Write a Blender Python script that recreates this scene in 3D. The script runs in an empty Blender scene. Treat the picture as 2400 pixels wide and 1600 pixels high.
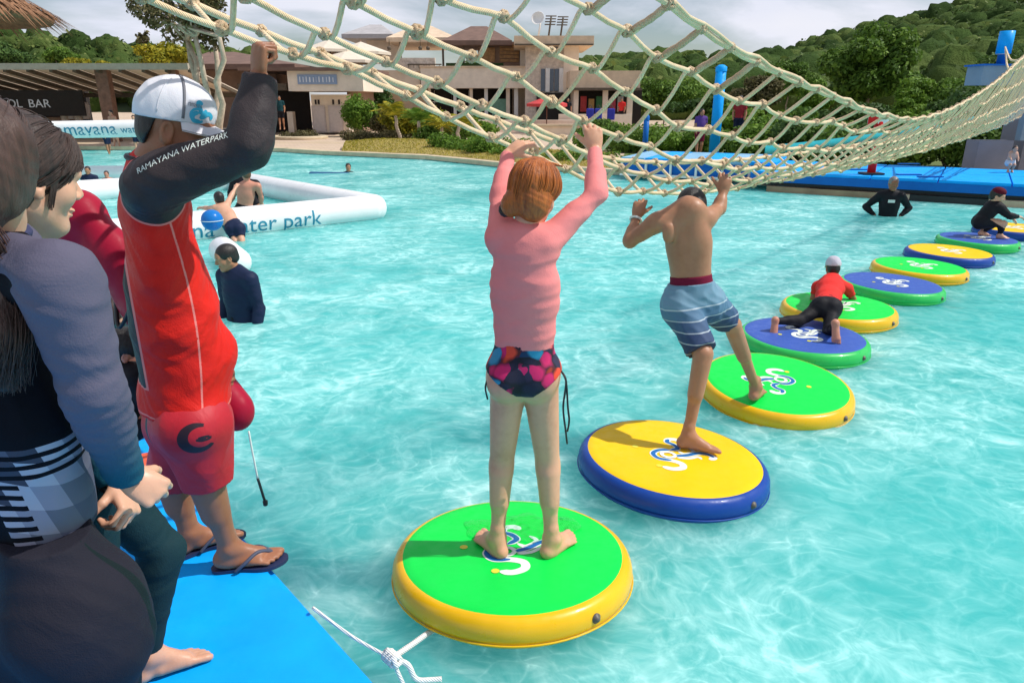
import bpy, bmesh, math, random
import numpy as np
from mathutils import Vector, Matrix, Euler
random.seed(7); np.random.seed(7)
SC = bpy.context.scene
COL = SC.collection
# ------------------------------------------------------------------ camera
F = 1650.0                      # focal length in photograph pixels (2400 wide)
CAMZ = 1.95
TH = math.atan(567.0 / F)
cam = bpy.data.cameras.new('camera'); cam.sensor_width = 36.0; cam.lens = 36.0 * F / 2400.0
cam.clip_start = 0.05; cam.clip_end = 3000
camo = bpy.data.objects.new('camera', cam); COL.objects.link(camo)
camo.location = (0, 0, CAMZ); camo.rotation_euler = (math.pi / 2 - TH, 0, 0)
SC.camera = camo
# ------------------------------------------------------------------ light
SUN_EL = math.radians(52); SUN_AZ = math.radians(-1)     # azimuth from +X towards +Y
SUNV = Vector((math.cos(SUN_EL) * math.cos(SUN_AZ), math.cos(SUN_EL) * math.sin(SUN_AZ), math.sin(SUN_EL)))
w = bpy.data.worlds.new('World'); SC.world = w; w.use_nodes = True
nt = w.node_tree; nt.nodes.clear()
wo = nt.nodes.new('ShaderNodeOutputWorld'); bg = nt.nodes.new('ShaderNodeBackground')
sky = nt.nodes.new('ShaderNodeTexSky'); sky.sky_type = 'NISHITA'; sky.sun_disc = False
sky.sun_elevation = SUN_EL; sky.sun_rotation = math.pi / 2 - SUN_AZ; sky.air_density = 1.0; sky.dust_density = 0.6
tc = nt.nodes.new('ShaderNodeTexCoord'); mp = nt.nodes.new('ShaderNodeMapping')
mp.inputs['Scale'].default_value = (1.0, 1.0, 3.2)
n1 = nt.nodes.new('ShaderNodeTexNoise'); n1.inputs['Scale'].default_value = 2.2; n1.inputs['Detail'].default_value = 9
n1.inputs['Roughness'].default_value = 0.55; n1.inputs['Distortion'].default_value = 0.35
cr = nt.nodes.new('ShaderNodeValToRGB'); cr.color_ramp.elements[0].position = 0.40; cr.color_ramp.elements[1].position = 0.58
n2 = nt.nodes.new('ShaderNodeTexNoise'); n2.inputs['Scale'].default_value = 4.0; n2.inputs['Detail'].default_value = 6
cr2 = nt.nodes.new('ShaderNodeValToRGB'); cr2.color_ramp.elements[0].position = 0.3; cr2.color_ramp.elements[1].position = 0.7
cr2.color_ramp.elements[0].color = (8.6, 9.1, 10.9, 1); cr2.color_ramp.elements[1].color = (10.2, 10.3, 11.2, 1)
mx = nt.nodes.new('ShaderNodeMix'); mx.data_type = 'RGBA'
L = nt.links.new
L(tc.outputs['Generated'], mp.inputs['Vector']); L(mp.outputs['Vector'], n1.inputs['Vector']); L(mp.outputs['Vector'], n2.inputs['Vector'])
L(n1.outputs['Fac'], cr.inputs['Fac']); L(n2.outputs['Fac'], cr2.inputs['Fac'])
L(cr.outputs['Color'], mx.inputs['Factor']); L(sky.outputs['Color'], mx.inputs[6]); L(cr2.outputs['Color'], mx.inputs[7])
L(mx.outputs[2], bg.inputs['Color']); L(bg.outputs['Background'], wo.inputs['Surface'])
bg.inputs['Strength'].default_value = 0.088
sl = bpy.data.lights.new('sun', 'SUN'); sl.energy = 4.3; sl.angle = math.radians(0.53); sl.color = (1.0, 0.955, 0.89)
so = bpy.data.objects.new('sun', sl); COL.objects.link(so)
so.rotation_euler = SUNV.to_track_quat('Z', 'Y').to_euler(); so.location = SUNV * 50
SC.view_settings.view_transform = 'Standard'; SC.view_settings.look = 'None'
SC.view_settings.gamma = 1.0; SC.view_settings.exposure = -0.03; SC.view_settings.use_curve_mapping = False
SC.render.engine = 'CYCLES'; SC.cycles.max_bounces = 6; SC.cycles.transparent_max_bounces = 12
SC.cycles.use_denoising = True
# ------------------------------------------------------------------ picture -> place helpers
_ct, _st = math.cos(TH), math.sin(TH)
def ray(px, py):
    dx = (px - 1200) / F; dy = (800 - py) / F
    return Vector((dx, _ct + dy * _st, -_st + dy * _ct))
def G(px, py, z=0.0):
    r = ray(px, py); t = (z - CAMZ) / r.z
    return Vector((r.x * t, r.y * t, z))
def P(px, py, Y):
    r = ray(px, py); t = Y / r.y
    return Vector((r.x * t, Y, CAMZ + r.z * t))
def D(px, py, Y):               # the same with 2352-wide coordinates
    return P(px * 2400 / 2352, py * 2400 / 2352, Y)
def proj(p):
    x, y, z = p[0], p[1], p[2] - CAMZ
    zc = y * _ct - z * _st; u = y * _st + z * _ct
    return 1200 + F * x / zc, 800 - F * u / zc
# ------------------------------------------------------------------ materials
def C(r, g, b):
    f = lambda c: (c / 255 / 12.92) if c / 255 <= 0.04045 else ((c / 255 + 0.055) / 1.055) ** 2.4
    return (f(r), f(g), f(b), 1)
MATS = {}
class NT:
    def __init__(s, name):
        m = bpy.data.materials.new(name); m.use_nodes = True; s.m = m; s.t = m.node_tree; s.t.nodes.clear()
        s.out = s.n('ShaderNodeOutputMaterial'); MATS[name] = m
    def n(s, typ, **kw):
        nd = s.t.nodes.new(typ)
        for k, v in kw.items():
            if k.startswith('_'): setattr(nd, k[1:], v)
            else:
                key = int(k[1:]) if k[0] == 'i' and k[1:].isdigit() else k.replace('__', ' ')
                nd.inputs[key].default_value = v
        return nd
    def l(s, a, b): s.t.links.new(a, b)
    def ramp(s, fac, stops, interp='LINEAR'):
        r = s.n('ShaderNodeValToRGB'); r.color_ramp.interpolation = interp
        e = r.color_ramp.elements
        while len(e) < len(stops): e.new(0.5)
        for i, (p, c) in enumerate(stops):
            e[i].position = p; e[i].color = c if len(c) == 4 else (*c, 1)
        s.l(fac, r.inputs['Fac']); return r.outputs['Color']
    def mix(s, fac, a, b, mode='MIX'):
        m = s.n('ShaderNodeMix', _data_type='RGBA', _blend_type=mode)
        for v, k in ((fac, 0), (a, 6), (b, 7)):
            if isinstance(v, (int, float)): m.inputs[k].default_value = v
            elif isinstance(v, tuple): m.inputs[k].default_value = v if len(v) == 4 else (*v, 1)
            else: s.l(v, m.inputs[k])
        return m.outputs[2]
    def math(s, op, a, b=0.0, c=0.0):
        m = s.n('ShaderNodeMath', _operation=op)
        for i, v in enumerate((a, b, c)):
            if isinstance(v, (int, float)): m.inputs[i].default_value = v
            else: s.l(v, m.inputs[i])
        return m.outputs[0]
    def attr(s, name):
        return s.n('ShaderNodeAttribute', _attribute_name=name).outputs['Fac']
    def noise(s, scale, detail=4, vec=None, rough=0.55, dist=0.0):
        nd = s.n('ShaderNodeTexNoise', Scale=scale, Detail=detail, Roughness=rough, Distortion=dist)
        if vec is not None: s.l(vec, nd.inputs['Vector'])
        return nd.outputs['Fac']
    def obj(s, scale=None, rot=None):
        o = s.n('ShaderNodeTexCoord').outputs['Object']
        if scale or rot:
            m = s.n('ShaderNodeMapping'); s.l(o, m.inputs['Vector'])
            if scale: m.inputs['Scale'].default_value = scale
            if rot: m.inputs['Rotation'].default_value = rot
            o = m.outputs['Vector']
        return o
    def bsdf(s, col, rough=0.6, bump=None, bstr=0.2, bdist=0.01, **kw):
        b = s.n('ShaderNodeBsdfPrincipled')
        if isinstance(col, tuple): b.inputs['Base Color'].default_value = col if len(col) == 4 else (*col, 1)
        else: s.l(col, b.inputs['Base Color'])
        if isinstance(rough, (int, float)): b.inputs['Roughness'].default_value = rough
        else: s.l(rough, b.inputs['Roughness'])
        for k, v in kw.items(): b.inputs[k.replace('__', ' ')].default_value = v
        if bump is not None:
            bp = s.n('ShaderNodeBump', Strength=bstr, Distance=bdist); s.l(bump, bp.inputs['Height']); s.l(bp.outputs['Normal'], b.inputs['Normal'])
        s.l(b.outputs[0], s.out.inputs['Surface']); s.b = b
        return s.m
def simple(name, col, rough=0.6, var=0.12, scale=6.0, bscale=40.0, bstr=0.15, bdist=0.004, **kw):
    """a plain surface with a little mottling and fine relief"""
    t = NT(name); o = t.obj()
    n = t.noise(scale, 5, o)
    lo = tuple(c * (1 - var) for c in col[:3]); hi = tuple(min(1, c * (1 + var)) for c in col[:3])
    c = t.ramp(n, [(0.3, lo), (0.7, hi)])
    return t.bsdf(c, rough, t.noise(bscale, 3, o), bstr, bdist, **kw)
# ------------------------------------------------------------------ objects
def tag(o, label=None, cat=None, group=None, kind=None):
    if label: o['label'] = label
    if cat: o['category'] = cat
    if group: o['group'] = group
    if kind: o['kind'] = kind
    return o
def place(o, parent=None, loc=None):
    COL.objects.link(o)
    if parent is not None: o.parent = parent
    return o
def meshdata(name, V, Fs, mats, smooth=True, mi=None, attrs=None):
    """V (n,3) array, Fs (m,4) or (m,3) array or a list of index lists"""
    me = bpy.data.meshes.new(name)
    V = np.asarray(V, dtype=np.float32)
    if isinstance(Fs, np.ndarray):
        n = Fs.shape[1]; m = len(Fs)
        me.vertices.add(len(V)); me.vertices.foreach_set('co', V.ravel())
        me.loops.add(m * n); me.loops.foreach_set('vertex_index', Fs.astype(np.int32).ravel())
        me.polygons.add(m); me.polygons.foreach_set('loop_start', np.arange(0, m * n, n, dtype=np.int32))
        me.update(calc_edges=True)
    else:
        me.from_pydata([tuple(map(float, v)) for v in V], [], [tuple(f) for f in Fs]); me.update()
    if smooth: me.polygons.foreach_set('use_smooth', np.ones(len(me.polygons), dtype=bool))
    if not isinstance(mats, (list, tuple)): mats = [mats]
    for mt in mats:
        if mt is not None: me.materials.append(mt)
    if mi is not None: me.polygons.foreach_set('material_index', np.asarray(mi, dtype=np.int32))
    for k, a in (attrs or {}).items():
        at = me.attributes.new(k, 'FLOAT', 'POINT'); at.data.foreach_set('value', np.asarray(a, dtype=np.float32))
    return me
def make(name, V, Fs, mats, parent=None, loc=None, smooth=True, mi=None, attrs=None):
    """V in world coordinates; a child is stored relative to its (unrotated) parents"""
    V = np.asarray(V, dtype=np.float64)
    base = np.zeros(3)
    q = parent
    while q is not None: base += np.array(q.location); q = q.parent
    if loc is not None: base = base * 0 + np.array(loc)
    me = meshdata(name, V - base, Fs, mats, smooth, mi, attrs)
    o = bpy.data.objects.new(name, me); place(o, parent)
    if loc is not None: o.location = loc
    return o
def empty(name, loc, label=None, cat=None, group=None, kind=None, rz=0):
    o = bpy.data.objects.new(name, None); o.location = loc; o.rotation_euler = (0, 0, rz); o.empty_display_size = 0.2
    COL.objects.link(o); return tag(o, label, cat, group, kind)
def copy_tree(o, parent=None):
    c = o.copy(); COL.objects.link(c); c.parent = parent
    for ch in list(o.children): copy_tree(ch, c)
    return c
class MB:
    """collects simple solids into one mesh (world coordinates)"""
    def __init__(s): s.V = []; s.F = []
    def add(s, V, Fs):
        b = len(s.V); s.V += [tuple(v) for v in V]; s.F += [tuple(i + b for i in f) for f in Fs]; return s
    def box(s, c, size, rz=0.0, bev=0.0, axes=None):
        sx, sy, sz = [x / 2 for x in size]
        bm = bmesh.new(); bmesh.ops.create_cube(bm, size=1)
        for v in bm.verts: v.co = Vector((v.co.x * 2 * sx, v.co.y * 2 * sy, v.co.z * 2 * sz))
        if bev > 0: bmesh.ops.bevel(bm, geom=list(bm.edges), offset=bev, segments=2, affect='EDGES', profile=0.7)
        M = axes if axes is not None else Matrix.Rotation(rz, 3, 'Z')
        bm.verts.index_update()
        s.add([M @ v.co + Vector(c) for v in bm.verts], [[v.index for v in f.verts] for f in bm.faces]); bm.free(); return s
    def prism(s, pts, z0, z1):
        n = len(pts)
        V = [(p[0], p[1], z0) for p in pts] + [(p[0], p[1], z1) for p in pts]
        Fs = [[i, (i + 1) % n, n + (i + 1) % n, n + i] for i in range(n)] + [list(range(n, 2 * n)), list(range(n))[::-1]]
        return s.add(V, Fs)
    def quad(s, a, b, c, d): return s.add([a, b, c, d], [[0, 1, 2, 3]])
    def slab(s, a, b, c, d, t):
        """a quad with thickness t along its normal"""
        a, b, c, d = map(Vector, (a, b, c, d)); n = (b - a).cross(d - a).normalized() * t
        return s.add([a, b, c, d, a + n, b + n, c + n, d + n], [[3, 2, 1, 0], [4, 5, 6, 7], [0, 1, 5, 4], [1, 2, 6, 5], [2, 3, 7, 6], [3, 0, 4, 7]])
    def tube(s, pts, r, n=8, closed=False, caps=True):
        V, Fs = tube(pts, r, n, closed, caps); return s.add(V, Fs.tolist() if isinstance(Fs, np.ndarray) else Fs)
    def lathe(s, prof, c, n=24, axis=None):
        c = Vector(c); M = Matrix.Identity(3)
        if axis is not None: M = Vector(axis).normalized().to_track_quat('Z', 'Y').to_matrix()
        V = []; Fs = []
        for (r, z) in prof:
            for k in range(n):
                a = 2 * math.pi * k / n; V.append(M @ Vector((r * math.cos(a), r * math.sin(a), z)) + c)
        for i in range(len(prof) - 1):
            for k in range(n):
                k2 = (k + 1) % n; Fs.append([i * n + k, i * n + k2, (i + 1) * n + k2, (i + 1) * n + k])
        return s.add(V, Fs)
    def build(s, name, mats, parent=None, loc=None, smooth=False, **kw):
        o = make(name, s.V, s.F, mats, parent, loc, smooth, **kw); return o
def tube(pts, r, n=8, closed=False, caps=True):
    pts = [Vector(p) for p in pts]; m = len(pts)
    rs = r if isinstance(r, (list, tuple, np.ndarray)) else [r] * m
    V = []; Fs = []
    ref = None
    for i, p in enumerate(pts):
        if closed: tg = pts[(i + 1) % m] - pts[i - 1]
        else: tg = pts[min(i + 1, m - 1)] - pts[max(i - 1, 0)]
        tg.normalize()
        if ref is None:
            ref = Vector((0, 0, 1)) if abs(tg.z) < 0.9 else Vector((1, 0, 0))
        u = ref - tg * ref.dot(tg)
        if u.length < 1e-6: u = tg.orthogonal()
        u.normalize(); v = tg.cross(u); ref = u
        for k in range(n):
            a = 2 * math.pi * k / n; V.append(p + (u * math.cos(a) + v * math.sin(a)) * rs[i])
    for i in range(m if closed else m - 1):
        j = (i + 1) % m
        for k in range(n):
            k2 = (k + 1) % n; Fs.append([i * n + k, i * n + k2, j * n + k2, j * n + k])
    if caps and not closed:
        Fs.append(list(range(n))[::-1]); Fs.append([(m - 1) * n + k for k in range(n)])
    return V, Fs
def crom(pts, n=6):
    """Catmull-Rom through the points"""
    pts = [Vector(p) for p in pts]; out = []
    for i in range(len(pts) - 1):
        p0 = pts[max(i - 1, 0)]; p1 = pts[i]; p2 = pts[i + 1]; p3 = pts[min(i + 2, len(pts) - 1)]
        for k in range(n):
            t = k / n
            out.append(0.5 * ((2 * p1) + (p2 - p0) * t + (2 * p0 - 5 * p1 + 4 * p2 - p3) * t * t + (3 * p1 - p0 - 3 * p2 + p3) * t ** 3))
    out.append(pts[-1]); return out
def text2d(body, size=1.0, res=3):
    """flat letters -> (V (n,2), faces) ; letters are refined so that they can be bent"""
    cu = bpy.data.curves.new('lettering', 'FONT'); cu.body = body; cu.size = size; cu.resolution_u = res
    o = bpy.data.objects.new('lettering', cu); COL.objects.link(o)
    dg = bpy.context.evaluated_depsgraph_get(); me = o.evaluated_get(dg).to_mesh()
    bm = bmesh.new(); bm.from_mesh(me); o.evaluated_get(dg).to_mesh_clear()
    bmesh.ops.triangulate(bm, faces=bm.faces)
    bmesh.ops.subdivide_edges(bm, edges=[e for e in bm.edges if e.calc_length() > size * 0.25], cuts=2)
    bmesh.ops.triangulate(bm, faces=bm.faces)
    bm.verts.index_update()
    V = np.array([(v.co.x, v.co.y) for v in bm.verts]); Fs = [[v.index for v in f.verts] for f in bm.faces]
    bm.free(); bpy.data.objects.remove(o); bpy.data.curves.remove(cu)
    return V, Fs
# ------------------------------------------------------------------ smooth solids (signed distance -> surface nets)
def nrm(v):
    v = np.asarray(v, dtype=np.float64); return v / (np.linalg.norm(v) + 1e-12)
class SDF:
    def __init__(s): s.p = []
    def cap(s, a, b, ra, rb=None, k=0.02, flat=None, end=(0, 0), sub=False):
        a = np.array(a, float); b = np.array(b, float); rb = ra if rb is None else rb
        s.p.append(('cap', a, b, ra, rb, k, (nrm(flat[0]), flat[1]) if flat else None, end, sub)); return s
    def ell(s, c, R, k=0.02, M=None, sub=False):
        M = np.eye(3) if M is None else np.array(M, float)
        s.p.append(('ell', np.array(c, float), np.array(R, float), M, k, sub)); return s
    def box(s):
        lo = np.full(3, 1e9); hi = -lo
        for q in s.p:
            if q[0] == 'cap':
                if q[8]: continue
                m = max(q[3], q[4]) * max(1, q[6][1] if q[6] else 1)
                lo = np.minimum(lo, np.minimum(q[1], q[2]) - m); hi = np.maximum(hi, np.maximum(q[1], q[2]) + m)
            else:
                if q[5]: continue
                m = max(q[2]); lo = np.minimum(lo, q[1] - m); hi = np.maximum(hi, q[1] + m)
        return lo, hi
    def mesh(s, res, inflate=0.0, disp=None, cuts=(), bounds=None):
        lo, hi = bounds if bounds else s.box()
        lo = np.array(lo) - inflate - 3 * res - 0.01; hi = np.array(hi) + inflate + 3 * res + 0.01
        n = np.ceil((hi - lo) / res).astype(int) + 1
        ax = [lo[i] + res * np.arange(n[i]) for i in range(3)]
        Dm = np.full(n, 0.5, dtype=np.float32)
        for q in s.p:
            if q[0] == 'cap':
                m = max(q[3], q[4]) * max(1, q[6][1] if q[6] else 1) + q[5] + inflate + 0.03
                bl = np.minimum(q[1], q[2]) - m; bh = np.maximum(q[1], q[2]) + m
            else:
                m = max(q[2]) + q[4] + inflate + 0.03; bl = q[1] - m; bh = q[1] + m
            i0 = np.clip(np.floor((bl - lo) / res).astype(int), 0, n); i1 = np.clip(np.ceil((bh - lo) / res).astype(int) + 1, 0, n)
            if np.any(i1 <= i0): continue
            sl = tuple(slice(a, b) for a, b in zip(i0, i1))
            X = ax[0][sl[0]][:, None, None]; Y = ax[1][sl[1]][None, :, None]; Z = ax[2][sl[2]][None, None, :]
            if q[0] == 'cap':
                _, a, b, ra, rb, k, flat, end, sub = q
                ab = b - a; L2 = float(ab @ ab) + 1e-12
                tu = ((X - a[0]) * ab[0] + (Y - a[1]) * ab[1] + (Z - a[2]) * ab[2]) / L2
                t = np.clip(tu, 0, 1)
                ox = X - a[0] - t * ab[0]; oy = Y - a[1] - t * ab[1]; oz = Z - a[2] - t * ab[2]
                l2 = ox * ox + oy * oy + oz * oz
                f = 1.0
                if flat:
                    nn, sc = flat; on = ox * nn[0] + oy * nn[1] + oz * nn[2]
                    l2 = l2 + on * on * (1 / sc ** 2 - 1); f = min(1.0, sc)
                d = (np.sqrt(l2) - (ra + (rb - ra) * t)) * f
                Ln = math.sqrt(L2)
                if end[0]: d = np.maximum(d, -tu * Ln - inflate * 0)
                if end[1]: d = np.maximum(d, (tu - 1) * Ln)
            else:
                _, c, R, M, k, sub = q
                dx = X - c[0]; dy = Y - c[1]; dz = Z - c[2]
                kk = 0
                g = 0
                for i in range(3):
                    u = (dx * M[i][0] + dy * M[i][1] + dz * M[i][2])
                    kk = kk + (u / R[i]) ** 2; g = g + (u / R[i] ** 2) ** 2
                kk = np.sqrt(kk); g = np.sqrt(g) + 1e-9
                d = kk * (kk - 1) / g
                d = np.maximum(d, -min(R))
            A = Dm[sl]
            d = d.astype(np.float32)
            if sub:
                d = -d
                h = np.clip(0.5 - 0.5 * (d - A) / k, 0, 1); Dm[sl] = d * (1 - h) + A * h + k * h * (1 - h)
            else:
                h = np.clip(0.5 + 0.5 * (d - A) / k, 0, 1); Dm[sl] = d * (1 - h) + A * h - k * h * (1 - h)
        Dm -= inflate
        X = ax[0][:, None, None]; Y = ax[1][None, :, None]; Z = ax[2][None, None, :]
        if disp is not None: Dm += disp(X, Y, Z).astype(np.float32)
        for (c, nn) in cuts:
            nn = nrm(nn); Dm = np.maximum(Dm, ((X - c[0]) * nn[0] + (Y - c[1]) * nn[1] + (Z - c[2]) * nn[2]).astype(np.float32))
        return surfnet(Dm, lo, res)
def surfnet(Dm, lo, res):
    neg = Dm < 0
    c = np.zeros(np.array(Dm.shape) - 1, dtype=np.int8)
    for i in (0, 1):
        for j in (0, 1):
            for k in (0, 1):
                c += neg[i:neg.shape[0] - 1 + i, j:neg.shape[1] - 1 + j, k:neg.shape[2] - 1 + k]
    mask = (c > 0) & (c < 8)
    I, J, K = np.nonzero(mask); nv = len(I)
    idx = np.full(mask.shape, -1, dtype=np.int64); idx[mask] = np.arange(nv)
    acc = np.zeros((nv, 3)); cnt = np.zeros(nv)
    cor = [(i, j, k) for i in (0, 1) for j in (0, 1) for k in (0, 1)]
    val = {o: Dm[I + o[0], J + o[1], K + o[2]] for o in cor}
    for o in cor:
        for a in range(3):
            if o[a] == 0:
                p = list(o); p[a] = 1; p = tuple(p)
                d0 = val[o]; d1 = val[p]; x = (d0 < 0) != (d1 < 0)
                t = np.where(x, d0 / np.where(x, d0 - d1, 1), 0)
                q = np.zeros((nv, 3)); q[:, 0] = o[0]; q[:, 1] = o[1]; q[:, 2] = o[2]; q[:, a] = t
                acc += q * x[:, None]; cnt += x
    V = (acc / np.maximum(cnt, 1)[:, None] + np.stack([I, J, K], 1)) * res + np.array(lo)
    Fs = []
    sh = Dm.shape
    for a in range(3):
        b, cc = (a + 1) % 3, (a + 2) % 3
        s0 = [slice(1, -1)] * 3; s0[a] = slice(0, sh[a] - 1); s1 = list(s0); s1[a] = slice(1, sh[a])
        n0 = neg[tuple(s0)]; n1 = neg[tuple(s1)]; x = n0 != n1
        e = np.stack(np.nonzero(x), 1); e[:, b] += 1; e[:, cc] += 1
        q = []
        for db, dc in ((-1, -1), (0, -1), (0, 0), (-1, 0)):
            g = e.copy(); g[:, b] += db; g[:, cc] += dc; q.append(idx[g[:, 0], g[:, 1], g[:, 2]])
        q = np.stack(q, 1); fl = ~n0[x]; q[fl] = q[fl][:, ::-1]
        Fs.append(q)
    return V, np.concatenate(Fs)
def join(*parts):
    Vs = []; Fs = []; b = 0
    for V, Fq in parts:
        Vs.append(np.asarray(V)); Fs.append(np.asarray(Fq) + b); b += len(V)
    return np.concatenate(Vs), np.concatenate(Fs)
def wrinkle(amp, freq, seed, stretch=(1, 1, 1)):
    rs = np.random.RandomState(seed)
    ks = rs.randn(5, 3) * freq * np.array(stretch); ph = rs.rand(5) * 6.28
    def f(X, Y, Z):
        w1 = np.sin(X * ks[0, 0] + Y * ks[0, 1] + Z * ks[0, 2] + ph[0])
        w2 = np.sin(X * ks[1, 0] + Y * ks[1, 1] + Z * ks[1, 2] + ph[1])
        a = np.sin(X * ks[2, 0] + Y * ks[2, 1] + Z * ks[2, 2] + 1.6 * w1 + ph[2])
        b = np.sin(1.7 * (X * ks[3, 0] + Y * ks[3, 1] + Z * ks[3, 2]) + 1.6 * w2 + ph[3])
        return amp * (np.abs(a) * 1.2 - 0.6 + 0.6 * b)
    return f
# ------------------------------------------------------------------ pool, water, ground
def mat_water():
    t = NT('water'); o = t.obj()
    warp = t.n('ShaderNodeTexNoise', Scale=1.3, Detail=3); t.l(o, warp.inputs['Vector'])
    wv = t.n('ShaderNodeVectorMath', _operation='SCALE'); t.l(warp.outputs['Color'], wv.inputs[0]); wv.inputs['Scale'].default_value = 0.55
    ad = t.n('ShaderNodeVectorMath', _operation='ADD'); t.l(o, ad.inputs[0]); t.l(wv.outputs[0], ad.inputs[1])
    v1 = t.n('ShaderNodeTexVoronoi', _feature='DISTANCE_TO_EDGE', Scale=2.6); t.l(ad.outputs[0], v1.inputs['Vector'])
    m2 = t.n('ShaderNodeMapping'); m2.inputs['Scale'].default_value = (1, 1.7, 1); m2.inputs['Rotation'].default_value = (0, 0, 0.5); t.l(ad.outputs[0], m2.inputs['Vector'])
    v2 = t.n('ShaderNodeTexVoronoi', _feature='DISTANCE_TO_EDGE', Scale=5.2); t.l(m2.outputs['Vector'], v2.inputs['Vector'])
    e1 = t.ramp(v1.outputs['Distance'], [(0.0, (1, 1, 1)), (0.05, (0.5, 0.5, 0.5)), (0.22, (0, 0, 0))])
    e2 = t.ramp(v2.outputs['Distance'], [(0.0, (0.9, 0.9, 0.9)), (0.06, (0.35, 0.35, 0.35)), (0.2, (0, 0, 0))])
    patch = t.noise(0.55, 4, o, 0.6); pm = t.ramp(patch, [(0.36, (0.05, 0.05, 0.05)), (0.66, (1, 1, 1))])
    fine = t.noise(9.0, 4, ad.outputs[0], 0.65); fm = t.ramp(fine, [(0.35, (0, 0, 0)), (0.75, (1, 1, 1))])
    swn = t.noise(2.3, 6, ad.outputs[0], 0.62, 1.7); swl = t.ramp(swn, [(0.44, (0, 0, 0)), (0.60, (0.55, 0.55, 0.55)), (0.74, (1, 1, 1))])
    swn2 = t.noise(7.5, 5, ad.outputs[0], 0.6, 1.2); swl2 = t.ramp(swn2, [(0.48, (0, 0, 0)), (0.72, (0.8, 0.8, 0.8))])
    caustics = t.math('MULTIPLY', t.math('MAXIMUM', e1, e2), t.math('ADD', 0.10, t.math('MULTIPLY', fm, 0.6)))  # web of bright lines imitating caustic light
    caustics = t.math('ADD', t.math('MULTIPLY', caustics, 0.85), t.math('ADD', t.math('MULTIPLY', swl, 0.50), t.math('MULTIPLY', swl2, 0.34)))
    foam = t.math('MULTIPLY', caustics, t.math('ADD', 0.25, t.math('MULTIPLY', pm, 0.9)))  # foam: mask of caustic light painted into the water colour, not real froth
    foam = t.math('MINIMUM', t.math('ADD', foam, t.math('MULTIPLY', pm, 0.17)), 0.92)  # foam: painted caustic light mask, lifted in the patches and capped
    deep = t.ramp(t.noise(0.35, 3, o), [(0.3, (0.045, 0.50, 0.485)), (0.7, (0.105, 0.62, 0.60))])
    col = t.mix(foam, deep, (0.60, 0.97, 0.935))  # pale tone paints the caustic light over the turquoise
    dif = t.n('ShaderNodeSubsurfaceScattering', _falloff='BURLEY', Scale=1.1, Radius=(0.5, 1.0, 1.0)); t.l(col, dif.inputs['Color'])
    tr = t.n('ShaderNodeBsdfTransparent'); tr.inputs['Color'].default_value = (0.62, 0.97, 0.95, 1)
    body = t.n('ShaderNodeMixShader'); t.l(dif.outputs[0], body.inputs[2]); t.l(tr.outputs[0], body.inputs[1])
    t.l(t.math('MINIMUM', t.math('ADD', 0.66, t.math('MULTIPLY', foam, 0.4)), 0.97), body.inputs[0])  # foam: same painted caustic light mask
    # waves: long swell + chop
    mw = t.n('ShaderNodeMapping'); mw.inputs['Rotation'].default_value = (0, 0, -0.25); mw.inputs['Scale'].default_value = (0.75, 1.5, 1); t.l(o, mw.inputs['Vector'])
    h = t.math('ADD', t.math('MULTIPLY', t.noise(1.6, 2, mw.outputs['Vector'], 0.5, 0.6), 1.0), t.math('MULTIPLY', t.noise(5.5, 3, mw.outputs['Vector'], 0.5, 0.8), 0.36))
    h = t.math('ADD', h, t.math('MULTIPLY', t.noise(17, 2, mw.outputs['Vector']), 0.07))
    bp = t.n('ShaderNodeBump', Strength=0.36, Distance=0.11); t.l(h, bp.inputs['Height'])
    gl = t.n('ShaderNodeBsdfGlossy', Roughness=0.09); t.l(bp.outputs[0], gl.inputs['Normal'])
    fr = t.n('ShaderNodeFresnel', IOR=1.33); t.l(bp.outputs[0], fr.inputs['Normal'])
    bp2 = t.n('ShaderNodeBump', Strength=0.16, Distance=0.11); t.l(h, bp2.inputs['Height']); t.l(bp2.outputs[0], dif.inputs['Normal'])
    mx = t.n('ShaderNodeMixShader'); t.l(t.math('MULTIPLY', fr.outputs[0], 0.45), mx.inputs[0]); t.l(body.outputs[0], mx.inputs[1]); t.l(gl.outputs[0], mx.inputs[2])
    t.l(mx.outputs[0], t.out.inputs['Surface']); return t.m
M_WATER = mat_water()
# pool outline, from far left round the right side and back behind the camera
far = [G(-700, 350), G(-200, 351), G(100, 352), G(400, 353), G(560, 354), G(660, 357), G(760, 364), G(850, 368), G(1000, 375), G(1100, 385), G(1180, 394), G(1300, 402),
       G(1440, 411), G(1640, 420), G(1820, 440), G(1900, 455), G(2200, 473), G(2400, 478), G(2620, 484)]
pool = [Vector((p.x, p.y, 0)) for p in far] + [Vector((17, 6, 0)), Vector((17, -9, 0)), Vector((-24, -9, 0))]
xs0 = pool[0]
def tri_fill(loops, z):
    bm = bmesh.new(); ed = []
    for lp in loops:
        vs = [bm.verts.new((p[0], p[1], z)) for p in lp]
        ed += [bm.edges.new((vs[i], vs[(i + 1) % len(vs)])) for i in range(len(vs))]
    r = bmesh.ops.triangle_fill(bm, edges=ed, use_beauty=True)
    bm.normal_update()
    for f in bm.faces:
        if f.normal.z < 0: f.normal_flip()
    bm.verts.index_update()
    V = [v.co.copy() for v in bm.verts]; Fs = [[v.index for v in f.verts] for f in bm.faces]; bm.free(); return V, Fs
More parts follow.
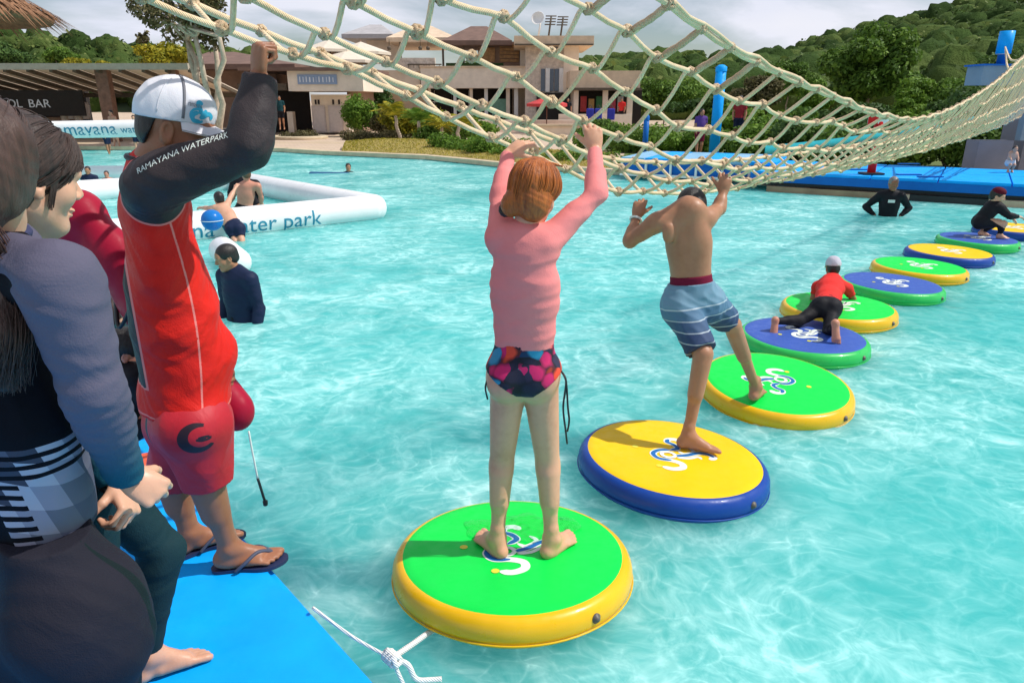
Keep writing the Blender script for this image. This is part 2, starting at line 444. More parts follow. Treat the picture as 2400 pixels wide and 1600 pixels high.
# a fine sheet with real ripples where the floats lie, set into the large flat one
WX0, WX1, WY0, WY1, WD = -2.6, 7.4, 0.9, 9.3, 0.045
FLOATS = [(G(px, py, .134), amp) for px, py, amp in ((1201, 1288, .013), (1577, 1064, .010), (1818, 891, .009), (1884, 782, .008), (1966, 714, .008), (2090, 661, .006), (2155, 621, .006), (2225, 587, .006))]
nx = int(round((WX1 - WX0) / WD)); ny = int(round((WY1 - WY0) / WD))
gx = np.linspace(WX0, WX1, nx + 1); gy = np.linspace(WY0, WY1, ny + 1); GX, GY = np.meshgrid(gx, gy); H = np.zeros_like(GX); rw = np.random.RandomState(12)
for k in range(22):
    a = rw.rand() * 6.28; lam = .22 + .9 * rw.rand() ** 1.5; H += .0019 * lam * np.sin((GX * math.cos(a) + GY * math.sin(a)) * 6.28 / lam + rw.rand() * 6.28 + 1.3 * np.sin(GX * rw.randn() * 2 + GY * rw.randn() * 2))
for c, amp in FLOATS:
    r_ = np.hypot(GX - c.x, GY - c.y); th = np.arctan2(GY - c.y, GX - c.x); t_ = np.maximum(r_ - .47, 0) * (1 + .08 * np.sin(3 * th + c.x)); H += amp * np.exp(-t_ * 5.5) * np.sin(t_ * 48 + .5 * np.sin(5 * th)) * (.65 + .35 * np.sin(th - .7)) + amp * .7 * np.exp(-t_ * 18)
ed_ = np.minimum(np.minimum(GX - WX0, WX1 - GX), np.minimum(GY - WY0, WY1 - GY)); H *= np.clip(ed_ / .5, 0, 1)
WV = np.stack([GX, GY, H], 2).reshape(-1, 3); ix = np.arange((nx + 1) * (ny + 1)).reshape(ny + 1, nx + 1)
WF4 = np.stack([ix[:-1, :-1], ix[:-1, 1:], ix[1:, 1:], ix[1:, :-1]], 2).reshape(-1, 4)
V, Fs = tri_fill([[p + (p - Vector((0, 8, 0))).normalized() * 0.04 for p in pool], [Vector((WX0, WY0, 0)), Vector((WX1, WY0, 0)), Vector((WX1, WY1, 0)), Vector((WX0, WY1, 0))]], 0.0)
nb_ = len(WV); allF = [tuple(f) for f in WF4.tolist()] + [tuple(i + nb_ for i in f) for f in Fs]
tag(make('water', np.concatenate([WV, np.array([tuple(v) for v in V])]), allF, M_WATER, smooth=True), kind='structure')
def mat_floor():
    t = NT('pool_floor'); o = t.obj()
    br = t.n('ShaderNodeTexBrick', Scale=3.0); t.l(o, br.inputs['Vector'])
    br.inputs['Color1'].default_value = (0.05, 0.50, 0.53, 1); br.inputs['Color2'].default_value = (0.07, 0.54, 0.57, 1); br.inputs['Mortar'].default_value = (0.16, 0.60, 0.62, 1)
    br.inputs['Mortar Size'].default_value = 0.012; br.offset = 0.0
    return t.bsdf(br.outputs['Color'], 0.6)
mb = MB(); V, Fs = tri_fill([pool], -1.0); mb.add(V, Fs)
n = len(pool)
for i in range(n):
    a, b = pool[i], pool[(i + 1) % n]
    mb.quad((a.x, a.y, -1.0), (b.x, b.y, -1.0), (b.x, b.y, 0.12), (a.x, a.y, 0.12))
tag(mb.build('pool_basin', mat_floor()), kind='structure')
def mat_paving():
    t = NT('paving'); o = t.obj()
    n = t.noise(0.35, 6, o, 0.6)
    c = t.ramp(n, [(0.3, (0.50, 0.36, 0.25)), (0.5, (0.60, 0.46, 0.34)), (0.7, (0.50, 0.38, 0.22))])
    br = t.n('ShaderNodeTexBrick', Scale=0.9); t.l(o, br.inputs['Vector']); br.inputs['Mortar Size'].default_value = 0.015
    br.inputs['Color1'].default_value = (1, 1, 1, 1); br.inputs['Color2'].default_value = (0.9, 0.9, 0.9, 1); br.inputs['Mortar'].default_value = (0.7, 0.7, 0.7, 1)
    c = t.mix(1.0, c, br.outputs['Color'], 'MULTIPLY')
    return t.bsdf(c, 0.85, t.noise(30, 3, o), 0.2, 0.01)
M_PAVE = mat_paving()
R0 = 900
outer = [Vector((-R0, -60, 0)), Vector((-R0, R0, 0)), Vector((R0, R0, 0)), Vector((R0, -60, 0))]
V, Fs = tri_fill([outer, pool], 0.12)
tag(make('ground', V, Fs, M_PAVE, smooth=False), kind='structure')
M_SAND = simple('coping_stone', (0.56, 0.45, 0.30), 0.8, 0.15, 3)
# coping along the far edge, and a low step in front of it
cm = MB()
for i in range(0, 14):
    a, b = pool[i], pool[i + 1]; d = (b - a).normalized(); nrmv = Vector((-d.y, d.x, 0))
    if nrmv.y < 0: nrmv = -nrmv
    cm.add([a - nrmv * .05 + Vector((0, 0, .02)), b - nrmv * .05 + Vector((0, 0, .02)), b + nrmv * .45 + Vector((0, 0, .02)), a + nrmv * .45 + Vector((0, 0, .02)),
            a - nrmv * .05 + Vector((0, 0, .155)), b - nrmv * .05 + Vector((0, 0, .155)), b + nrmv * .45 + Vector((0, 0, .155)), a + nrmv * .45 + Vector((0, 0, .155))],
           [[4, 5, 6, 7], [0, 1, 5, 4], [2, 3, 7, 6], [3, 2, 1, 0]])
tag(cm.build('pool_coping', M_SAND), kind='structure')
# ------------------------------------------------------------------ foliage
def mat_leaf(name, c0, c1, c2):
    t = NT(name); lv = t.attr('lv')
    col = t.ramp(lv, [(0.0, c0), (0.55, c1), (1.0, c2)])
    b = t.n('ShaderNodeBsdfPrincipled', Roughness=0.6); b.inputs['Specular IOR Level'].default_value = .18; t.l(col, b.inputs['Base Color'])
    tl = t.n('ShaderNodeBsdfTranslucent'); t.l(col, tl.inputs['Color'])
    m = t.n('ShaderNodeMixShader'); m.inputs[0].default_value = 0.28; t.l(b.outputs[0], m.inputs[1]); t.l(tl.outputs[0], m.inputs[2])
    t.l(m.outputs[0], t.out.inputs['Surface']); return t.m
M_LEAF = mat_leaf('leaf_green', (0.045, 0.095, 0.016), (0.11, 0.21, 0.03), (0.21, 0.33, 0.05))
M_LEAF_D = mat_leaf('leaf_dark', (0.03, 0.065, 0.018), (0.065, 0.13, 0.03), (0.13, 0.21, 0.05))
M_LEAF_Y = mat_leaf('leaf_yellow', (0.10, 0.12, 0.01), (0.30, 0.28, 0.02), (0.50, 0.40, 0.03))
M_LEAF_O = mat_leaf('leaf_olive', (0.05, 0.05, 0.02), (0.12, 0.11, 0.045), (0.26, 0.22, 0.11))
M_LEAF_B = mat_leaf('leaf_bright', (0.06, 0.13, 0.015), (0.14, 0.26, 0.03), (0.24, 0.36, 0.05))
M_BARK = simple('bark', (0.30, 0.23, 0.17), 0.9, 0.3, 8, 30, 0.5, 0.02)
M_BARK_P = simple('bark_pale', (0.50, 0.40, 0.30), 0.9, 0.25, 8, 30, 0.5, 0.02)
M_LEAF_F = mat_leaf('leaf_forest', (0.035, 0.065, 0.014), (0.10, 0.155, 0.036), (0.22, 0.26, 0.07))
def leaves(blobs, n, size, seed, up=0.35, aspect=0.5, shell=0.55):
    """n leaf faces scattered through the blobs [(centre, radii)]"""
    rs = np.random.RandomState(seed)
    vol = np.array([b[1][0] * b[1][1] * b[1][2] for b in blobs]) ** 0.7; vol /= vol.sum()
    pick = rs.choice(len(blobs), n, p=vol)
    cen = np.array([b[0] for b in blobs], float)[pick]; rad = np.array([b[1] for b in blobs], float)[pick]
    d = rs.randn(n, 3); d /= np.linalg.norm(d, axis=1)[:, None]
    rr = shell + (1 - shell) * rs.rand(n) ** 0.6
    rr *= 1 + 0.22 * (rs.rand(n) - 0.4)
    p = cen + d * rad * rr[:, None]
    nn = d * 0.8 + rs.randn(n, 3) * 0.55 + np.array([0, 0, up]); nn /= np.linalg.norm(nn, axis=1)[:, None]
    a = np.cross(nn, rs.randn(n, 3)); a /= np.linalg.norm(a, axis=1)[:, None] + 1e-9
    b = np.cross(nn, a)
    s = size * (0.6 + 0.8 * rs.rand(n))[:, None]
    V = np.stack([p - a * s, p - b * s * aspect, p + a * s, p + b * s * aspect + nn * s * 0.2], 1).reshape(-1, 3)
    Fq = np.arange(4 * n).reshape(n, 4)
    bl = rs.rand(len(blobs))[pick]
    lv = np.clip(0.25 * bl + 0.75 * rs.rand(n), 0, 1)
    return V, Fq, np.repeat(lv, 4)
def limb(mb, a, b, r0, r1, wob, rs, n=5):
    a = Vector(a); b = Vector(b)
    pts = [a.lerp(b, i / n) + Vector((rs.randn() * wob, rs.randn() * wob, 0)) * (0 < i < n) for i in range(n + 1)]
    mb.tube(pts, [r0 + (r1 - r0) * i / n for i in range(n + 1)], 7); return pts
def tree(name, label, base, height, crown, nblob, nleaf, lsize, mleaf, mbark, seed, cat='tree', group=None, trunks=1, spread=0.2, blobr=(0.28, 0.42), crown_name='crown'):
    """crown = (cx, cy, cz, rx, ry, rz) relative to base"""
    rs = np.random.RandomState(seed); base = Vector(base)
    root = empty(name, base, label, cat, group)
    blobs = []
    cx, cy, cz, rx, ry, rz = crown
    for i in range(nblob):
        d = rs.randn(3); d /= np.linalg.norm(d); q = rs.rand() ** 0.45 * 0.78
        br = blobr[0] + (blobr[1] - blobr[0]) * rs.rand()
        blobs.append(((base.x + cx + d[0] * rx * q, base.y + cy + d[1] * ry * q, base.z + cz + d[2] * rz * q), (rx * br, ry * br, rz * br * 0.9)))
    tm = MB()
    for k in range(trunks):
        off = Vector((rs.randn() * spread, rs.randn() * spread, 0)) if trunks > 1 else Vector((0, 0, 0))
        fork = base + Vector((cx * 0.6, cy * 0.6, cz - rz * 0.55)) + off * 3
        limb(tm, base + off * 0.4, fork, height * 0.022, height * 0.014, height * 0.012, rs)
        for b in blobs[k::max(1, trunks)][:7]:
            limb(tm, fork, Vector(b[0]), height * 0.011, height * 0.003, height * 0.012, rs, 4)
    tm.build('trunk', mbark, root, smooth=True)
    V, Fq, lv = leaves(blobs, nleaf, lsize, seed + 1)
    make(crown_name, V, Fq, mleaf, root, smooth=False, attrs={'lv': lv})
    return root
def bush(name, label, c, R, n, size, ml, seed, cat='shrub', group=None, nb=9, flat=False):
    rs = np.random.RandomState(seed); c = Vector(c)
    root = empty(name, (c.x, c.y, 0.12), label, cat, group)
    bl = []
    for i in range(nb):
        d = rs.rand(3) * 2 - 1
        bl.append(((c.x + d[0] * R[0] * 0.65, c.y + d[1] * R[1] * 0.65, c.z + d[2] * R[2] * (0.3 if flat else 0.55)), (R[0] * 0.48, R[1] * 0.48, R[2] * 0.55)))
    V, Fq, lv = leaves(bl, n, size, seed, shell=0.35); V[:, 2] = np.maximum(V[:, 2], 0.13)
    make('foliage', V, Fq, ml, root, smooth=False, attrs={'lv': lv})
    m = MB()
    for i in range(4):
        a = rs.rand() * 6.28; limb(m, (c.x + .1 * math.cos(a), c.y + .1 * math.sin(a), 0.1), bl[i][0], 0.035, 0.012, 0.04, rs, 3)
    m.build('stem', M_BARK, root, smooth=True); return root
def palm(name, label, base, h, nf, fl, ml, seed, group=None, bark=M_BARK_P, cat='palm'):
    rs = np.random.RandomState(seed); base = Vector(base); root = empty(name, base, label, cat, group)
    m = MB(); top = base + Vector((rs.randn() * .1, rs.randn() * .1, h)); limb(m, base, top, 0.09, 0.07, 0.03, rs); m.build('trunk', bark, root, smooth=True)
    for i in range(nf):
        a = 6.28 * i / nf + rs.rand() * .5; el = 0.3 + 0.9 * rs.rand()
        d = Vector((math.cos(a) * math.cos(el), math.sin(a) * math.cos(el), math.sin(el))); side = Vector((-math.sin(a), math.cos(a), 0))
        V = []; Fs = []; lv = []
        N = 14
        for k in range(N):
            t = (k + 0.5) / N; q = top + d * fl * t + Vector((0, 0, -0.55 * fl * t * t))
            wd = fl * 0.28 * math.sin(math.pi * min(1, t * 0.9 + 0.1)) + 0.03
            for sg in (-1, 1):
                tip = q + side * sg * wd + d * fl * 0.1 + Vector((0, 0, -wd * 0.45)); q2 = q + d * fl * 0.045
                b = len(V); V += [q, q2, tip]; Fs.append([b, b + 1, b + 2]); lv += [rs.rand()] * 3
        make('frond', V, Fs, ml, root, smooth=False, attrs={'lv': lv})
    return root
# ------------------------------------------------------------------ wooded hills
M_HILL = simple('hill_soil', (0.05, 0.075, 0.025), 0.95, 0.3, 0.08)
def ridge_mesh(prof, Y0, Y1, base=0.0, name='hill'):
    """prof: [(px, py)] ridge line in the picture, standing at Y1, foot at Y0"""
    V = []; Fs = []; m = len(prof); rows = 7
    for j in range(rows):
        t = j / (rows - 1); Yk = Y0 + (Y1 - Y0) * t
        for (px, py) in prof:
            top = P(px, py, Y1); h = (top.z - base) * (t ** 0.8)
            V.append((top.x * (0.75 + 0.25 * t), Yk, base + h))
    for j in range(rows - 1):
        for i in range(m - 1): Fs.append([j * m + i, j * m + i + 1, (j + 1) * m + i + 1, (j + 1) * m + i])
    o = make(name, V, Fs, M_HILL); tag(o, kind='structure'); return V, Fs
def mat_forest(name, k=1.0):
    t = NT(name); o = t.obj(); lv = t.attr('lv')
    n = t.noise(0.55, 5, o, 0.7)
    f = t.math('ADD', t.math('MULTIPLY', n, 0.65), t.math('MULTIPLY', lv, 0.42))
    c = t.ramp(f, [(0.25, (0.022 * k, 0.045 * k, 0.011 * k)), (0.5, (0.05 * k, 0.09 * k, 0.022 * k)), (0.8, (0.11 * k, 0.15 * k, 0.04 * k))])
    return t.bsdf(c, 0.9, t.noise(1.6, 4, o, 0.75), 0.9, 0.5, **{'Specular IOR Level': .05})
def forest(name, V, Fs, step, r, mat, seed, n):
    """tree crowns standing all over the slope, one mass of wood"""
    rs = np.random.RandomState(seed); V = np.array([tuple(v) for v in V]); Fq = np.array(Fs)
    a = V[Fq]; area = np.linalg.norm(np.cross(a[:, 1] - a[:, 0], a[:, 3] - a[:, 0]), axis=1); pk = rs.choice(len(Fq), n, p=area / area.sum())
    u = rs.rand(n, 1); v = rs.rand(n, 1); q = a[pk]
    pos = (q[:, 0] * (1 - u) + q[:, 1] * u) * (1 - v) + (q[:, 3] * (1 - u) + q[:, 2] * u) * v
    bm = bmesh.new(); bmesh.ops.create_icosphere(bm, subdivisions=3, radius=1); bm.verts.index_update()
    sv = np.array([v_.co for v_ in bm.verts]); sf = np.array([[x.index for x in f.verts] for f in bm.faces]); bm.free()
    protos = []
    for k in range(6):
        ks = rs.randn(7, 3) * 4.2; ph = rs.rand(7) * 6.28
        dsp = 1 + 0.13 * sum(np.sin(sv @ ks[i] + ph[i]) for i in range(7)) * 0.75 + 0.03 * rs.randn(len(sv))
        protos.append(sv * (1 + (dsp - 1) * .75)[:, None])
    Vs = []; Fo = []; lv = []
    for i in range(n):
        s = r * (0.55 + 0.8 * rs.rand()); R = np.array([s * (0.9 + .3 * rs.rand()), s, s * (0.75 + 0.4 * rs.rand())])
        an = rs.rand() * 6.28; p = protos[rs.randint(6)]; ca, sa = math.cos(an), math.sin(an)
        pv = np.stack([p[:, 0] * ca - p[:, 1] * sa, p[:, 0] * sa + p[:, 1] * ca, p[:, 2]], 1) * R + pos[i] + np.array([0, 0, s * 0.55])
        Fo.append(sf + len(sv) * i); Vs.append(pv); lv.append(np.full(len(sv), rs.rand()))
    nl = 120; ct = np.array([v.mean(0) for v in Vs]); rr = np.array([(v.max(0) - v.min(0)) / 2 for v in Vs])
    d = rs.randn(n * nl, 3); d[:, 2] = np.abs(d[:, 2]) * .9 - .25; d /= np.linalg.norm(d, axis=1)[:, None]
    lp = np.repeat(ct, nl, 0) + d * np.repeat(rr, nl, 0) * (.84 + .14 * rs.rand(n * nl, 1)); nn = d + rs.randn(n * nl, 3) * .5; nn /= np.linalg.norm(nn, axis=1)[:, None]
    a1 = np.cross(nn, rs.randn(n * nl, 3)); a1 /= np.linalg.norm(a1, axis=1)[:, None]; b1 = np.cross(nn, a1); s1 = r * .135 * (.6 + .8 * rs.rand(n * nl, 1))
    LV = np.stack([lp - a1 * s1, lp - b1 * s1 * .7, lp + a1 * s1, lp + b1 * s1 * .7], 1).reshape(-1, 3); LF = np.arange(4 * n * nl).reshape(-1, 4)
    nb = n * len(sv); tri = np.concatenate(Fo); tri4 = np.concatenate([tri, tri[:, :1]], 1)
    me_f = [tuple(f) for f in ()]
    crown_lv = np.array([x[0] for x in lv]); llv = np.repeat(np.clip(.55 * np.repeat(crown_lv, nl) + .6 * rs.rand(n * nl) - .05, 0, 1), 4)
    o = make(name, np.concatenate(Vs), tri, mat, smooth=True, attrs={'lv': np.concatenate(lv)}); tag(o, kind='stuff')
    o2 = make('forest_leaves', LV, LF, M_LEAF_F, smooth=False, attrs={'lv': llv}); tag(o2, kind='stuff')
    return o
M_FOR = mat_forest('forest_far'); M_FOR2 = mat_forest('forest_left', 0.9)
V, Fs = ridge_mesh([(1150, 215), (1300, 206), (1400, 196), (1520, 200), (1640, 194), (1740, 184), (1830, 162), (1930, 130), (2040, 102), (2130, 74), (2200, 50), (2290, 20), (2400, -22), (2600, -100), (2850, -180)], 70, 190)
forest('forest', V, Fs, 0, 2.7, M_FOR, 11, 1900)
V, Fs = ridge_mesh([(-500, 60), (-200, 88), (-40, 112), (40, 118), (100, 136), (180, 146), (300, 152), (420, 160), (600, 170)], 110, 150)
tag(forest('forest', V, Fs, 0, 2.6, M_FOR2, 12, 260), kind='stuff')
# ------------------------------------------------------------------ buildings round the far side
M_TAN = simple('wall_render', (0.80, 0.67, 0.53), 0.85, 0.1, 2)
M_TAN2 = simple('wall_pale', (0.82, 0.70, 0.57), 0.85, 0.1, 2)
M_BROWN = simple('wall_brown', (0.32, 0.20, 0.14), 0.85, 0.15, 2)
M_ROOF_T = simple('roof_sand', (0.66, 0.50, 0.35), 0.8, 0.15, 2)
M_ROOF_B = simple('roof_brown', (0.17, 0.10, 0.075), 0.8, 0.2, 2)
M_ROOF_G = simple('roof_grey', (0.40, 0.38, 0.38), 0.7, 0.15, 2)
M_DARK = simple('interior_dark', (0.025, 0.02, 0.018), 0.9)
M_WOOD = simple('wood_orange', (0.46, 0.24, 0.09), 0.6, 0.3, 5)
M_WOODP = simple('wood_post', (0.20, 0.10, 0.065), 0.7, 0.3, 5)
M_GREYD = simple('door_grey', (0.58, 0.50, 0.46), 0.6, 0.08)
M_WHITE = simple('white_paint', (0.78, 0.77, 0.75), 0.5, 0.05)
M_SIGNB = simple('sign_blue', (0.25, 0.33, 0.48), 0.5, 0.05)
M_LETTER = simple('sign_letter_pale', (0.75, 0.76, 0.80), 0.5, 0.03)
M_GLASS = NT('window_glass').bsdf((0.08, 0.11, 0.15), 0.08)
M_STONE = simple('stone_cladding', (0.64, 0.54, 0.45), 0.9, 0.25, 4, 6, 0.8, 0.06)
M_RAFT = simple('rafter_dark', (0.10, 0.075, 0.05), 0.7, 0.2)
M_SHEET = simple('roof_sheet', (0.78, 0.64, 0.50), 0.6, 0.12, 1.5)
M_BEAM = simple('beam_grey', (0.42, 0.38, 0.30), 0.7, 0.1)
def bxp(px0, px1, py0, py1, Y, depth, mb=None):
    """a box whose front face fills that part of the picture at distance Y and that is depth metres deep"""
    a = P(px0, py0, Y); b = P(px1, py1, Y); m = mb or MB()
    return m.box(((a.x + b.x) / 2, Y + depth / 2, (a.z + b.z) / 2), (abs(b.x - a.x), depth, abs(a.z - b.z)))
def part(name, mat, root, px0, px1, py0, py1, Y, depth, smooth=False):
    return bxp(px0, px1, py0, py1, Y, depth).build(name, mat, root)
def wall_text(body, px0, py1, Y, h, mat, parent, name='lettering', out=0.02, width=None):
    V2, Fs = text2d(body, h); a = P(px0, py1, Y)
    sx = 1.0
    if width: sx = (P(width, py1, Y).x - a.x) / (V2[:, 0].max() - V2[:, 0].min())
    V = [(a.x + v[0] * sx, Y - out, a.z + v[1]) for v in V2]
    m = MB(); m.add(V, Fs); n = len(V)
    m.add([(v[0], v[1] + out * 0.8, v[2]) for v in V], [f[::-1] for f in Fs])
    return m.build(name, mat, parent)
# --- changing-room pavilion with the blue sign
Y = 40.0
r = empty('pavilion', (P(745, 311, Y).x, Y, 0.12), 'low tan pavilion with a blue sign on its fascia and grey double doors', 'pavilion')
part('wall', M_TAN, r, 728, 826, 222, 311, Y + 0.6, 5)
part('wall', M_BROWN, r, 812, 850, 205, 311, Y + 0.9, 4)
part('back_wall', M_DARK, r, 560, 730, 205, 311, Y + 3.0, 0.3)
for a, b in ((560, 585), (612, 640), (672, 690)):
    part('pier', M_TAN, r, a, b, 262 if a > 560 else 222, 311, Y + 0.8, 0.5)
part('canopy', M_TAN2, r, 672, 852, 166, 214, Y - 0.6, 6)
part('canopy', M_RAFT, r, 556, 672, 196, 212, Y - 0.2, 5)
part('roof', M_ROOF_B, r, 556, 860, 158, 166, Y - 0.9, 7)
s = part('sign_panel', M_SIGNB, r, 696, 790, 175, 198, Y - 0.68, 0.08)
for k, (a, b, c_) in enumerate(((701, 177, 6), (709, 178, 5), (716, 177, 6), (724, 178, 7), (733, 179, 5), (740, 178, 3), (746, 177, 6), (755, 178, 6), (764, 178, 4), (770, 177, 7), (779, 179, 5))):
    part('letter', M_LETTER, s, a, a + c_ * .55, b + 3, 193, Y - 0.70, 0.02)
d = part('double_door', M_GREYD, r, 729, 766, 248, 311, Y + 0.52, 0.08); part('door_panel', M_GREYD, d, 733, 763, 252, 308, Y + 0.47, 0.05)
d = part('double_door', M_GREYD, r, 768, 806, 248, 311, Y + 0.52, 0.08); part('door_panel', M_GREYD, d, 771, 803, 252, 308, Y + 0.47, 0.05)
for a in (737, 744, 778, 792): part('door_vent', M_DARK, r, a, a + 5, 234, 245, Y + 0.55, 0.06)
part('downpipe', M_WHITE, r, 815, 819, 246, 305, Y + 0.45, 0.12)
# --- two-storey restaurant behind
Y = 50.0
r = empty('restaurant', (P(1100, 300, Y).x, Y, 0.12), 'two storey tan restaurant with brown hipped roofs and an open terrace', 'building')
part('wall', M_TAN, r, 830, 1236, 205, 305, Y + 2.5, 8)
part('terrace_slab', M_TAN2, r, 985, 1236, 158, 207, Y, 7)
part('terrace_slab', M_TAN, r, 850, 985, 165, 212, Y + .4, 7)
part('parapet', M_STONE, r, 930, 1020, 136, 168, Y + .2, 0.4)
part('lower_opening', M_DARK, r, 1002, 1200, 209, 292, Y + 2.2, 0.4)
for k, a in enumerate((1003, 1062, 1100, 1135, 1186, 1205)): part('column', M_WHITE if k % 2 else M_TAN2, r, a, a + 9, 207, 300, Y + 0.6, 0.3)
part('stair_wall', simple('stair_green', (0.16, 0.33, 0.24), 0.7), r, 1153, 1190, 232, 275, Y + 0.9, 0.5)
part('upper_wall', M_BROWN, r, 1120, 1220, 98, 158, Y + 3, 5)
for k in range(5): part('shutter_slat', M_WOOD, r, 1171, 1216, 104 + k * 8.6, 111 + k * 8.6, Y + 2.86, 0.1)
part('shutter', M_WOOD, r, 1128, 1160, 112, 145, Y + 2.85, 0.1)
part('column', M_TAN2, r, 1219, 1230, 103, 158, Y + 2.2, 0.3)
part('column', M_RAFT, r, 1083, 1089, 100, 158, Y + 2.2, 0.25)
part('column', M_RAFT, r, 1035, 1041, 100, 158, Y + 2.2, 0.25)
part('column', M_RAFT, r, 935, 941, 95, 140, Y + 2.2, 0.25)
part('rear_wall', M_TAN, r, 858, 940, 88, 150, Y + 6, 0.4)
part('planter', M_LEAF_D, r, 1045, 1180, 148, 158, Y + 0.2, 0.5)
def hip(root, px0, px1, peak, pye, pyt, Y0, dep, mat, name='roof'):
    """hipped roof: eaves line pye, ridge at height pyt"""
    a = P(px0, pye, Y0); b = P(px1, pye, Y0); t = P(peak, pyt, Y0 + dep / 2); m = MB()
    rl = (b.x - a.x) * 0.12
    V = [(a.x, Y0, a.z), (b.x, Y0, a.z), (b.x, Y0 + dep, a.z), (a.x, Y0 + dep, a.z), (t.x - rl, Y0 + dep / 2, t.z), (t.x + rl, Y0 + dep / 2, t.z)]
    V += [(v[0], v[1], v[2] - 0.28) for v in V[:4]]
    m.add(V, [[0, 1, 5, 4], [1, 2, 5], [2, 3, 4, 5], [3, 0, 4], [9, 8, 7, 6], [0, 6, 7, 1], [1, 7, 8, 2], [2, 8, 9, 3], [3, 9, 6, 0]]); return m.build(name, mat, root)
hip(r, 1035, 1200, 1122, 95, 62, Y + 1.2, 6, M_ROOF_B)
hip(r, 905, 1070, 990, 88, 60, Y + 2, 9, M_ROOF_T)
hip(r, 800, 920, 880, 80, 58, Y + 4, 8, M_ROOF_G)
part('eaves', M_RAFT, r, 1045, 1196, 95, 101, Y + 1.6, 4)
part('eaves', M_RAFT, r, 915, 1060, 88, 95, Y + 2.6, 5)
part('railing', M_RAFT, r, 955, 1035, 150, 153, Y + 0.05, 0.06)
for k in range(7):
    part('railing_post', M_RAFT, r, 957 + k * 12, 958.6 + k * 12, 150, 160, Y + 0.06, 0.05)
for k, px in enumerate((912, 985, 1003)):
    m = MB(); c = P(px, 112, Y + 2); m.tube([P(px, 93, Y + 2), P(px, 108, Y + 2)], 0.02, 6); m.lathe([(0.02, 0.1), (0.14, 0.02), (0.11, -0.14), (0.0, -0.16)], c, 10); m.build('hanging_lamp', M_RAFT, r, smooth=True)
# --- stone stair tower and flat roof
r = empty('stair_tower', (P(1290, 300, 49).x, 49, 0.12), 'stone clad stair tower with tall narrow windows under a flat sand roof', 'tower')
part('wall', M_STONE, r, 1232, 1345, 104, 300, 49, 5)
part('wall', M_TAN2, r, 1322, 1352, 108, 300, 48.8, 4)
part('roof', M_ROOF_T, r, 1205, 1392, 84, 106, 47.6, 8)
w1 = part('window', M_GLASS, r, 1295, 1312, 112, 128, 48.9, 0.15); part('sill', M_WHITE, w1, 1293, 1314, 128, 130, 48.8, 0.2)
for a in (1268, 1288, 1300): part('window', M_GLASS, r, a, a + 9, 162, 214, 48.9, 0.15)
for a in (1279, 1311): part('white_panel', M_WHITE, r, a, a + 9, 160, 216, 48.85, 0.2)
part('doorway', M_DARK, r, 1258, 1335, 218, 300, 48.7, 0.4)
for i, (px, h) in enumerate(((1262, 48), (1286, 40), (1314, 42))):
    m = MB(); b0 = P(px, 84, 50); t0 = P(px + 6, h, 50); m.tube([b0, t0], 0.06, 6)
    if i == 0: m.lathe([(0.0, 0.0), (0.28, 0.06), (0.42, 0.2), (0.44, 0.2), (0.3, 0.03), (0, -0.04)], P(1262, 46, 49.9), 12, (-.3, -1, .4))
    else:
        for k in range(4): m.tube([b0.lerp(t0, 0.5 + k * .15) - Vector((.35, 0, -.1)), b0.lerp(t0, 0.5 + k * .15) + Vector((.35, 0, .1))], 0.04, 5)
    m.build('aerial', M_WHITE if i == 0 else M_RAFT, r, smooth=True)
# --- shop wing on the right
r = empty('shop_wing', (P(1420, 300, 46).x, 46, 0.12), 'long tan shop wing with a dark open front beside the stone tower', 'building')
part('roof', M_ROOF_T, r, 1336, 1500, 166, 206, 46, 7)
part('eaves', M_RAFT, r, 1338, 1505, 206, 212, 45.7, 6)
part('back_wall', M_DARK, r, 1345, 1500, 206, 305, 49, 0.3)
for a in (1346, 1414, 1472): part('post', M_TAN, r, a, a + 8, 208, 300, 46.2, 0.3)
part('counter', M_TAN, r, 1350, 1470, 272, 304, 46.6, 0.8)
for k, (a, cl) in enumerate(((1362, (0.5, .05, .05)), (1380, (.5, .3, .1)), (1398, (.05, .2, .08)), (1430, (.5, .06, .1)), (1448, (.4, .4, .4)))):
    part('goods', simple('goods_%d' % k, cl, 0.7), r, a, a + 12, 226 + 6 * (k % 2), 262, 47.5, 0.4)
r = empty('terrace_wall', (P(1330, 320, 41).x, 41, 0.12), 'long low pale garden wall in steps in front of the restaurant', 'wall')
part('wall', M_TAN2, r, 1120, 1340, 282, 332, 43, 0.5)
part('wall', M_TAN, r, 1240, 1480, 296, 345, 40, 0.4)
part('wall', M_TAN2, r, 1310, 1480, 268, 300, 43.8, 0.4)
part('cap', M_SAND, r, 1238, 1482, 292, 297, 39.9, 0.6)
# --- bar with a sloping sheet roof on the left
Y = 33.0
r = empty('poolside_bar', (P(200, 330, Y).x, Y, 0.12), 'open poolside bar under a sloping sheet roof with dark rafters on the left', 'bar')
fz = P(0, 160, Y).z; bz = P(0, 209, Y + 5.5).z
x0 = P(-420, 160, Y).x; x1 = P(445, 160, Y).x
npan = 16
for k in range(npan):
    a = x0 + (x1 - x0) * k / npan; b = x0 + (x1 - x0) * (k + 1) / npan
    MB().slab((a + .03, Y, fz), (b - .03, Y, fz), (b - .03, Y + 5.5, bz - 0.12), (a + .03, Y + 5.5, bz - 0.12), 0.06).build('roof_panel', M_SHEET, r)
for k in range(npan + 1):
    a = x0 + (x1 - x0) * k / npan; m = MB(); m.slab((a - .07, Y - .1, fz - 0.16), (a + .07, Y - .1, fz - 0.16), (a + .07, Y + 5.5, bz - 0.3), (a - .07, Y + 5.5, bz - 0.3), 0.15); m.build('rafter', M_RAFT, r)
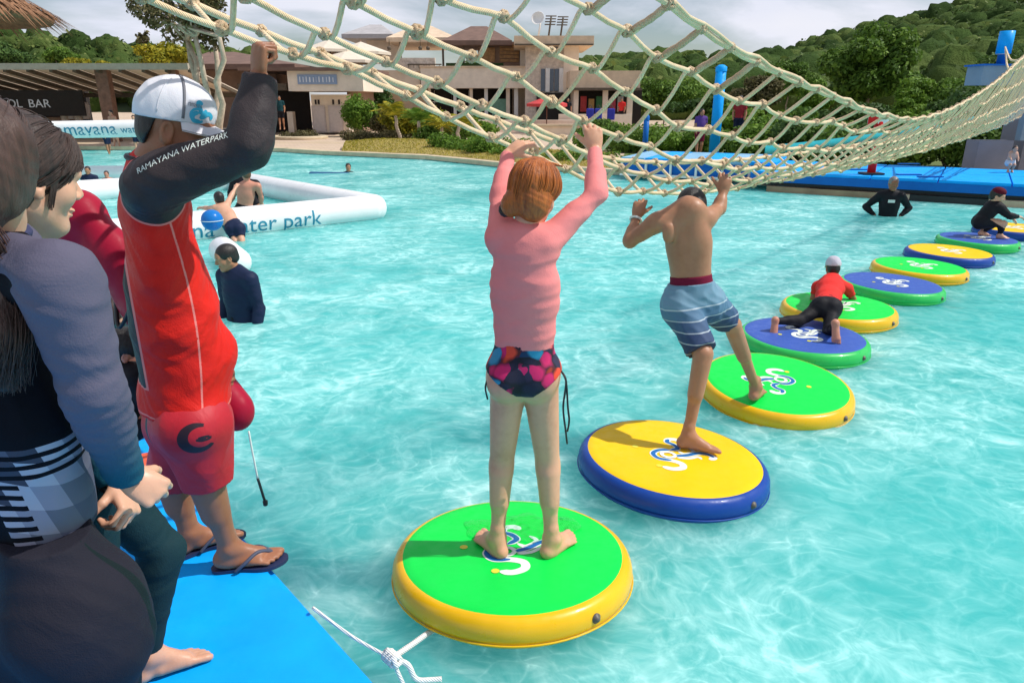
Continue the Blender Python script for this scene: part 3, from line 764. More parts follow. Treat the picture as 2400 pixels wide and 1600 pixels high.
m = MB(); m.box(((x0 + x1) / 2, Y - 0.1, fz + 0.06), (x1 - x0, 0.2, 0.26)); m.build('front_beam', M_BEAM, r)
m = MB(); m.box(((x0 + x1) / 2, Y + 5.6, bz - 0.3), (x1 - x0, 0.2, 0.22)); m.build('back_beam', M_RAFT, r)
for px in (-330, -60, 262, 425):
    m = MB(); c = P(px, 290, Y + 0.4); m.box((c.x, Y + 0.4, (fz + .1) / 2), (0.55 if px == 262 else .3, 0.4, fz - .1), bev=0.03); m.build('post', M_WOODP, r)
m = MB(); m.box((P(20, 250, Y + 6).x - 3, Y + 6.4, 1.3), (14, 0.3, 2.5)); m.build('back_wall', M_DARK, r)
m = MB(); m.box((P(40, 250, Y + 3).x - 2, Y + 3.2, 0.62), (9.5, 0.7, 1.0), bev=.02); m.build('counter', M_BROWN, r)
m = MB(); m.box((P(60, 240, Y + 2).x - 1, Y + 2.0, P(0, 242, Y + 2).z), (7.5, 0.08, 1.15)); sb = m.build('sign_board', M_DARK, r)
wall_text('POOL', -20, 252, Y + 1.95, 0.52, M_LETTER, sb, width=52); wall_text('BAR', 68, 252, Y + 1.95, 0.52, M_LETTER, sb, width=118)
for k, px in enumerate((150, 166, 182, 200)):
    m = MB(); c = P(px, 262, Y + 2.6); m.lathe([(0, 0), (.16, 0), (.2, .3), (.22, .62), (.16, .75), (0, .78)], (c.x, Y + 2.6, 0.95 + .1 * (k % 2)), 10); m.build('urn', M_GREYD if k % 2 else M_STONE, r, smooth=True)
r = empty('rear_roof', (P(500, 300, 44).x, 44, .12), 'brown pitched roof of the hut behind the multi stemmed tree', 'hut')
hip(r, 410, 690, 520, 150, 122, 42, 9, M_ROOF_B); part('wall', M_BROWN, r, 440, 660, 152, 300, 44, 4)
# --- thatched shelter at the top left
M_THATCH = simple('thatch', (0.24, 0.12, 0.06), 0.95, 0.35, 5, 30, 0.8, 0.03)
c = P(-150, 60, 27); r = empty('thatched_shelter', (c.x, 27, .12), 'round thatched shelter whose ragged brown eaves reach into the top left corner', 'shelter')
m = MB(); ev = P(0, 40, 27).z; rad = P(100, 40, 27).x - c.x
m.lathe([(0.02, 2.6), (rad * .5, 1.2), (rad * .96, 0.12), (rad * .93, -0.1), (rad * .5, .75), (0, 2.2)], (c.x, 27, ev), 40); m.build('roof', M_THATCH, r, smooth=True)
rs = np.random.RandomState(3); m = MB()
for k in range(1100):
    a = rs.rand() * 6.283; q = rs.rand() ** .5; rr = rad * (0.45 + .55 * q); zz = ev + 1.35 - 1.25 * q + .05
    ln = .45 + .7 * rs.rand(); d = Vector((math.cos(a), math.sin(a), -0.55 - .6 * rs.rand() * q)).normalized(); p0 = Vector((c.x + rr * math.cos(a), 27 + rr * math.sin(a), zz)); s_ = Vector((-math.sin(a), math.cos(a), 0)) * (.03 + .03 * rs.rand())
    m.add([p0 - s_, p0 + s_, p0 + d * ln], [[0, 1, 2]])
m.build('straw', M_THATCH, r)
m = MB(); m.tube([(c.x, 27, .1), (c.x, 27, ev + 1.5)], .14, 10); m.build('post', M_WOODP, r, smooth=True)
# --- parasols on the terrace
def parasol(px, py, Yp, rad, mat, label, group=None, h=2.4, name='parasol'):
    c = P(px, py, Yp); base = c.z - h
    r = empty(name, (c.x, Yp, base), label, 'parasol', group)
    n = 8; V = [(c.x, Yp, c.z)]; Fs = []
    for k in range(n):
        a = 6.283 * k / n; V.append((c.x + rad * math.cos(a), Yp + rad * math.sin(a), c.z - rad * .34)); V.append((c.x + rad * math.cos(a), Yp + rad * math.sin(a), c.z - rad * .34 - .16))
    for k in range(n):
        a = 1 + 2 * k; b = 1 + 2 * ((k + 1) % n); Fs += [[0, a, b], [a, a + 1, b + 1, b]]
    make('canopy', V, Fs, mat, r, smooth=False)
    m = MB(); m.tube([(c.x, Yp, base), (c.x, Yp, c.z + .1)], .03, 8); m.build('pole', M_WOODP, r, smooth=True); return r
M_CREAM = simple('canvas_cream', (0.66, 0.58, 0.47), 0.8, 0.06)
M_REDC = simple('canvas_red', (0.55, 0.05, 0.05), 0.8, 0.1)
parasol(772, 92, 47, 1.9, M_CREAM, 'cream parasol behind the pavilion roof, the tallest of the three')
parasol(845, 98, 48.5, 1.9, M_CREAM, 'cream parasol on the terrace left of the hanging lamps')
parasol(812, 116, 46, 1.9, M_CREAM, 'low cream parasol between the pavilion roof and the terrace')
parasol(1282, 226, 42, 1.15, M_REDC, 'red parasol in front of the stone tower doorway', h=2.6)
for k, px in enumerate((1383, 1402, 1432)):
    m = MB(); c = P(px, 268, 42); m.box((c.x, 42, c.z), (.42, .3, .62), bev=.08); m.build('body', simple('cloth_royal_blue', (.02, .03, .35), .7), parent=(q := empty('beach_bag', (c.x, 42, c.z - .31), ['dark blue bag at the left of the shop counter wall', 'dark blue bag in the middle of the shop counter wall', 'dark blue bag at the right of the shop counter wall'][k], 'bag', 'blue bags on the garden wall')))
    m = MB(); m.tube(crom([(c.x - .12, 42, c.z + .28), (c.x, 42, c.z + .5), (c.x + .12, 42, c.z + .28)], 4), .02, 6); m.build('handle', M_RAFT, q)
# --- planting
bush('round_hedge', 'small clipped olive hedge in a round bed by the pavilion', P(703, 326, 36), (0.98, .8, .55), 5200, .05, M_LEAF_O, 21, 'hedge', flat=True)
m = MB(); c = P(703, 340, 36); m.lathe([(1.35, 0), (1.4, .12), (1.2, .16), (1.15, .05)], (c.x, 36, .12), 24); tag(m.build('planter_ring', M_SAND, smooth=True), 'pale stone ring round the small clipped hedge', 'planter ring')
for i, (px, w_) in enumerate(((836, .75), (868, .75), (900, .75), (934, .7))):
    bush('low_hedge', ['low clipped hedge nearest the pavilion doors', 'second low hedge from the pavilion doors', 'third low hedge from the pavilion doors', 'low hedge at the foot of the yellow bushes'][i], P(px, 324, 35), (w_, .7, .5), 3200, .05, M_LEAF_O, 30 + i, 'hedge', 'clipped hedges on the bank', flat=True)
bush('bright_bush', 'bright green bush at the corner of the pavilion', P(852, 268, 38), (1.0, .9, 1.05), 5000, .08, M_LEAF_B, 41, 'bush')
bush('shade_bush', 'pale grey green bush under the rope net left of the palms', P(900, 285, 38), (.9, .8, .75), 3000, .07, M_LEAF_O, 42, 'bush')
for i, (px, py, h, fl) in enumerate(((938, 300, 1.1, 1.5), (985, 318, .9, 1.35), (1035, 328, .7, 1.2), (1075, 330, .8, 1.2))):
    c = P(px, 340, 34.5 - i * 1.2); palm('garden_palm', ['tallest yellow green palm above the clipped hedges', 'yellow green palm second from the pavilion', 'small yellow green palm left of the long green hedge', 'small palm behind the start of the long hedge'][i], (c.x, 34.5 - i * 1.2, .12), h, 15, fl, M_LEAF_Y if i != 1 else M_LEAF_B, 50 + i, 'yellow palms along the grass bank')
bush('yellow_bush', 'wide yellow green bush between the palms', P(960, 296, 36), (1.7, .8, .95), 5200, .08, M_LEAF_Y, 44, 'bush')
bush('dark_bush', 'dark green bush behind the long hedge', P(1050, 312, 33), (1.5, .8, .7), 4200, .07, M_LEAF, 45, 'bush')
for i, (px, py, Yh) in enumerate(((1060, 345, 27), (1105, 352, 26), (1150, 360, 25), (1195, 366, 24.2), (1250, 378, 23.2), (1310, 384, 22.5), (1372, 388, 22), (1432, 392, 21.6))):
    bush('hedge_shrub', 'green shrub %s of the row along the grass bank' % ['first', 'second', 'third', 'fourth', 'fifth', 'sixth', 'seventh', 'last'][i], P(px, py, Yh), (.92, .7, .56 + .06 * (i % 3)), 4600, .05, M_LEAF_B, 60 + i, 'shrub', 'green shrubs along the grass bank')
gb = [G(800, 365), G(850, 366), G(920, 370), G(1000, 373), G(1100, 383), G(1180, 392), G(1300, 400), G(1440, 409)]
gt = [P(810, 355, 29), P(880, 347, 31), P(950, 345, 31), P(1020, 347, 30), P(1100, 352, 28.5), P(1190, 362, 26.5), P(1300, 380, 24), P(1440, 392, 22.6)]
V = []; Fs = []
for a, b in zip(gb, gt):
    for k in range(5):
        t = k / 4; V.append((a.x + (b.x - a.x) * t, a.y + .1 + (b.y - a.y) * t, .16 + .22 * math.sin(t * 1.5)))
for i in range(len(gb) - 1):
    for k in range(4): Fs.append([i * 5 + k, (i + 1) * 5 + k, (i + 1) * 5 + k + 1, i * 5 + k + 1])
t = NT('dry_grass'); o_ = t.obj(); t.bsdf(t.ramp(t.noise(2.2, 6, o_, .65), [(.3, (.22, .17, .04)), (.55, (.36, .27, .07)), (.75, (.24, .24, .05))]), .95, t.noise(60, 3, o_), .6, .03)
tag(make('grass_bank', V, Fs, t.m), kind='structure')
rs = np.random.RandomState(9); Vn = np.array(V); Fn = np.array(Fs); n = 9000
pk = rs.randint(len(Fn), size=n); u = rs.rand(n, 1); v = rs.rand(n, 1); q = Vn[Fn[pk]]
p = (q[:, 0] * (1 - u) + q[:, 1] * u) * (1 - v) + (q[:, 3] * (1 - u) + q[:, 2] * u) * v
a = rs.rand(n) * 6.28; s_ = np.stack([np.cos(a), np.sin(a), 0 * a], 1) * .012
tip = p + np.stack([rs.randn(n) * .03, rs.randn(n) * .03, .025 + .03 * rs.rand(n)], 1)
tag(make('grass', np.stack([p - s_, p + s_, tip], 1).reshape(-1, 3), np.arange(3 * n).reshape(n, 3), M_LEAF_Y, smooth=False, attrs={'lv': np.repeat(rs.rand(n), 3)}), kind='stuff')
# --- trees
c = P(505, 330, 31); tree('multi_stem_tree', 'tall thin tree with several pale stems and sparse olive leaves behind the man in red', (c.x, 31, .12), 6.6, (-.25, 0, 5.2, 2.75, 2.2, 1.9), 26, 5200, .095, M_LEAF_O, M_BARK_P, 71, trunks=5, spread=.28, blobr=(.16, .27))
for i, (px, py, w_, h_, Yt, ml, lb) in enumerate(((375, 130, 1.55, .75, 40, M_LEAF_Y, 'yellow croton tree above the bar roof left of the thin tree'), (190, 145, .95, .4, 41, M_LEAF_Y, 'small yellow crown above the middle of the bar roof'), (245, 155, .8, .25, 41, M_LEAF_Y, 'lowest yellow crown peeping over the bar roof'), (140, 134, 1.1, .75, 44, M_LEAF, 'rounded green tree above the bar roof'), (30, 130, 1.8, 1.0, 46, M_LEAF_D, 'dark green tree above the left end of the bar roof'), (335, 85, .42, .4, 40, M_LEAF_O, 'tall bare tipped shoot above the yellow croton tree'))):
    c = P(px, py, Yt); tree('garden_tree', lb, (c.x, Yt, .12), c.z, (0, 0, c.z - .12 - h_ * .2, w_, w_ * .8, h_), 10, 3600 if i != 5 else 260, .1, ml, M_BARK, 80 + i, group='trees behind the bar roof', blobr=(.36, .5))
c = P(2045, 165, 62); tree('broad_tree', 'big rounded bright green tree standing alone before the wooded hill', (c.x, 62, .12), 9, (0, 0, c.z - .12, 4.4, 3.6, 3.5), 34, 17000, .2, M_LEAF, M_BARK, 91, blobr=(.24, .36))
for i, (px, py, Yt, rx, rz, ml, lb) in enumerate(((1560, 215, 50, 2.9, 1.35, M_LEAF, 'wide green tree behind the blue column'), (1640, 250, 45, 2.2, .9, M_LEAF_D, 'dark bush tree left of the blue column foot'), (1770, 215, 52, 1.9, 1.4, M_LEAF_O, 'olive tree right of the blue column'), (1850, 190, 58, 2.2, 1.6, M_LEAF, 'green tree left of the big rounded tree'), (1905, 225, 50, 1.6, 1.1, M_LEAF_B, 'bright young tree in front of the big tree foot'),
        (2150, 225, 48, 2.0, 1.1, M_LEAF_B, 'bright tree right of the big tree foot'), (2255, 205, 46, 1.9, 1.5, M_LEAF, 'green tree left of the rope tower'), (2330, 190, 50, 2.4, 2.1, M_LEAF_D, 'dark tree behind the rope tower'), (1450, 205, 62, 2.8, 1.0, M_LEAF_D, 'dark tree behind the shop wing roof'), (1720, 280, 34, 1.6, .7, M_LEAF_B, 'low bright shrub tree right of the blue column foot'), (1850, 290, 33, 1.9, .75, M_LEAF, 'low green shrub tree under the net right part'), (2010, 268, 40, 2.1, .8, M_LEAF_D, 'low dark thicket under the big tree'), (2120, 262, 38, 1.2, .7, M_LEAF_B, 'light green bush beside the teal beam'), (2240, 265, 36, 1.5, .7, M_LEAF_D, 'dark bush behind the teal beam'))):
    c = P(px, py, Yt); tree('hillside_tree', lb, (c.x, Yt, .12), max(1.2, c.z), (0, 0, c.z - .12, rx, rx * .8, rz), 14, 5200, .12, ml, M_BARK, 100 + i, group='trees between the pool and the hill', blobr=(.3, .45))

# --- shrubs behind the decks on the right, and the lawn they stand on
for i, (px, py, Yb, rx, rz, ml, lb) in enumerate(((1500, 318, 27, 1.5, .75, M_LEAF, 'dark shrub left of the slim post'), (1585, 330, 26, 1.4, .6, M_LEAF_B, 'light shrub between the slim post and the blue column'), (1730, 335, 25, 1.3, .7, M_LEAF, 'green shrub just right of the blue column'), (1800, 325, 24, 1.3, .75, M_LEAF_B, 'pale green shrub in the gap of the net beyond the column'), (1880, 330, 23, 1.4, .7, M_LEAF_D, 'dark shrub under the net left of the red post'), (1965, 330, 22, 1.3, .75, M_LEAF, 'round shrub directly left of the red post'), (2075, 335, 21, 1.3, .7, M_LEAF_D, 'dark shrub directly right of the red post'), (2160, 335, 20.5, 1.2, .75, M_LEAF_B, 'light shrub behind the middle of the blue deck'), (2240, 330, 20, 1.2, .8, M_LEAF, 'green shrub left of the rope tower pillar'), (2330, 300, 20, 1.3, 1.1, M_LEAF_D, 'tall dark shrub behind the rope tower pillar'), (1420, 330, 29, 1.3, .6, M_LEAF_B, 'light shrub in front of the stepped garden wall'))):
    c = P(px, py, Yb); bush('border_shrub', lb, (c.x, Yb, max(.5, c.z)), (rx, 1.0, rz), 4200, .075, ml, 140 + i, 'shrub', 'shrubs behind the decks')
t = NT('lawn'); o_ = t.obj(); t.bsdf(t.ramp(t.noise(1.2, 6, o_, .65), [(.3, (.06, .10, .02)), (.55, (.12, .16, .035)), (.75, (.17, .17, .05))]), .95, t.noise(40, 3, o_), .6, .03)
lw = [G(1455, 395, .12), G(1820, 420, .12), G(1990, 400, .12), G(2700, 420, .12), P(2900, 300, 60), P(1900, 290, 60), P(1540, 290, 48), P(1470, 330, 32)]
V, Fs = tri_fill([[Vector((p.x, p.y, 0)) for p in lw]], 0.128); tag(make('lawn', V, Fs, t.m, smooth=False), kind='structure')

for i, (px, py, Yb, rx, rz, ml, lb) in enumerate(((1015, 292, 46, 1.5, .8, M_LEAF, 'dark shrub below the left end of the restaurant terrace'), (1085, 298, 45.5, 1.3, .6, M_LEAF_B, 'bright shrub in front of the restaurant columns'), (1190, 300, 45, 1.1, .55, M_LEAF_O, 'olive shrub beside the green stair wall'), (1110, 322, 39, 1.3, .45, M_LEAF_B, 'low bright shrub below the long garden wall'), (880, 240, 46, 1.3, .9, M_LEAF_D, 'dark shrub between the pavilion and the restaurant'), (1400, 312, 38, 1.2, .5, M_LEAF, 'low green shrub before the shop wing wall'))):
    c = P(px, py, Yb); bush('terrace_shrub', lb, (c.x, Yb, max(.5, c.z)), (rx, .9, rz), 3600, .09, ml, 170 + i, 'shrub', 'shrubs in front of the buildings')
for k in range(4):
    part('window_frame', M_WHITE, bpy.data.objects['restaurant'], 1018 + k * 40, 1020 + k * 40, 212, 286, 51.9, .08); part('window_frame', M_WHITE, bpy.data.objects['restaurant'], 1012 + k * 40, 1040 + k * 40, 238, 240, 51.9, .06)
part('roof_fascia', M_RAFT, bpy.data.objects['stair_tower'], 1206, 1391, 103, 106.5, 47.5, .1)
part('parapet_cap', M_ROOF_T, bpy.data.objects['restaurant'], 983, 1238, 155, 158, 49.9, .5)
# ------------------------------------------------------------------ blue platform, discs, net
def gloss(name, col, rough=0.35, var=0.06, coat=0.0):
    t = NT(name); o = t.obj(); n = t.noise(4, 6, o, .6)
    c = t.ramp(n, [(.3, tuple(x * (1 - var) for x in col[:3])), (.7, tuple(min(1, x * (1 + var)) for x in col[:3]))])
    r = t.ramp(t.noise(14, 5, o, .7), [(.35, (rough * .7,) * 3), (.7, (min(1, rough * 1.5),) * 3)])
    return t.bsdf(c, r, t.noise(5, 3, o), .12, .02, **({'Coat Weight': coat, 'Specular IOR Level': .3} if coat else {'Specular IOR Level': .18}))
M_MAT = gloss('mat_blue', (0.002, 0.36, 0.92), .55, .10)
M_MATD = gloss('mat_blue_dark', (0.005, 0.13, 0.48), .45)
M_GREEN = gloss('vinyl_green', (0.003, 0.70, 0.075), .42)
M_YEL = gloss('vinyl_yellow', (0.82, 0.46, 0.003), .34, coat=.3)
M_YELT = gloss('vinyl_yellow_face', (0.86, 0.53, 0.004), .45)
M_BLU = gloss('vinyl_blue', (0.003, 0.05, 0.30), .4, coat=.1)
M_BLUT = gloss('vinyl_blue_face', (0.045, 0.105, 0.42), .45)
M_GRNR = gloss('vinyl_green_rim', (0.02, 0.50, 0.09), .34, coat=.3)
M_LOGOB = gloss('print_blue', (0.01, 0.14, 0.42), .45)
M_LOGOW = gloss('print_white', (0.74, 0.80, 0.74), .45)
M_LOGOY = gloss('print_yellow', (0.72, 0.66, 0.06), .45)
M_BLACK = simple('black_rubber', (0.012, 0.012, 0.014), .5)
M_VALVE = simple('valve_grey', (.10, .085, .07), .5)
ea = G(888, 1600, .22); eb = G(330, 985, .22); ed = (eb - ea).normalized()
e0 = ea - ed * 2.2; e1 = eb + ed * 0.25; lf = Vector((-ed.y, ed.x, 0)); lf = lf if lf.x < 0 else -lf
pl = [e0, e1, e1 + lf * 3.6, e0 + lf * 3.6]
bm = bmesh.new(); lo = [bm.verts.new((p.x, p.y, -.06)) for p in pl]; hi = [bm.verts.new((p.x, p.y, .22)) for p in pl]
for i in range(4): bm.faces.new([lo[i], lo[(i + 1) % 4], hi[(i + 1) % 4], hi[i]])
bm.faces.new(hi); bm.faces.new(lo[::-1]); bmesh.ops.recalc_face_normals(bm, faces=bm.faces)
bmesh.ops.bevel(bm, geom=list(bm.edges), offset=.03, segments=4, affect='EDGES'); bm.verts.index_update()
pf = make('floating_platform', [v.co.copy() for v in bm.verts], [[v.index for v in f.verts] for f in bm.faces], M_MAT); bm.free()
pf.data.polygons.foreach_set('use_smooth', np.zeros(len(pf.data.polygons), bool))
tag(pf, 'big bright blue foam platform that the people at the left stand on', 'platform')
m = MB(); q = [e0 + ed * .02, e1 - ed * .02]
for k in range(3):
    c = e0 + (e1 - e0) * (k + .5) / 3 + lf * .001
m.tube([e0 + Vector((0, 0, -.14)) - lf * .004, e1 + Vector((0, 0, -.14)) - lf * .004], .014, 8); m.build('edge_piping', M_LOGOW, pf, smooth=True)
# --- round floats. each: pixel of the face centre, face material, rim material, tilt (about x, about y), seed
RD = .51
def ribbon(path, wd, z, M, out):
    pts = crom([(p[0], p[1], 0) for p in path], 6); n = len(pts); V = []
    for i, p in enumerate(pts):
        t = (pts[min(i + 1, n - 1)] - pts[max(i - 1, 0)]).normalized(); s = Vector((-t.y, t.x, 0)); k = min(1, (i + 1.2) / 4, (n - i + .2) / 4)
        V += [p + s * wd * k + Vector((0, 0, z)), p - s * wd * k + Vector((0, 0, z))]
    out.add(V, [[2 * i, 2 * i + 1, 2 * i + 3, 2 * i + 2] for i in range(n - 1)])
SW = [[(-.02, .05), (-.09, .03), (-.13, -.03), (-.10, -.09), (-.02, -.10), (.04, -.13), (.04, -.185), (-.02, -.215), (-.08, -.20)],
      [(-.02, .045), (.03, .09), (.01, .14), (-.03, .17), (-.02, .215), (.03, .225), (.06, .19)], [(.0, -.03), (.08, -.0), (.15, .05), (.21, .06), (.25, .02), (.22, -.02)],
      [(.03, .05), (.07, .02), (.13, .07), (.10, .12)], [(.02, -.05), (.09, -.04), (.15, .0), (.17, -.03)]]
def swirl(parent, loc, blue, ang, full, sc=1.0):
    """the swirling emblem printed on the middle of a float: white outlines, blue body, a ring"""
    M = Matrix.Rotation(ang, 3, 'Z') * sc
    w_ = MB(); b_ = MB(); y_ = MB()
    for k, pth in enumerate(SW):
        ribbon(pth, .022 if k < 3 else .012, 0, None, w_)
        if full and k in (0, 1, 2): ribbon(pth[:5] if k == 0 else pth[:5], .0140, .0012, None, b_)
    ring = [(.042 * math.cos(a) - .035, .038 * math.sin(a) - .025) for a in np.linspace(0, 6.2832, 17)]
    ribbon(ring, .012, .0024, None, w_)
    y2_ = MB()
    for (x, y, q) in ((-.24, .04, y_), (-.10, -.195, y2_)):
        q.add([(x + .02 * math.cos(a), y + .02 * math.sin(a), .0006) for a in np.linspace(0, 5.7, 10)], [list(range(10))])
    for mb_, mt, nm in ((w_, M_LOGOW, 'emblem_outline'), (b_, M_LOGOB, 'emblem_body'), (y_, M_LOGOY, 'emblem_dot'), (y2_, M_LOGOY, 'emblem_dot')):
        if not mb_.V: continue
        me = meshdata(nm, [M @ Vector(v) + Vector((0, 0, .0015)) for v in mb_.V], mb_.F, mt, False)
        o = bpy.data.objects.new(nm, me); COL.objects.link(o); o.parent = parent
        if loc is not None: o.location = loc
def make_disc(c, mface, mrim, tx, ty, ang, full, label, grp='round floats in a row across the pool'):
    root = empty('round_float', (c.x, c.y, .064), label, 'float', grp); root.rotation_euler = (math.radians(tx), math.radians(ty), 0)
    T = .066                                            # half thickness
    prof = [(0, -T), (RD * .90, -T)] + [(RD - .046 + .046 * math.cos(a), T * math.sin(a) * .99) for a in np.linspace(-1.45, 1.40, 12)] + [(RD - .045, T - .0005), (RD * .85, T - .004)]
    m = MB(); m.lathe(prof, (0, 0, 0), 64)
    me = meshdata('rim', m.V, m.F, mrim); o = bpy.data.objects.new('rim', me); COL.objects.link(o); o.parent = root
    m = MB(); rf = RD - .043; pr = [(0.0005, T + .004), (rf * .3, T + .004), (rf * .6, T + .0035), (rf * .9, T + .003), (rf * .985, T + .0025), (rf, T - .002)]; m.lathe(pr, (0, 0, 0), 64)
    me = meshdata('face', m.V, m.F, mface); fo = bpy.data.objects.new('face', me); COL.objects.link(fo); fo.parent = root
    swirl(fo, (0, 0, T + .004), True, ang, full, .86)
    m = MB(); a = math.radians(-52); d = Vector((math.cos(a), math.sin(a), 0)); c0 = d * (RD - .004) + Vector((0, 0, .01)); m.lathe([(0, -.01), (.019, -.01), (.020, .006), (.011, .010), (.010, .015), (0, .016)], c0, 14, axis=d)
    me = meshdata('valve', m.V, m.F, M_VALVE, True); o = bpy.data.objects.new('valve', me); COL.objects.link(o); o.parent = root
    m = MB(); m.tube([(math.cos(a_) * (RD + .001), math.sin(a_) * (RD + .001), -.03) for a_ in np.linspace(0, 6.2832, 65)[:-1]], .004, 6, closed=True)
    me = meshdata('seam', m.V, m.F, mrim, True); o = bpy.data.objects.new('seam', me); COL.objects.link(o); o.parent = root
    return root
DZ = .13
DISC = []
for i, (px, py, mf, mr, tx, ty, ang, full, lb) in enumerate((
        (1201, 1288, M_GREEN, M_YEL, -6, 0, 0.1, True, 'large green float with yellow rim under the girl in the pink top'),
        (1577, 1064, M_YELT, M_BLU, -2, 4.0, -.15, True, 'yellow float with blue rim under the left foot of the shirtless boy'),
        (1818, 891, M_GREEN, M_YEL, 4.5, 1.5, 2.9, True, 'green float with yellow rim touched by the right foot of the shirtless boy'),
        (1884, 782, M_BLUT, M_GRNR, 0, 1, .3, False, 'blue float with green rim under the knees of the crawling child'),
        (1966, 714, M_GREEN, M_YEL, 0, 0, .2, False, 'green float with yellow rim under the chest of the crawling child'),
        (2090, 661, M_BLUT, M_GRNR, 0, 2, .3, False, 'empty blue float with green rim just beyond the crawling child'),
        (2155, 621, M_GREEN, M_YEL, 0, 1.5, .1, False, 'empty green float with yellow rim between a blue and a yellow one'),
        (2225, 587, M_YELT, M_BLU, 0, 1.5, .1, False, 'empty yellow float with blue rim beyond the green one'),
        (2292, 557, M_BLUT, M_GRNR, 0, 1, .3, False, 'blue float with green rim under the feet of the crouching child in black'),
        (2372, 532, M_YELT, M_BLU, 0, 0, .1, False, 'farthest yellow float with blue rim cut by the right edge'))):
    c = G(px, py, DZ + .004); DISC.append(make_disc(c, mf, mr, tx, ty, ang, full, lb))
# a shallow puddle on the face of the nearest float
t = NT('puddle'); o_ = t.obj(); gl_ = t.n('ShaderNodeBsdfGlossy', Roughness=.04); tr_ = t.n('ShaderNodeBsdfTransparent'); tr_.inputs['Color'].default_value = (.86, .96, .95, 1); bp_ = t.n('ShaderNodeBump', Strength=.5, Distance=.02); t.l(t.noise(28, 3, o_), bp_.inputs['Height']); t.l(bp_.outputs[0], gl_.inputs['Normal']); fr_ = t.n('ShaderNodeFresnel', IOR=1.33); t.l(bp_.outputs[0], fr_.inputs['Normal']); mx_ = t.n('ShaderNodeMixShader'); t.l(fr_.outputs[0], mx_.inputs[0]); t.l(tr_.outputs[0], mx_.inputs[1]); t.l(gl_.outputs[0], mx_.inputs[2]); t.l(mx_.outputs[0], t.out.inputs['Surface']); M_PUD = t.m
V = []; nA = 40; cx, cy = .04, .17
for k in range(nA):
    a = 6.28318 * k / nA; rr = .16 * (1 + .22 * math.sin(2 * a + 1) + .14 * math.sin(5 * a) + .08 * math.sin(9 * a + 2)); V.append((cx + rr * 1.35 * math.cos(a), cy + rr * math.sin(a), .066 + .0085))
V += [(v[0] * .985 + cx * .015, v[1] * .985 + cy * .015, v[2] + .0022) for v in V]; Fs = [[k, (k + 1) % nA, nA + (k + 1) % nA, nA + k] for k in range(nA)] + [list(range(nA, 2 * nA))]
me = meshdata('puddle', V, Fs, M_PUD, False); o = bpy.data.objects.new('puddle', me); COL.objects.link(o); o.parent = DISC[0]
# --- scramble net
def lerpt(tab, x):
    xs = [t[0] for t in tab]; ys = [t[1] for t in tab]; n = len(xs)
    if x <= xs[0]: return ys[0] + (x - xs[0]) * (ys[1] - ys[0]) / (xs[1] - xs[0])
    for i in range(n - 1):
        if x <= xs[i + 1]:
            h = xs[i + 1] - xs[i]; t = (x - xs[i]) / h
            m0 = (ys[i + 1] - ys[max(i - 1, 0)]) / (xs[i + 1] - xs[max(i - 1, 0)]) * h; m1 = (ys[min(i + 2, n - 1)] - ys[i]) / (xs[min(i + 2, n - 1)] - xs[i]) * h
            return (2 * t ** 3 - 3 * t * t + 1) * ys[i] + (t ** 3 - 2 * t * t + t) * m0 + (-2 * t ** 3 + 3 * t * t) * ys[i + 1] + (t ** 3 - t * t) * m1
    return ys[-1]
ZR = [(1.0, 3.05), (1.6, 2.76), (2.15, 2.51), (2.75, 2.29), (3.1, 2.17), (3.63, 2.05), (4.08, 1.97), (4.56, 1.88), (5.44, 1.80), (6.6, 1.89), (8.2, 2.15), (9.8, 2.5), (13, 3.1), (16, 3.6)]
ZB = [(1.0, 2.47), (1.6, 2.23), (1.89, 2.12), (2.14, 2.04), (2.51, 1.87), (2.81, 1.74), (3.5, 1.45), (4.21, 1.345), (6.12, 1.29), (8.0, 1.28), (10, 1.31), (13, 1.42), (16, 1.62)]
ZL = [(1.0, 2.58), (1.9, 2.22), (2.34, 2.06), (2.64, 1.95), (3.0, 1.82), (3.77, 1.58), (5.37, 1.47), (8.5, 1.47), (12.7, 1.56), (16, 1.8)]
WF = [(0, 0), (.19, .19), (.38, .45), (.57, .69), (.76, .86), (.95, 1.0)]
def netpt(s, w_):
    """s: station along the net, w_: distance across from the near edge (0 .. 1.18)"""
    zc = s + .677 * w_; x = .92 * s - 1.9 - .736 * w_
    zb = lerpt(ZB, s); zr = lerpt(ZR, s)
    if w_ <= .95: z = zr + (zb - zr) * lerpt(WF, w_)
    else: z = zb + (lerpt(ZL, s) - zb) * ((w_ - .95) / .23) ** 1.2
    return Vector((x, (zc - (CAMZ - z) * _st) / _ct, z))
def mat_rope(name, c0, c1, sc=60):
    t = NT(name); o = t.obj(); n = t.noise(7, 5, o, .65); nn = t.noise(90, 3, o)
    c = t.ramp(n, [(.3, c0), (.7, c1)])
    wv = t.n('ShaderNodeTexWave', _wave_type='BANDS', _bands_direction='DIAGONAL', Scale=sc, Distortion=1.0); t.l(o, wv.inputs['Vector'])
    return t.bsdf(c, .85, t.math('ADD', wv.outputs['Fac'], t.math('MULTIPLY', nn, .5)), .7, .004)
M_ROPE = mat_rope('rope_manila', (0.74, 0.54, 0.32), (0.92, 0.75, 0.51))
M_ROPE2 = mat_rope('rope_wrap', (0.48, 0.33, 0.19), (0.68, 0.52, 0.34))
M_ROPEW = mat_rope('rope_white', (0.70, 0.70, 0.66), (0.82, 0.82, 0.80))
NW = 7; W7 = [0.0, .19, .38, .57, .76, .95, 1.18]
S0 = .97; DS = .195; NS = 75
rsn = np.random.RandomState(5)
KN = []
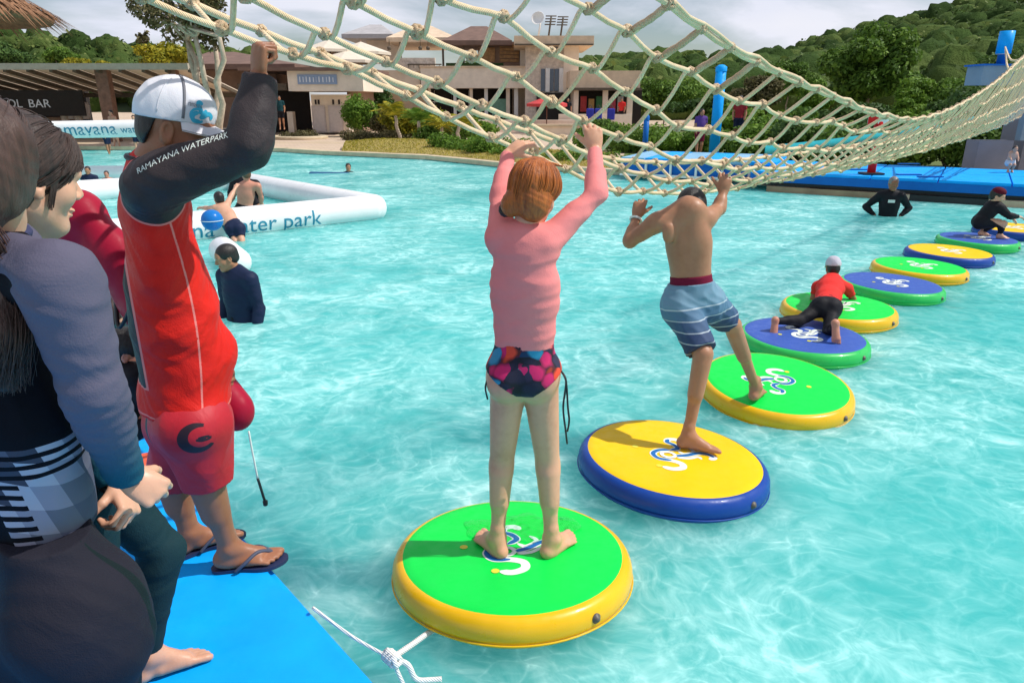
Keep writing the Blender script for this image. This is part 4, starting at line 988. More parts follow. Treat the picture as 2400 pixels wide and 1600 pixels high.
for i in range(NS):
    s = S0 + DS * i + (0 if i < 40 else .004 * (i - 40) ** 1.2)
    row = []
    for j, w_ in enumerate(W7):
        jit = rsn.randn() * .012
        p = netpt(s + (jit if 0 < j < NW - 1 else 0), w_ + (rsn.randn() * .012 if 0 < j < NW - 1 else 0)); p.z += rsn.randn() * .008 if 0 < j < NW - 1 else 0
        row.append(p)
    KN.append(row)
net = empty('rope_net', (KN[20][3].x, KN[20][3].y, KN[20][3].z), 'long beige rope scramble net hanging in a deep curve over the row of floats', 'rope net')
for j in range(NW):
    pts = []
    for i in range(NS):
        pts.append(KN[i][j])
        if i < NS - 1:
            mid = (KN[i][j] + KN[i + 1][j]) / 2 + Vector((0, 0, -.006)); pts.append(mid)
    edge = j in (0, NW - 1)
    V, Fs = tube(crom(pts, 2), .014 if edge else .0115, 7); make('edge_rope' if edge else 'long_rope', V, Fs, M_ROPE, net)
    if j == 0:
        V, Fs = tube(crom([p + Vector((.012, -.006, .012 + .008 * math.sin(k * 1.9))) for k, p in enumerate(pts)], 2), .009, 6); make('edge_rope', V, Fs, M_ROPE, net)
for i in range(NS):
    pts = []
    for j in range(NW):
        d = (KN[min(i + 1, NS - 1)][j] - KN[max(i - 1, 0)][j]).normalized() * .03
        if 0 < j < NW - 1: pts += [KN[i][j] + d, KN[i][j] - d]
        else: pts.append(KN[i][j])
        if j < NW - 1: pts.append((KN[i][j] + KN[i][j + 1]) / 2 + Vector((0, 0, -.012)))
    V, Fs = tube(crom(pts, 3), .0104, 6); rung = make('rung_rope', V, Fs, M_ROPE, net)
    if 6 < i < 13:                                      # the doubled, wrapped end beside the near edge rope
        a, b = KN[i][0], KN[i][1]; pw = [a.lerp(b, t) + Vector((0, 0, -.012 * math.sin(3.14 * t))) for t in np.linspace(0, .85, 9)]
        V, Fs = tube(pw, [.011] + [.0145 + .002 * (k % 2) for k in range(7)] + [.010], 7); make('rope_wrap', V, Fs, M_ROPE2, rung)
# knots: three crossed turns
km = MB()
for k, ax in enumerate(((1, .3, .2), (-.5, 1, .3), (.2, -.4, 1))):
    q = Vector(ax).to_track_quat('Z', 'Y').to_matrix()
    km.tube([q @ Vector((.019 * math.cos(a), .019 * math.sin(a), 0)) for a in np.linspace(0, 6.2832, 9)[:-1]], .0095, 5, closed=True)
kme = meshdata('knot', km.V, km.F, M_ROPE2)
rest = MB(); cnt = 0
for i in range(NS):
    for j in range(NW):
        dz = KN[i][j].y
        if cnt < 260 and i >= 3 and (j != 0 or i % 1 == 0):
            o = bpy.data.objects.new('knot', kme); COL.objects.link(o); o.parent = net; o.location = KN[i][j] - Vector(net.location)
            o.rotation_euler = (rsn.rand() * 6, rsn.rand() * 6, rsn.rand() * 6); o.scale = (.86 + .25 * rsn.rand(),) * 3; cnt += 1
        else: rest.add([Vector(v) * 1.1 + KN[i][j] for v in km.V], km.F)
o = rest.build('knot', M_ROPE, net, smooth=True); o['kind'] = 'stuff'
M_TEAL = gloss('teal_webbing', (0.01, 0.30, 0.36), .5)
V = []; Fs = []; i0, i1 = 23, 72
for i in range(i0, i1):
    a = KN[i][NW - 1]; q = KN[i][NW - 1] - KN[i][NW - 2]; q.z = 0; q = q.normalized()
    for dz in (.015, .095): V += [a + Vector((0, 0, dz)) + q * .01, a + Vector((0, 0, dz)) + q * .016]
for k in range(i1 - i0 - 1):
    a = 4 * k; Fs += [[a, a + 4, a + 6, a + 2], [a + 1, a + 3, a + 7, a + 5], [a + 2, a + 6, a + 7, a + 3], [a, a + 1, a + 5, a + 4]]
make('webbing_strap', V, Fs, M_TEAL, net)
# --- mooring rope between platform and nearest float
r = G(745, 1432, .2); k = G(918, 1542, .1); d = G(1012, 1478, .05); t1 = G(945, 1602, .02); tail = [k, G(955, 1556, .08), G(975, 1590, .03), G(1010, 1592, .01), G(1035, 1590, .005)]
root = empty('mooring_rope', k, 'white mooring rope knotted between the blue platform and the nearest float', 'rope')
m = MB(); m.tube(crom([G(735, 1424, .222), r, r.lerp(k, .5) + Vector((0, 0, -.015)), k], 6), .0065, 7); m.build('line', M_ROPEW, root, smooth=True)
m = MB(); m.tube(crom([k, k.lerp(d, .5), d, d + Vector((.06, .05, -.02))], 6), .011, 8); m.build('line', M_ROPEW, root, smooth=True)
m = MB(); m.tube(crom(tail, 6), .010, 8); m.build('loose_end', M_ROPEW, root, smooth=True)
m = MB(); m.tube(crom([k, k.lerp(t1, .5), t1], 6), .0075, 8); m.build('loose_end', M_ROPEW, root, smooth=True)
m = MB(); [m.add([Vector(v) * 1.05 + k + Vector((.012 * q, -.012 * q, 0)) for v in km.V], km.F) for q in (-1, 0, 1)]; m.build('knot', M_ROPEW, root, smooth=True)
# --- inflatable polo pitch and goal
M_INF = gloss('inflatable_white', (0.80, 0.80, 0.80), .35, .04, coat=.2)
M_PRINT = gloss('print_sea_blue', (0.03, 0.24, 0.36), .5)
C1 = Vector((-2.45, 12.3, .16)); Dv = Vector((-2.25, -1.9, 0)).normalized(); C2 = Vector((-6.4, 16.6, .16))
C0 = C1 + Dv * 6.2; C3 = C2 + Dv * 6.2; TR = .235
pit = empty('inflatable_pitch', C1, 'white inflatable frame floating on the water, printed water park along its near side', 'inflatable')
def round_end(a, b, r, n=20):
    a = Vector(a); b = Vector(b); d = (b - a).normalized(); pts = []; rr = []
    for t in np.linspace(0, 1, 6): pts.append(a - d * r * .75 * math.cos(t * 1.57)); rr.append(max(.01, r * math.sin(t * 1.57)))
    for t in np.linspace(0, 1, 9)[1:-1]: pts.append(a.lerp(b, t)); rr.append(r)
    for t in np.linspace(0, 1, 6): pts.append(b + d * r * .75 * math.sin(t * 1.57)); rr.append(max(.01, r * math.cos(t * 1.57)))
    return pts, rr
for a, b in ((C1, C0), (C1 + Vector((.05, .05, 0)), C2), (C2, C3), (C3, C0)):
    pts, rr = round_end(a, b, TR); V, Fs = tube(pts, rr, 20); make('air_tube', V, Fs, M_INF, pit)
def tube_text(body, a, d, r, h, u0, ang0, mat, parent, name='lettering'):
    """letters wrapped on a tube that runs along d from a; read from the -Y side"""
    if ' ' in body:
        wds = body.split(' '); full = text2d(body, h)[0][:, 0].max()
        for k, wd in enumerate(wds):
            off = 0 if k == 0 else full - text2d(' '.join(wds[k:]), h)[0][:, 0].max()
            tube_text(wd, a, d, r, h, u0 + off, ang0, mat, parent, name)
        return
    V2, Fs = text2d(body, h); a = Vector(a); d = Vector(d).normalized(); up = Vector((0, 0, 1)); nv = d.cross(up).normalized()
    V = []
    for (x, y) in V2:
        an = ang0 + (y - h * .35) / r; V.append(a + d * (u0 + x) + (nv * math.cos(an) + up * math.sin(an)) * (r + .004))
    return make(name, V, Fs, mat, parent, smooth=False)
V2, _f = text2d('ramayana water park', .36); wtx = V2[:, 0].max(); ue = min(np.linspace(0, 6.2, 400), key=lambda u: abs(proj(C0 - Dv * u + Vector((0, 0, .1)))[0] - 738))
tube_text('ramayana', C0, -Dv, TR, .36, ue - wtx, -.05, M_PRINT, pit); V2, _f = text2d('water park', .36); tube_text('water park', C0, -Dv, TR, .36, ue - V2[:, 0].max(), -.05, M_PRINT, pit)
gl = empty('goal_frame', P(230, 330, 19.4), 'white inflatable goal with blue lettering on its crossbar, at the far end of the water', 'inflatable goal')
gy = 19.0; gz = P(230, 306, gy).z; xa = P(40, 306, gy).x; xb = P(372, 300, gy).x
for a, b, rr_ in (((xa, gy, gz), (xb, gy, gz + .06), .215), ((xa, gy, .1), (xb, gy, .1), .2), ((xa, gy, .1), (xa, gy, gz), .2), ((xb, gy, .1), (xb, gy, gz + .06), .2)):
    pts, rr = round_end(a, b, rr_); V, Fs = tube(pts, rr, 18); make('air_tube', V, Fs, M_INF, gl)
V2, Fs2 = text2d('ramayana', .46); wx = V2[:, 0].max()
xr = P(283, 303, gy).x
tube_text('ramayana', (xa, gy, gz), (1, 0, .02), .215, .46, xr - xa - wx, .05, M_PRINT, gl)
tube_text('water park', (xa, gy, gz), (1, 0, .02), .215, .26, xr - xa + .1, -.1, M_PRINT, gl)
# white rolled inflatable lying behind the man, with a pale blue end
a = P(512, 548, 8.6); b = P(560, 585, 8.1)
pts, rr = round_end((a.x - .1, 8.9, .13), (b.x - .12, 8.3, .1), .17); V, Fs = tube(pts, rr, 18); o = make('bolster', V, Fs, M_INF); tag(o, 'short white inflatable bolster in the water beside the man in red', 'inflatable')
# blue ball
c = P(497, 516, 9.0); m = MB(); m.lathe([(.135 * math.cos(t), .135 * math.sin(t)) for t in np.linspace(-1.57, 1.57, 13)], (c.x, 9.0, c.z), 20); o = m.build('ball', gloss('ball_blue', (.01, .16, .50), .3), smooth=True); tag(o, 'blue ball floating next to the boy climbing on the inflatable', 'ball')
m = MB(); m.tube([(c.x + .138 * math.cos(t), 9 + .138 * math.sin(t), c.z) for t in np.linspace(0, 6.2832, 25)[:-1]], .004, 5, closed=True); m.build('seam', M_LOGOW, o, smooth=True)
# --- far right deck
M_DECKW = simple('coping_wood', (0.34, 0.22, 0.13), .8, .3, 2)
M_DECKT = simple('coping_wood_light', (0.52, 0.37, 0.25), .8, .15, 2)
a0 = G(1800, 437, .1); a1 = G(2620, 487, .1); dv = (a1 - a0).normalized(); nv = Vector((-dv.y, dv.x, 0)); nv = nv if nv.y > 0 else -nv
dk = empty('blue_deck', (a0 + a1) / 2, 'raised light blue deck with a darker front edge at the right side of the pool', 'deck')
def strip(a, b, t0, t1, z0, z1):
    m = MB(); q = [a + nv * t0, b + nv * t0, b + nv * t1, a + nv * t1]; m.prism([(p.x, p.y) for p in q], z0, z1); return m
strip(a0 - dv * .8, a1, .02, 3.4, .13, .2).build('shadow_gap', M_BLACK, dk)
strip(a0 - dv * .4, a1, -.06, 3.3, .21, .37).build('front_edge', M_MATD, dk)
for k in range(5):
    p0 = a0 + (a1 - a0) * k / 5 - dv * .4; p1 = a0 + (a1 - a0) * (k + 1) / 5 - dv * .43; strip(p0, p1, -.04, 1.6, .372, .43).build('mat', M_MAT, dk); strip(p0, p1, 1.63, 3.3, .372, .43).build('mat', M_MAT, dk)
for k, mt in enumerate((M_DECKW, M_DECKT, M_BLACK, M_DECKT)):
    p0 = a0 + (a1 - a0) * (0, .36, .46, .68)[k]; p1 = a0 + (a1 - a0) * (.36, .46, .68, 1)[k]; strip(p0, p1, -.12, .02, -.1, .12).build('coping_board', mt, dk)
for px, py in ((2010, 398), (2130, 385), (2130, 410), (2180, 415)):
    c = G(px, py, .436); m = MB(); m.box((c.x, c.y, .445), (.5, .12, .02)); m.build('strap', M_MATD, dk)
# second deck further left
b0 = G(1452, 411, .1); b1 = G(1815, 428, .1); dv2 = (b1 - b0).normalized(); nv2 = Vector((-dv2.y, dv2.x, 0)); nv2 = nv2 if nv2.y > 0 else -nv2
dk2 = empty('low_deck', (b0 + b1) / 2, 'low pale blue deck on white posts behind the hanging net', 'deck')
def strip2(t0, t1, u0, u1, z0, z1):
    a = b0 + (b1 - b0) * u0; b = b0 + (b1 - b0) * u1; m = MB(); q = [a + nv2 * t0, b + nv2 * t0, b + nv2 * t1, a + nv2 * t1]; m.prism([(p.x, p.y) for p in q], z0, z1); return m
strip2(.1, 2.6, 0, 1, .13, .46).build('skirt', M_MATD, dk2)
for k in range(6): strip2(.02, 2.7, k / 6 + .004, (k + 1) / 6 - .004, .47, .55).build('board', M_MAT if k % 2 else simple('mat_pale_blue_%d' % k, (.22, .46, .66), .5), dk2)
for k in range(7): strip2(.03, .09, k / 6 - .008 + .01, k / 6 + .008 + .008, .12, .468).build('post', M_WHITE, dk2)
strip2(.0, .05, 0, 1, .10, .16).build('rail', M_WHITE, dk2)
# blue column and slim pole
def column(name, label, px, pyt, pyb, Yc, rad, mat, cat, cap=None):
    c = P(px, pyb, Yc); t_ = P(px, pyt, Yc); r = empty(name, (c.x, Yc, .12), label, cat); m = MB(); m.tube([(c.x, Yc, .12), (c.x, Yc, t_.z)], rad, 16); m.build('pole', mat, r, smooth=True)
    m = MB(); m.lathe([(0, 0), (rad * 1.9, 0), (rad * 1.9, .06), (rad * 1.05, .1)], (c.x, Yc, .12), 16); m.build('base_plate', M_MATD, r, smooth=False)
    m = MB(); m.lathe([(rad * 1.08, -.1), (rad * 1.08, .03), (rad * .5, .09), (0, .1)], (c.x, Yc, t_.z), 16); m.build('cap', cap or mat, r, smooth=True); return r
column('blue_column', 'tall bright blue round column seen through the net', 1674, 160, 345, 22.5, .155, M_MAT, 'column')
column('slim_post', 'slim dark blue post left of the bright blue column', 1510, 275, 372, 24, .09, M_MATD, 'post')
M_REDP = gloss('red_vinyl', (0.60, 0.015, 0.015), .35)
r = column('red_post', 'red foam post on a black base standing on the blue deck', 2043, 290, 398, 15.4, .085, M_REDP, 'post')
m = MB(); c = P(2043, 398, 15.4); m.box((c.x, 15.4, .455), (.42, .34, .04), bev=.01); m.build('foot_plate', M_BLACK, r)
m = MB(); t_ = P(2043, 284, 15.4); m.box((t_.x + .12, 15.36, t_.z + .02), (.42, .08, .16), bev=.03); m.build('flag_board', M_LOGOW, r); m = MB(); m.box((t_.x - .02, 15.3, t_.z + .03), (.2, .06, .2), bev=.03); m.build('flag_board', M_REDP, r)
# rope tower at the far right
M_GREYB = simple('tower_grey', (0.20, 0.21, 0.25), .7, .1, 2)
M_GREYB2 = simple('tower_blue_grey', (0.20, 0.29, 0.36), .7, .1, 2)
ty = 17.2; c = P(2360, 395, ty); r = empty('rope_tower', (c.x, ty, .12), 'grey and blue tower at the right edge holding the far end of the net', 'tower')
part('pillar', M_GREYB, r, 2296, 2362, 330, 398, ty + .3, .5); part('pillar', M_GREYB, r, 2440, 2520, 160, 400, ty + .6, .9)
part('rear_wall', M_GREYB2, r, 2420, 2540, 200, 330, ty + .3, .2); part('platform', M_GREYB2, r, 2306, 2560, 154, 200, ty - .1, .6); part('platform_edge', M_MATD, r, 2304, 2562, 150, 154, ty - .14, .7)
for px in (2346, 2520):
    a = P(px, 150, ty + .2); b = P(px, 80, ty + .2); m = MB(); m.tube([(a.x, ty + .2, a.z), (a.x, ty + .2, b.z)], .10, 14); m.build('post', M_MATD, r, smooth=True)
    pd = MB(); pd.tube([(a.x, ty + .2, b.z - .42), (a.x, ty + .2, b.z + .06)], .155, 14); pd.build('post_pad', M_MAT, r, smooth=True)
    m = MB(); m.tube([(a.x, ty + .2, a.z + .2), (a.x, ty + .2, a.z + .42)], .135, 14); m.build('rope_lashing', M_ROPEW, r, smooth=True)
a = P(2346, 112, ty + .2)
for k, (i, j) in enumerate(((44, 0), (46, 1))):
    m = MB(); m.tube(crom([(a.x, ty + .05, a.z), Vector((a.x, ty, a.z)).lerp(KN[i][j], .5) - Vector((0, 0, .12)), KN[i][j]], 6), .016, 7); m.build('guy_rope', M_ROPE, r, smooth=True)
# ------------------------------------------------------------------ people
def mat_skin(name, col, red=0.12, sss=0.06):
    t = NT(name); o = t.obj(); n = t.noise(6, 5, o, .6); n2 = t.noise(38, 4, o, .65)
    lo = (col[0] * .86, col[1] * .78, col[2] * .74); hi = (min(1, col[0] * 1.1), col[1] * 1.08, col[2] * 1.06)
    c = t.ramp(t.math('ADD', t.math('MULTIPLY', n, .7), t.math('MULTIPLY', n2, .3)), [(.32, lo), (.5, col), (.7, hi)])
    m = t.bsdf(c, t.ramp(n2, [(.3, (.36,) * 3), (.7, (.58,) * 3)]), t.noise(220, 3, o), .18, .002, **{'Subsurface Weight': sss, 'Subsurface Scale': .01, 'Specular IOR Level': .4})
    t.b.inputs['Subsurface Radius'].default_value = (1, .35, .2); return m
def mat_cloth(name, col, rough=.8, var=.1, weave=260, spec=.12, bstr=.4, fold=9):
    t = NT(name); o = t.obj(); n = t.noise(5, 5, o, .6)
    c = t.ramp(n, [(.3, tuple(x * (1 - var) for x in col[:3])), (.7, tuple(min(1, x * (1 + var)) for x in col[:3]))])
    h = t.math('ADD', t.math('MULTIPLY', t.noise(weave, 2, o), .25), t.noise(fold, 4, o, .55, 1.2))
    return t.bsdf(c, rough, h, bstr, .012, **{'Specular IOR Level': spec})
def mat_hair(name, c0, c1, sc=(70, 70, 9), rough=.45):
    t = NT(name); o = t.obj(sc); n = t.noise(1.0, 6, o, .7, .4); lv = t.attr('lv')
    f = t.math('ADD', t.math('MULTIPLY', n, .75), t.math('MULTIPLY', lv, .3))
    return t.bsdf(t.ramp(f, [(.3, c0), (.75, c1)]), rough, n, .8, .006, **{'Specular IOR Level': .45})
SK_PALE = mat_skin('skin_pale', (.62, .34, .225)); SK_GIRL = mat_skin('skin_fair', (.66, .35, .22)); SK_TAN = mat_skin('skin_tan', (.40, .19, .105), sss=.04); SK_BRN = mat_skin('skin_brown', (.30, .125, .065), sss=.03)
SK_RED = mat_skin('skin_sunned', (.56, .25, .17))
H_BLK = mat_hair('hair_black', (.006, .005, .005), (.03, .024, .02)); H_BRN = mat_hair('hair_dark_brown', (.014, .008, .007), (.085, .048, .038)); H_GIN = mat_hair('hair_ginger', (.12, .024, .004), (.60, .165, .022))
M_EYEW = NT('eye_white').bsdf((.75, .73, .7), .15); M_IRIS = NT('eye_iris').bsdf((.03, .015, .008), .1)
UP = np.array([0, 0, 1.0])
A_ = lambda v: np.array(v, float)
def frame(f, u=UP):
    f = nrm(f); u = A_(u); u = nrm(u - f * (u @ f)); return np.cross(f, u), f, u     # right, forward, up
class Head:
    def __init__(s, c, f, u=UP, k=1.0): s.c = A_(c); s.r, s.f, s.u = frame(f, u); s.k = k
    def p(s, x, y, z): return s.c + s.k * (x * s.r + y * s.f + z * s.u)
    def M(s): return [s.r, s.f, s.u]
    def skin(s, S, neck=None, nr=.054, female=False, ears=True):
        k = s.k; M = s.M(); e = lambda p, R, kk=.02, sub=False: S.ell(s.p(*p), A_(R) * k, kk * k, M, sub)
        e((0, -.012, .035), (.074, .094, .084)); e((0, .030, -.02), (.062, .064, .078), .03)
        j = .9 if female else 1.0
        for sg in (-1, 1):
            S.cap(s.p(sg * .047 * j, -.005, -.055), s.p(sg * .018, .062, -.098), .024 * k, .019 * k, .03 * k)
            e((sg * .038, .056, -.026), (.026, .026, .026), .025); e((sg * .030, .083, .020), (.020, .010, .008), .012)
        e((0, .074, -.100), (.022, .018, .017), .02); e((0, .045, -.085), (.034, .035, .03), .02); e((0, .07, .035), (.05, .022, .035), .03)
        S.cap(s.p(0, .090, .012), s.p(0, .112, -.024), .0075 * k, .0105 * k, .012 * k)
        for sg in (-1, 1): e((sg * .011, .101, -.030), (.0095, .011, .008), .008)
        for sg in (-1, 1): e((sg * .031, .096, .003), (.0165, .013, .0105), .010, True)
        e((0, .092, -.060), (.023, .010, .0055), .006); e((0, .089, -.071), (.020, .010, .0065), .006); e((0, .085, -.066), (.021, .014, .0018), .003, True) if False else None
        e((0, .101, -.0655), (.022, .006, .0016), .003, True)
        for sg in (-1, 1):
            e((sg * .031, .079, -.0055), (.016, .011, .005), .006); e((sg * .031, .081, .010), (.0165, .012, .005), .006)
            if ears:
                e((sg * .077, -.010, -.004), (.009, .019, .031), .006); e((sg * .083, -.006, .0), (.006, .011, .019), .005, True); e((sg * .077, -.003, -.030), (.007, .009, .010), .006)
        if neck is not None: S.cap(s.p(0, -.022, -.05), neck, nr * k, nr * 1.08 * k, .035 * k, )
    def eyes(s, parent):
        m = MB(); n_ = MB()
        for sg in (-1, 1):
            c = s.p(sg * .031, .076, .003); prof = [(.0122 * s.k * math.cos(t), .0122 * s.k * math.sin(t)) for t in np.linspace(-1.57, 1.57, 9)]
            e = MB(); e.lathe(prof, c, 12, axis=s.f); o = e.build('eye', M_EYEW, parent, smooth=True)
            e = MB(); e.lathe([(.0058 * s.k, .0108 * s.k), (.0045 * s.k, .0118 * s.k), (0, .0126 * s.k)], c, 12, axis=s.f); e.build('iris', M_IRIS, o, smooth=True)
            e = MB(); b = [s.p(sg * x, .094 - abs(x - .031) * .25, .026 + .004 * math.sin((x - .012) * 80)) for x in (.013, .02, .028, .036, .045)]; e.tube(crom(b, 3), .0032 * s.k, 6); e.build('eyebrow', H_BLK, parent, smooth=True)
    def hair(s, S, thick=.012, front=(.058, .06), drop=.0, nape=True):
        k = s.k; M = s.M(); S.ell(s.p(0, -.016, .036), A_((.074 + thick, .094 + thick, .084 + thick)) * k, .02, M)
        if nape: S.ell(s.p(0, -.045, -.025 - drop * .5), A_((.066 + thick * .6, .058 + thick, .055 + drop)) * k, .03, M)
        # cut the face away
        S.ell(s.p(0, .105, -.035), A_((.072, .085, front[1] + .035)) * k, .012, M, True)
        for sg in (-1, 1): S.ell(s.p(sg * .083, .006, -.022), A_((.02, .03, .034)) * k, .01, M, True)
def hand(S, wr, d, n, side, curl=(.5, .6, .4), s=1.0, spread=.12, thumb=.5, stub=None):
    """wr wrist, d finger direction, n the way the palm faces, side +1 right / -1 left"""
    wr = A_(wr); d = nrm(d); n = A_(n); n = nrm(n - d * (n @ d)); t = np.cross(d, n) * side
    if stub is not None: S.cap(stub, wr, .027 * s, .025 * s, .01)
    kn = wr + d * .088 * s
    S.cap(wr + d * .012 * s, wr + d * .045 * s, .027 * s, .031 * s, .012, (n, .55)); S.cap(wr + d * .03 * s + t * .018 * s, kn + t * .026 * s - d * .008 * s, .016 * s, .013 * s, .014, (n, .85)); S.cap(wr + d * .03 * s - t * .016 * s, kn - t * .028 * s - d * .012 * s, .016 * s, .012 * s, .014, (n, .85)); S.cap(wr + d * .04 * s, kn - d * .008 * s, .018 * s, .013 * s, .014, (n, .85))
    for q, (off, l, r) in enumerate(((.029, (.040, .025, .020), .0088), (.0095, (.044, .028, .022), .0092), (-.0105, (.041, .026, .021), .0086), (-.029, (.032, .020, .018), .0076))):
        p = kn + t * off * s - d * (.004, 0, .005, .014)[q] * s; dd = nrm(d + t * spread * (1.2, .3, -.5, -1.3)[q]); a = 0
        for i in range(3):
            a += curl[i] * (1, 1.05, 1.1, 1.15)[q]; v = dd * math.cos(a) + n * math.sin(a); e = p + v * l[i] * s
            S.cap(p, e, r * s * (1 - .07 * i), r * s * (.95 - .09 * i), .0035); p = e
    b = wr + d * .022 * s + t * .022 * s + n * .006 * s; v = nrm(d * .75 + t * .7 + n * .35 * thumb); m = b + v * .040 * s
    S.cap(b, m, .0145 * s, .0115 * s, .010); v2 = nrm(v + n * thumb + d * .25); e = m + v2 * .031 * s; S.cap(m, e, .0108 * s, .0098 * s, .004); v3 = nrm(v2 + n * thumb * .6 + d * .2); S.cap(e, e + v3 * .024 * s, .0098 * s, .0078 * s, .004)
def foot(S, an, d, gz, side, s=1.0):
    """an ankle joint, d heading of the toes (level), gz height of the ground"""
    an = A_(an); d = A_(d); d[2] = 0; d = nrm(d); r = np.cross(d, UP); med = -r * side; g = lambda f, m_, z: A_((an[0], an[1], gz)) + d * f * s + med * m_ * s + UP * z * s
    S.cap(an + UP * .05 * s, an, .031 * s, .034 * s, .015); S.ell(g(-.032, 0, .030), A_((.030, .034, .032)) * s, .02); S.cap(an, g(-.02, 0, .035), .034 * s, .031 * s, .02)
    for sg in (-1, 1): S.ell(an + r * sg * .029 * s + UP * .006 * s, A_((.012, .012, .013)) * s, .012)
    S.cap(an + d * .012 * s - UP * .01 * s, g(.105, .008, .030), .033 * s, .022 * s, .03); S.cap(g(.0, -.012, .022), g(.105, -.024, .018), .026 * s, .019 * s, .02); S.cap(g(.03, .012, .028), g(.115, .020, .022), .024 * s, .021 * s, .02)
    for q, (m_, l, rr) in enumerate(((.030, .182, .0135), (.009, .180, .0100), (-.008, .170, .0095), (-.024, .155, .0088), (-.039, .138, .0082))):
        b = g(.112 - .008 * q, m_ * .95, .021); e = g(l - .012, m_ * 1.05, .013); S.cap(b, e, rr * s * 1.05, rr * s, .005); S.cap(e, g(l, m_ * 1.05, .0105), rr * s, rr * s * .95, .003)
def wr_(v, a, b, t): return A_(v[a]) * (1 - t) + A_(v[b]) * t
def torso(S, J, b=1.0, w_=1.0, belly=0.0, female=False):
    pel, neck = A_(J['pel']), A_(J['neck']); up = nrm(neck - pel); f = A_(J['fwd']); f = nrm(f - up * (f @ up)); L_ = np.linalg.norm(neck - pel); q = lambda t, fw=0: pel + up * L_ * t + f * fw
    S.cap(J['hipL'], J['hipR'], .098 * b, None, .05, (f, .95)); S.cap(q(.02), q(.30), .135 * b * w_, .118 * b * w_, .06, (f, .74)); S.cap(q(.30, belly * .5), q(.58), .118 * b * w_, .138 * b * w_, .06, (f, .73)); S.cap(q(.58), q(.82, -.01), .138 * b * w_, .128 * b * w_, .06, (f, .70))
    if belly: S.ell(q(.28, .05), A_((.12, .12, .13)) * b, .06)
    sl, sr = A_(J['shL']), A_(J['shR'])
    S.cap(sl, q(.86), .056 * b, .075 * b, .05); S.cap(sr, q(.86), .056 * b, .075 * b, .05); S.cap(sl, q(.98), .042 * b, .046 * b, .045); S.cap(sr, q(.98), .042 * b, .046 * b, .045)
    for h_ in ('hipL', 'hipR'): S.ell(A_(J[h_]) - f * .035 * b - up * .03, A_((.088, .088, .095)) * b, .04)
def limb_arm(S, sh, el, wr, b=1.0, up=(.050, .040), fo=(.041, .027), t0=0, t1=1, end=False):
    sh, el, wr = A_(sh), A_(el), A_(wr); S.cap(sh, el, up[0] * b, up[1] * b, .03); S.cap(sh + (el - sh) * .2, sh + (el - sh) * .6, up[0] * b * 1.02, up[1] * b * 1.02, .03)
    e = el + (wr - el) * t1; S.cap(el, e, fo[0] * b, (fo[0] + (fo[1] - fo[0]) * t1) * b, .02, end=(0, 1 if end else 0)); S.cap(el + (wr - el) * .12, el + (wr - el) * .42, fo[0] * b * 1.02, fo[0] * b * .95, .02)
def limb_leg(S, hip, kn, an, b=1.0, th=(.088, .056), ca=(.050, .031), back=None, kk=.035):
    hip, kn, an = A_(hip), A_(kn), A_(an); S.cap(hip, kn, th[0] * b, th[1] * b, kk); S.cap(kn, an, ca[0] * b, ca[1] * b, .025)
    back = A_(back) if back is not None else A_((0, -1, 0)); S.cap(kn + (an - kn) * .12 + back * .012 * b, kn + (an - kn) * .48 + back * .016 * b, ca[0] * b * .98, ca[0] * b * .80, .03); S.ell(kn - back * .018 * b, A_((.036, .036, .042)) * b, .03)
def attr_seg(V, a, b):
    a, b = A_(a), A_(b); ab = b - a; t = np.clip((V - a) @ ab / (ab @ ab), 0, 1); return np.linalg.norm(V - a - t[:, None] * ab, axis=1)
def strands(head, n, seed, r=.0016, k0=(.0, 1.0), length=.22, lift=.016, mat=None, parent=None, name='hair_strand', gen=None):
    """loose locks following the skull"""
    rs = np.random.RandomState(seed); m = MB(); lv = []
    for i in range(n):
        pts = gen(rs, i)
        V, Fs = tube(crom(pts, 4), list(np.linspace(r * 1.2, r * .35, (len(pts) - 1) * 4 + 1)), 4, caps=False); m.add(V, Fs); lv += [rs.rand()] * len(V)
    return m.build(name, mat, parent, smooth=True, attrs={'lv': lv})
PPL = 'person'
def Pl(px, py, Y): return A_(P(px, py, Y))
def Dl(px, py, Y): return A_(D(px, py, Y))
# ================================================================= the girl in pink
gY = 2.55
FL = A_(G(1166, 1306, DZ)); FR = A_(G(1292, 1306, DZ))
J = dict(pel=Dl(1203, 832, gY), neck=Dl(1208, 532, gY - .0), shL=Dl(1153, 548, gY + .02), shR=Dl(1250, 560, gY - .02), hipL=Dl(1170, 856, gY), hipR=Dl(1238, 856, gY), fwd=(.42, .91, 0),
         elL=Dl(1150, 452, gY + .19), elR=Dl(1370, 445, gY + .10), wrL=Dl(1166, 356, gY + .36), wrR=Dl(1366, 345, gY + .32))
J['knL'] = Dl(1152, 1065, gY + .02); J['knR'] = Dl(1258, 1065, gY + .02); J['anL'] = FL + A_((.0, .02, .078)); J['anR'] = FR + A_((.0, .02, .078))
toeL = A_(G(1128, 1268, DZ)) - A_(G(1168, 1308, DZ)); toeR = A_(G(1355, 1260, DZ)) - A_(G(1290, 1312, DZ))
gb_ = .84
HG = Head(Dl(1226, 448, gY + .035), (.30, .90, -.22), (.10, -.1, 1), .98)
S = SDF(); torso(S, J, gb_, .93)
for a in 'LR':
    limb_arm(S, J['sh' + a], J['el' + a], J['wr' + a], gb_ * .86); limb_leg(S, J['hip' + a], J['kn' + a], J['an' + a], .86, kk=.012)
    foot(S, J['an' + a], toeL if a == 'L' else toeR, DZ + .003, -1 if a == 'L' else 1, .93)
body = S.mesh(.0065, cuts=[((0, 0, DZ + .002), (0, 0, -1))])
S = SDF(); HG.skin(S, J['neck'] - A_((0, 0, .02)), .046, True); hd = S.mesh(.0045)
hs = []
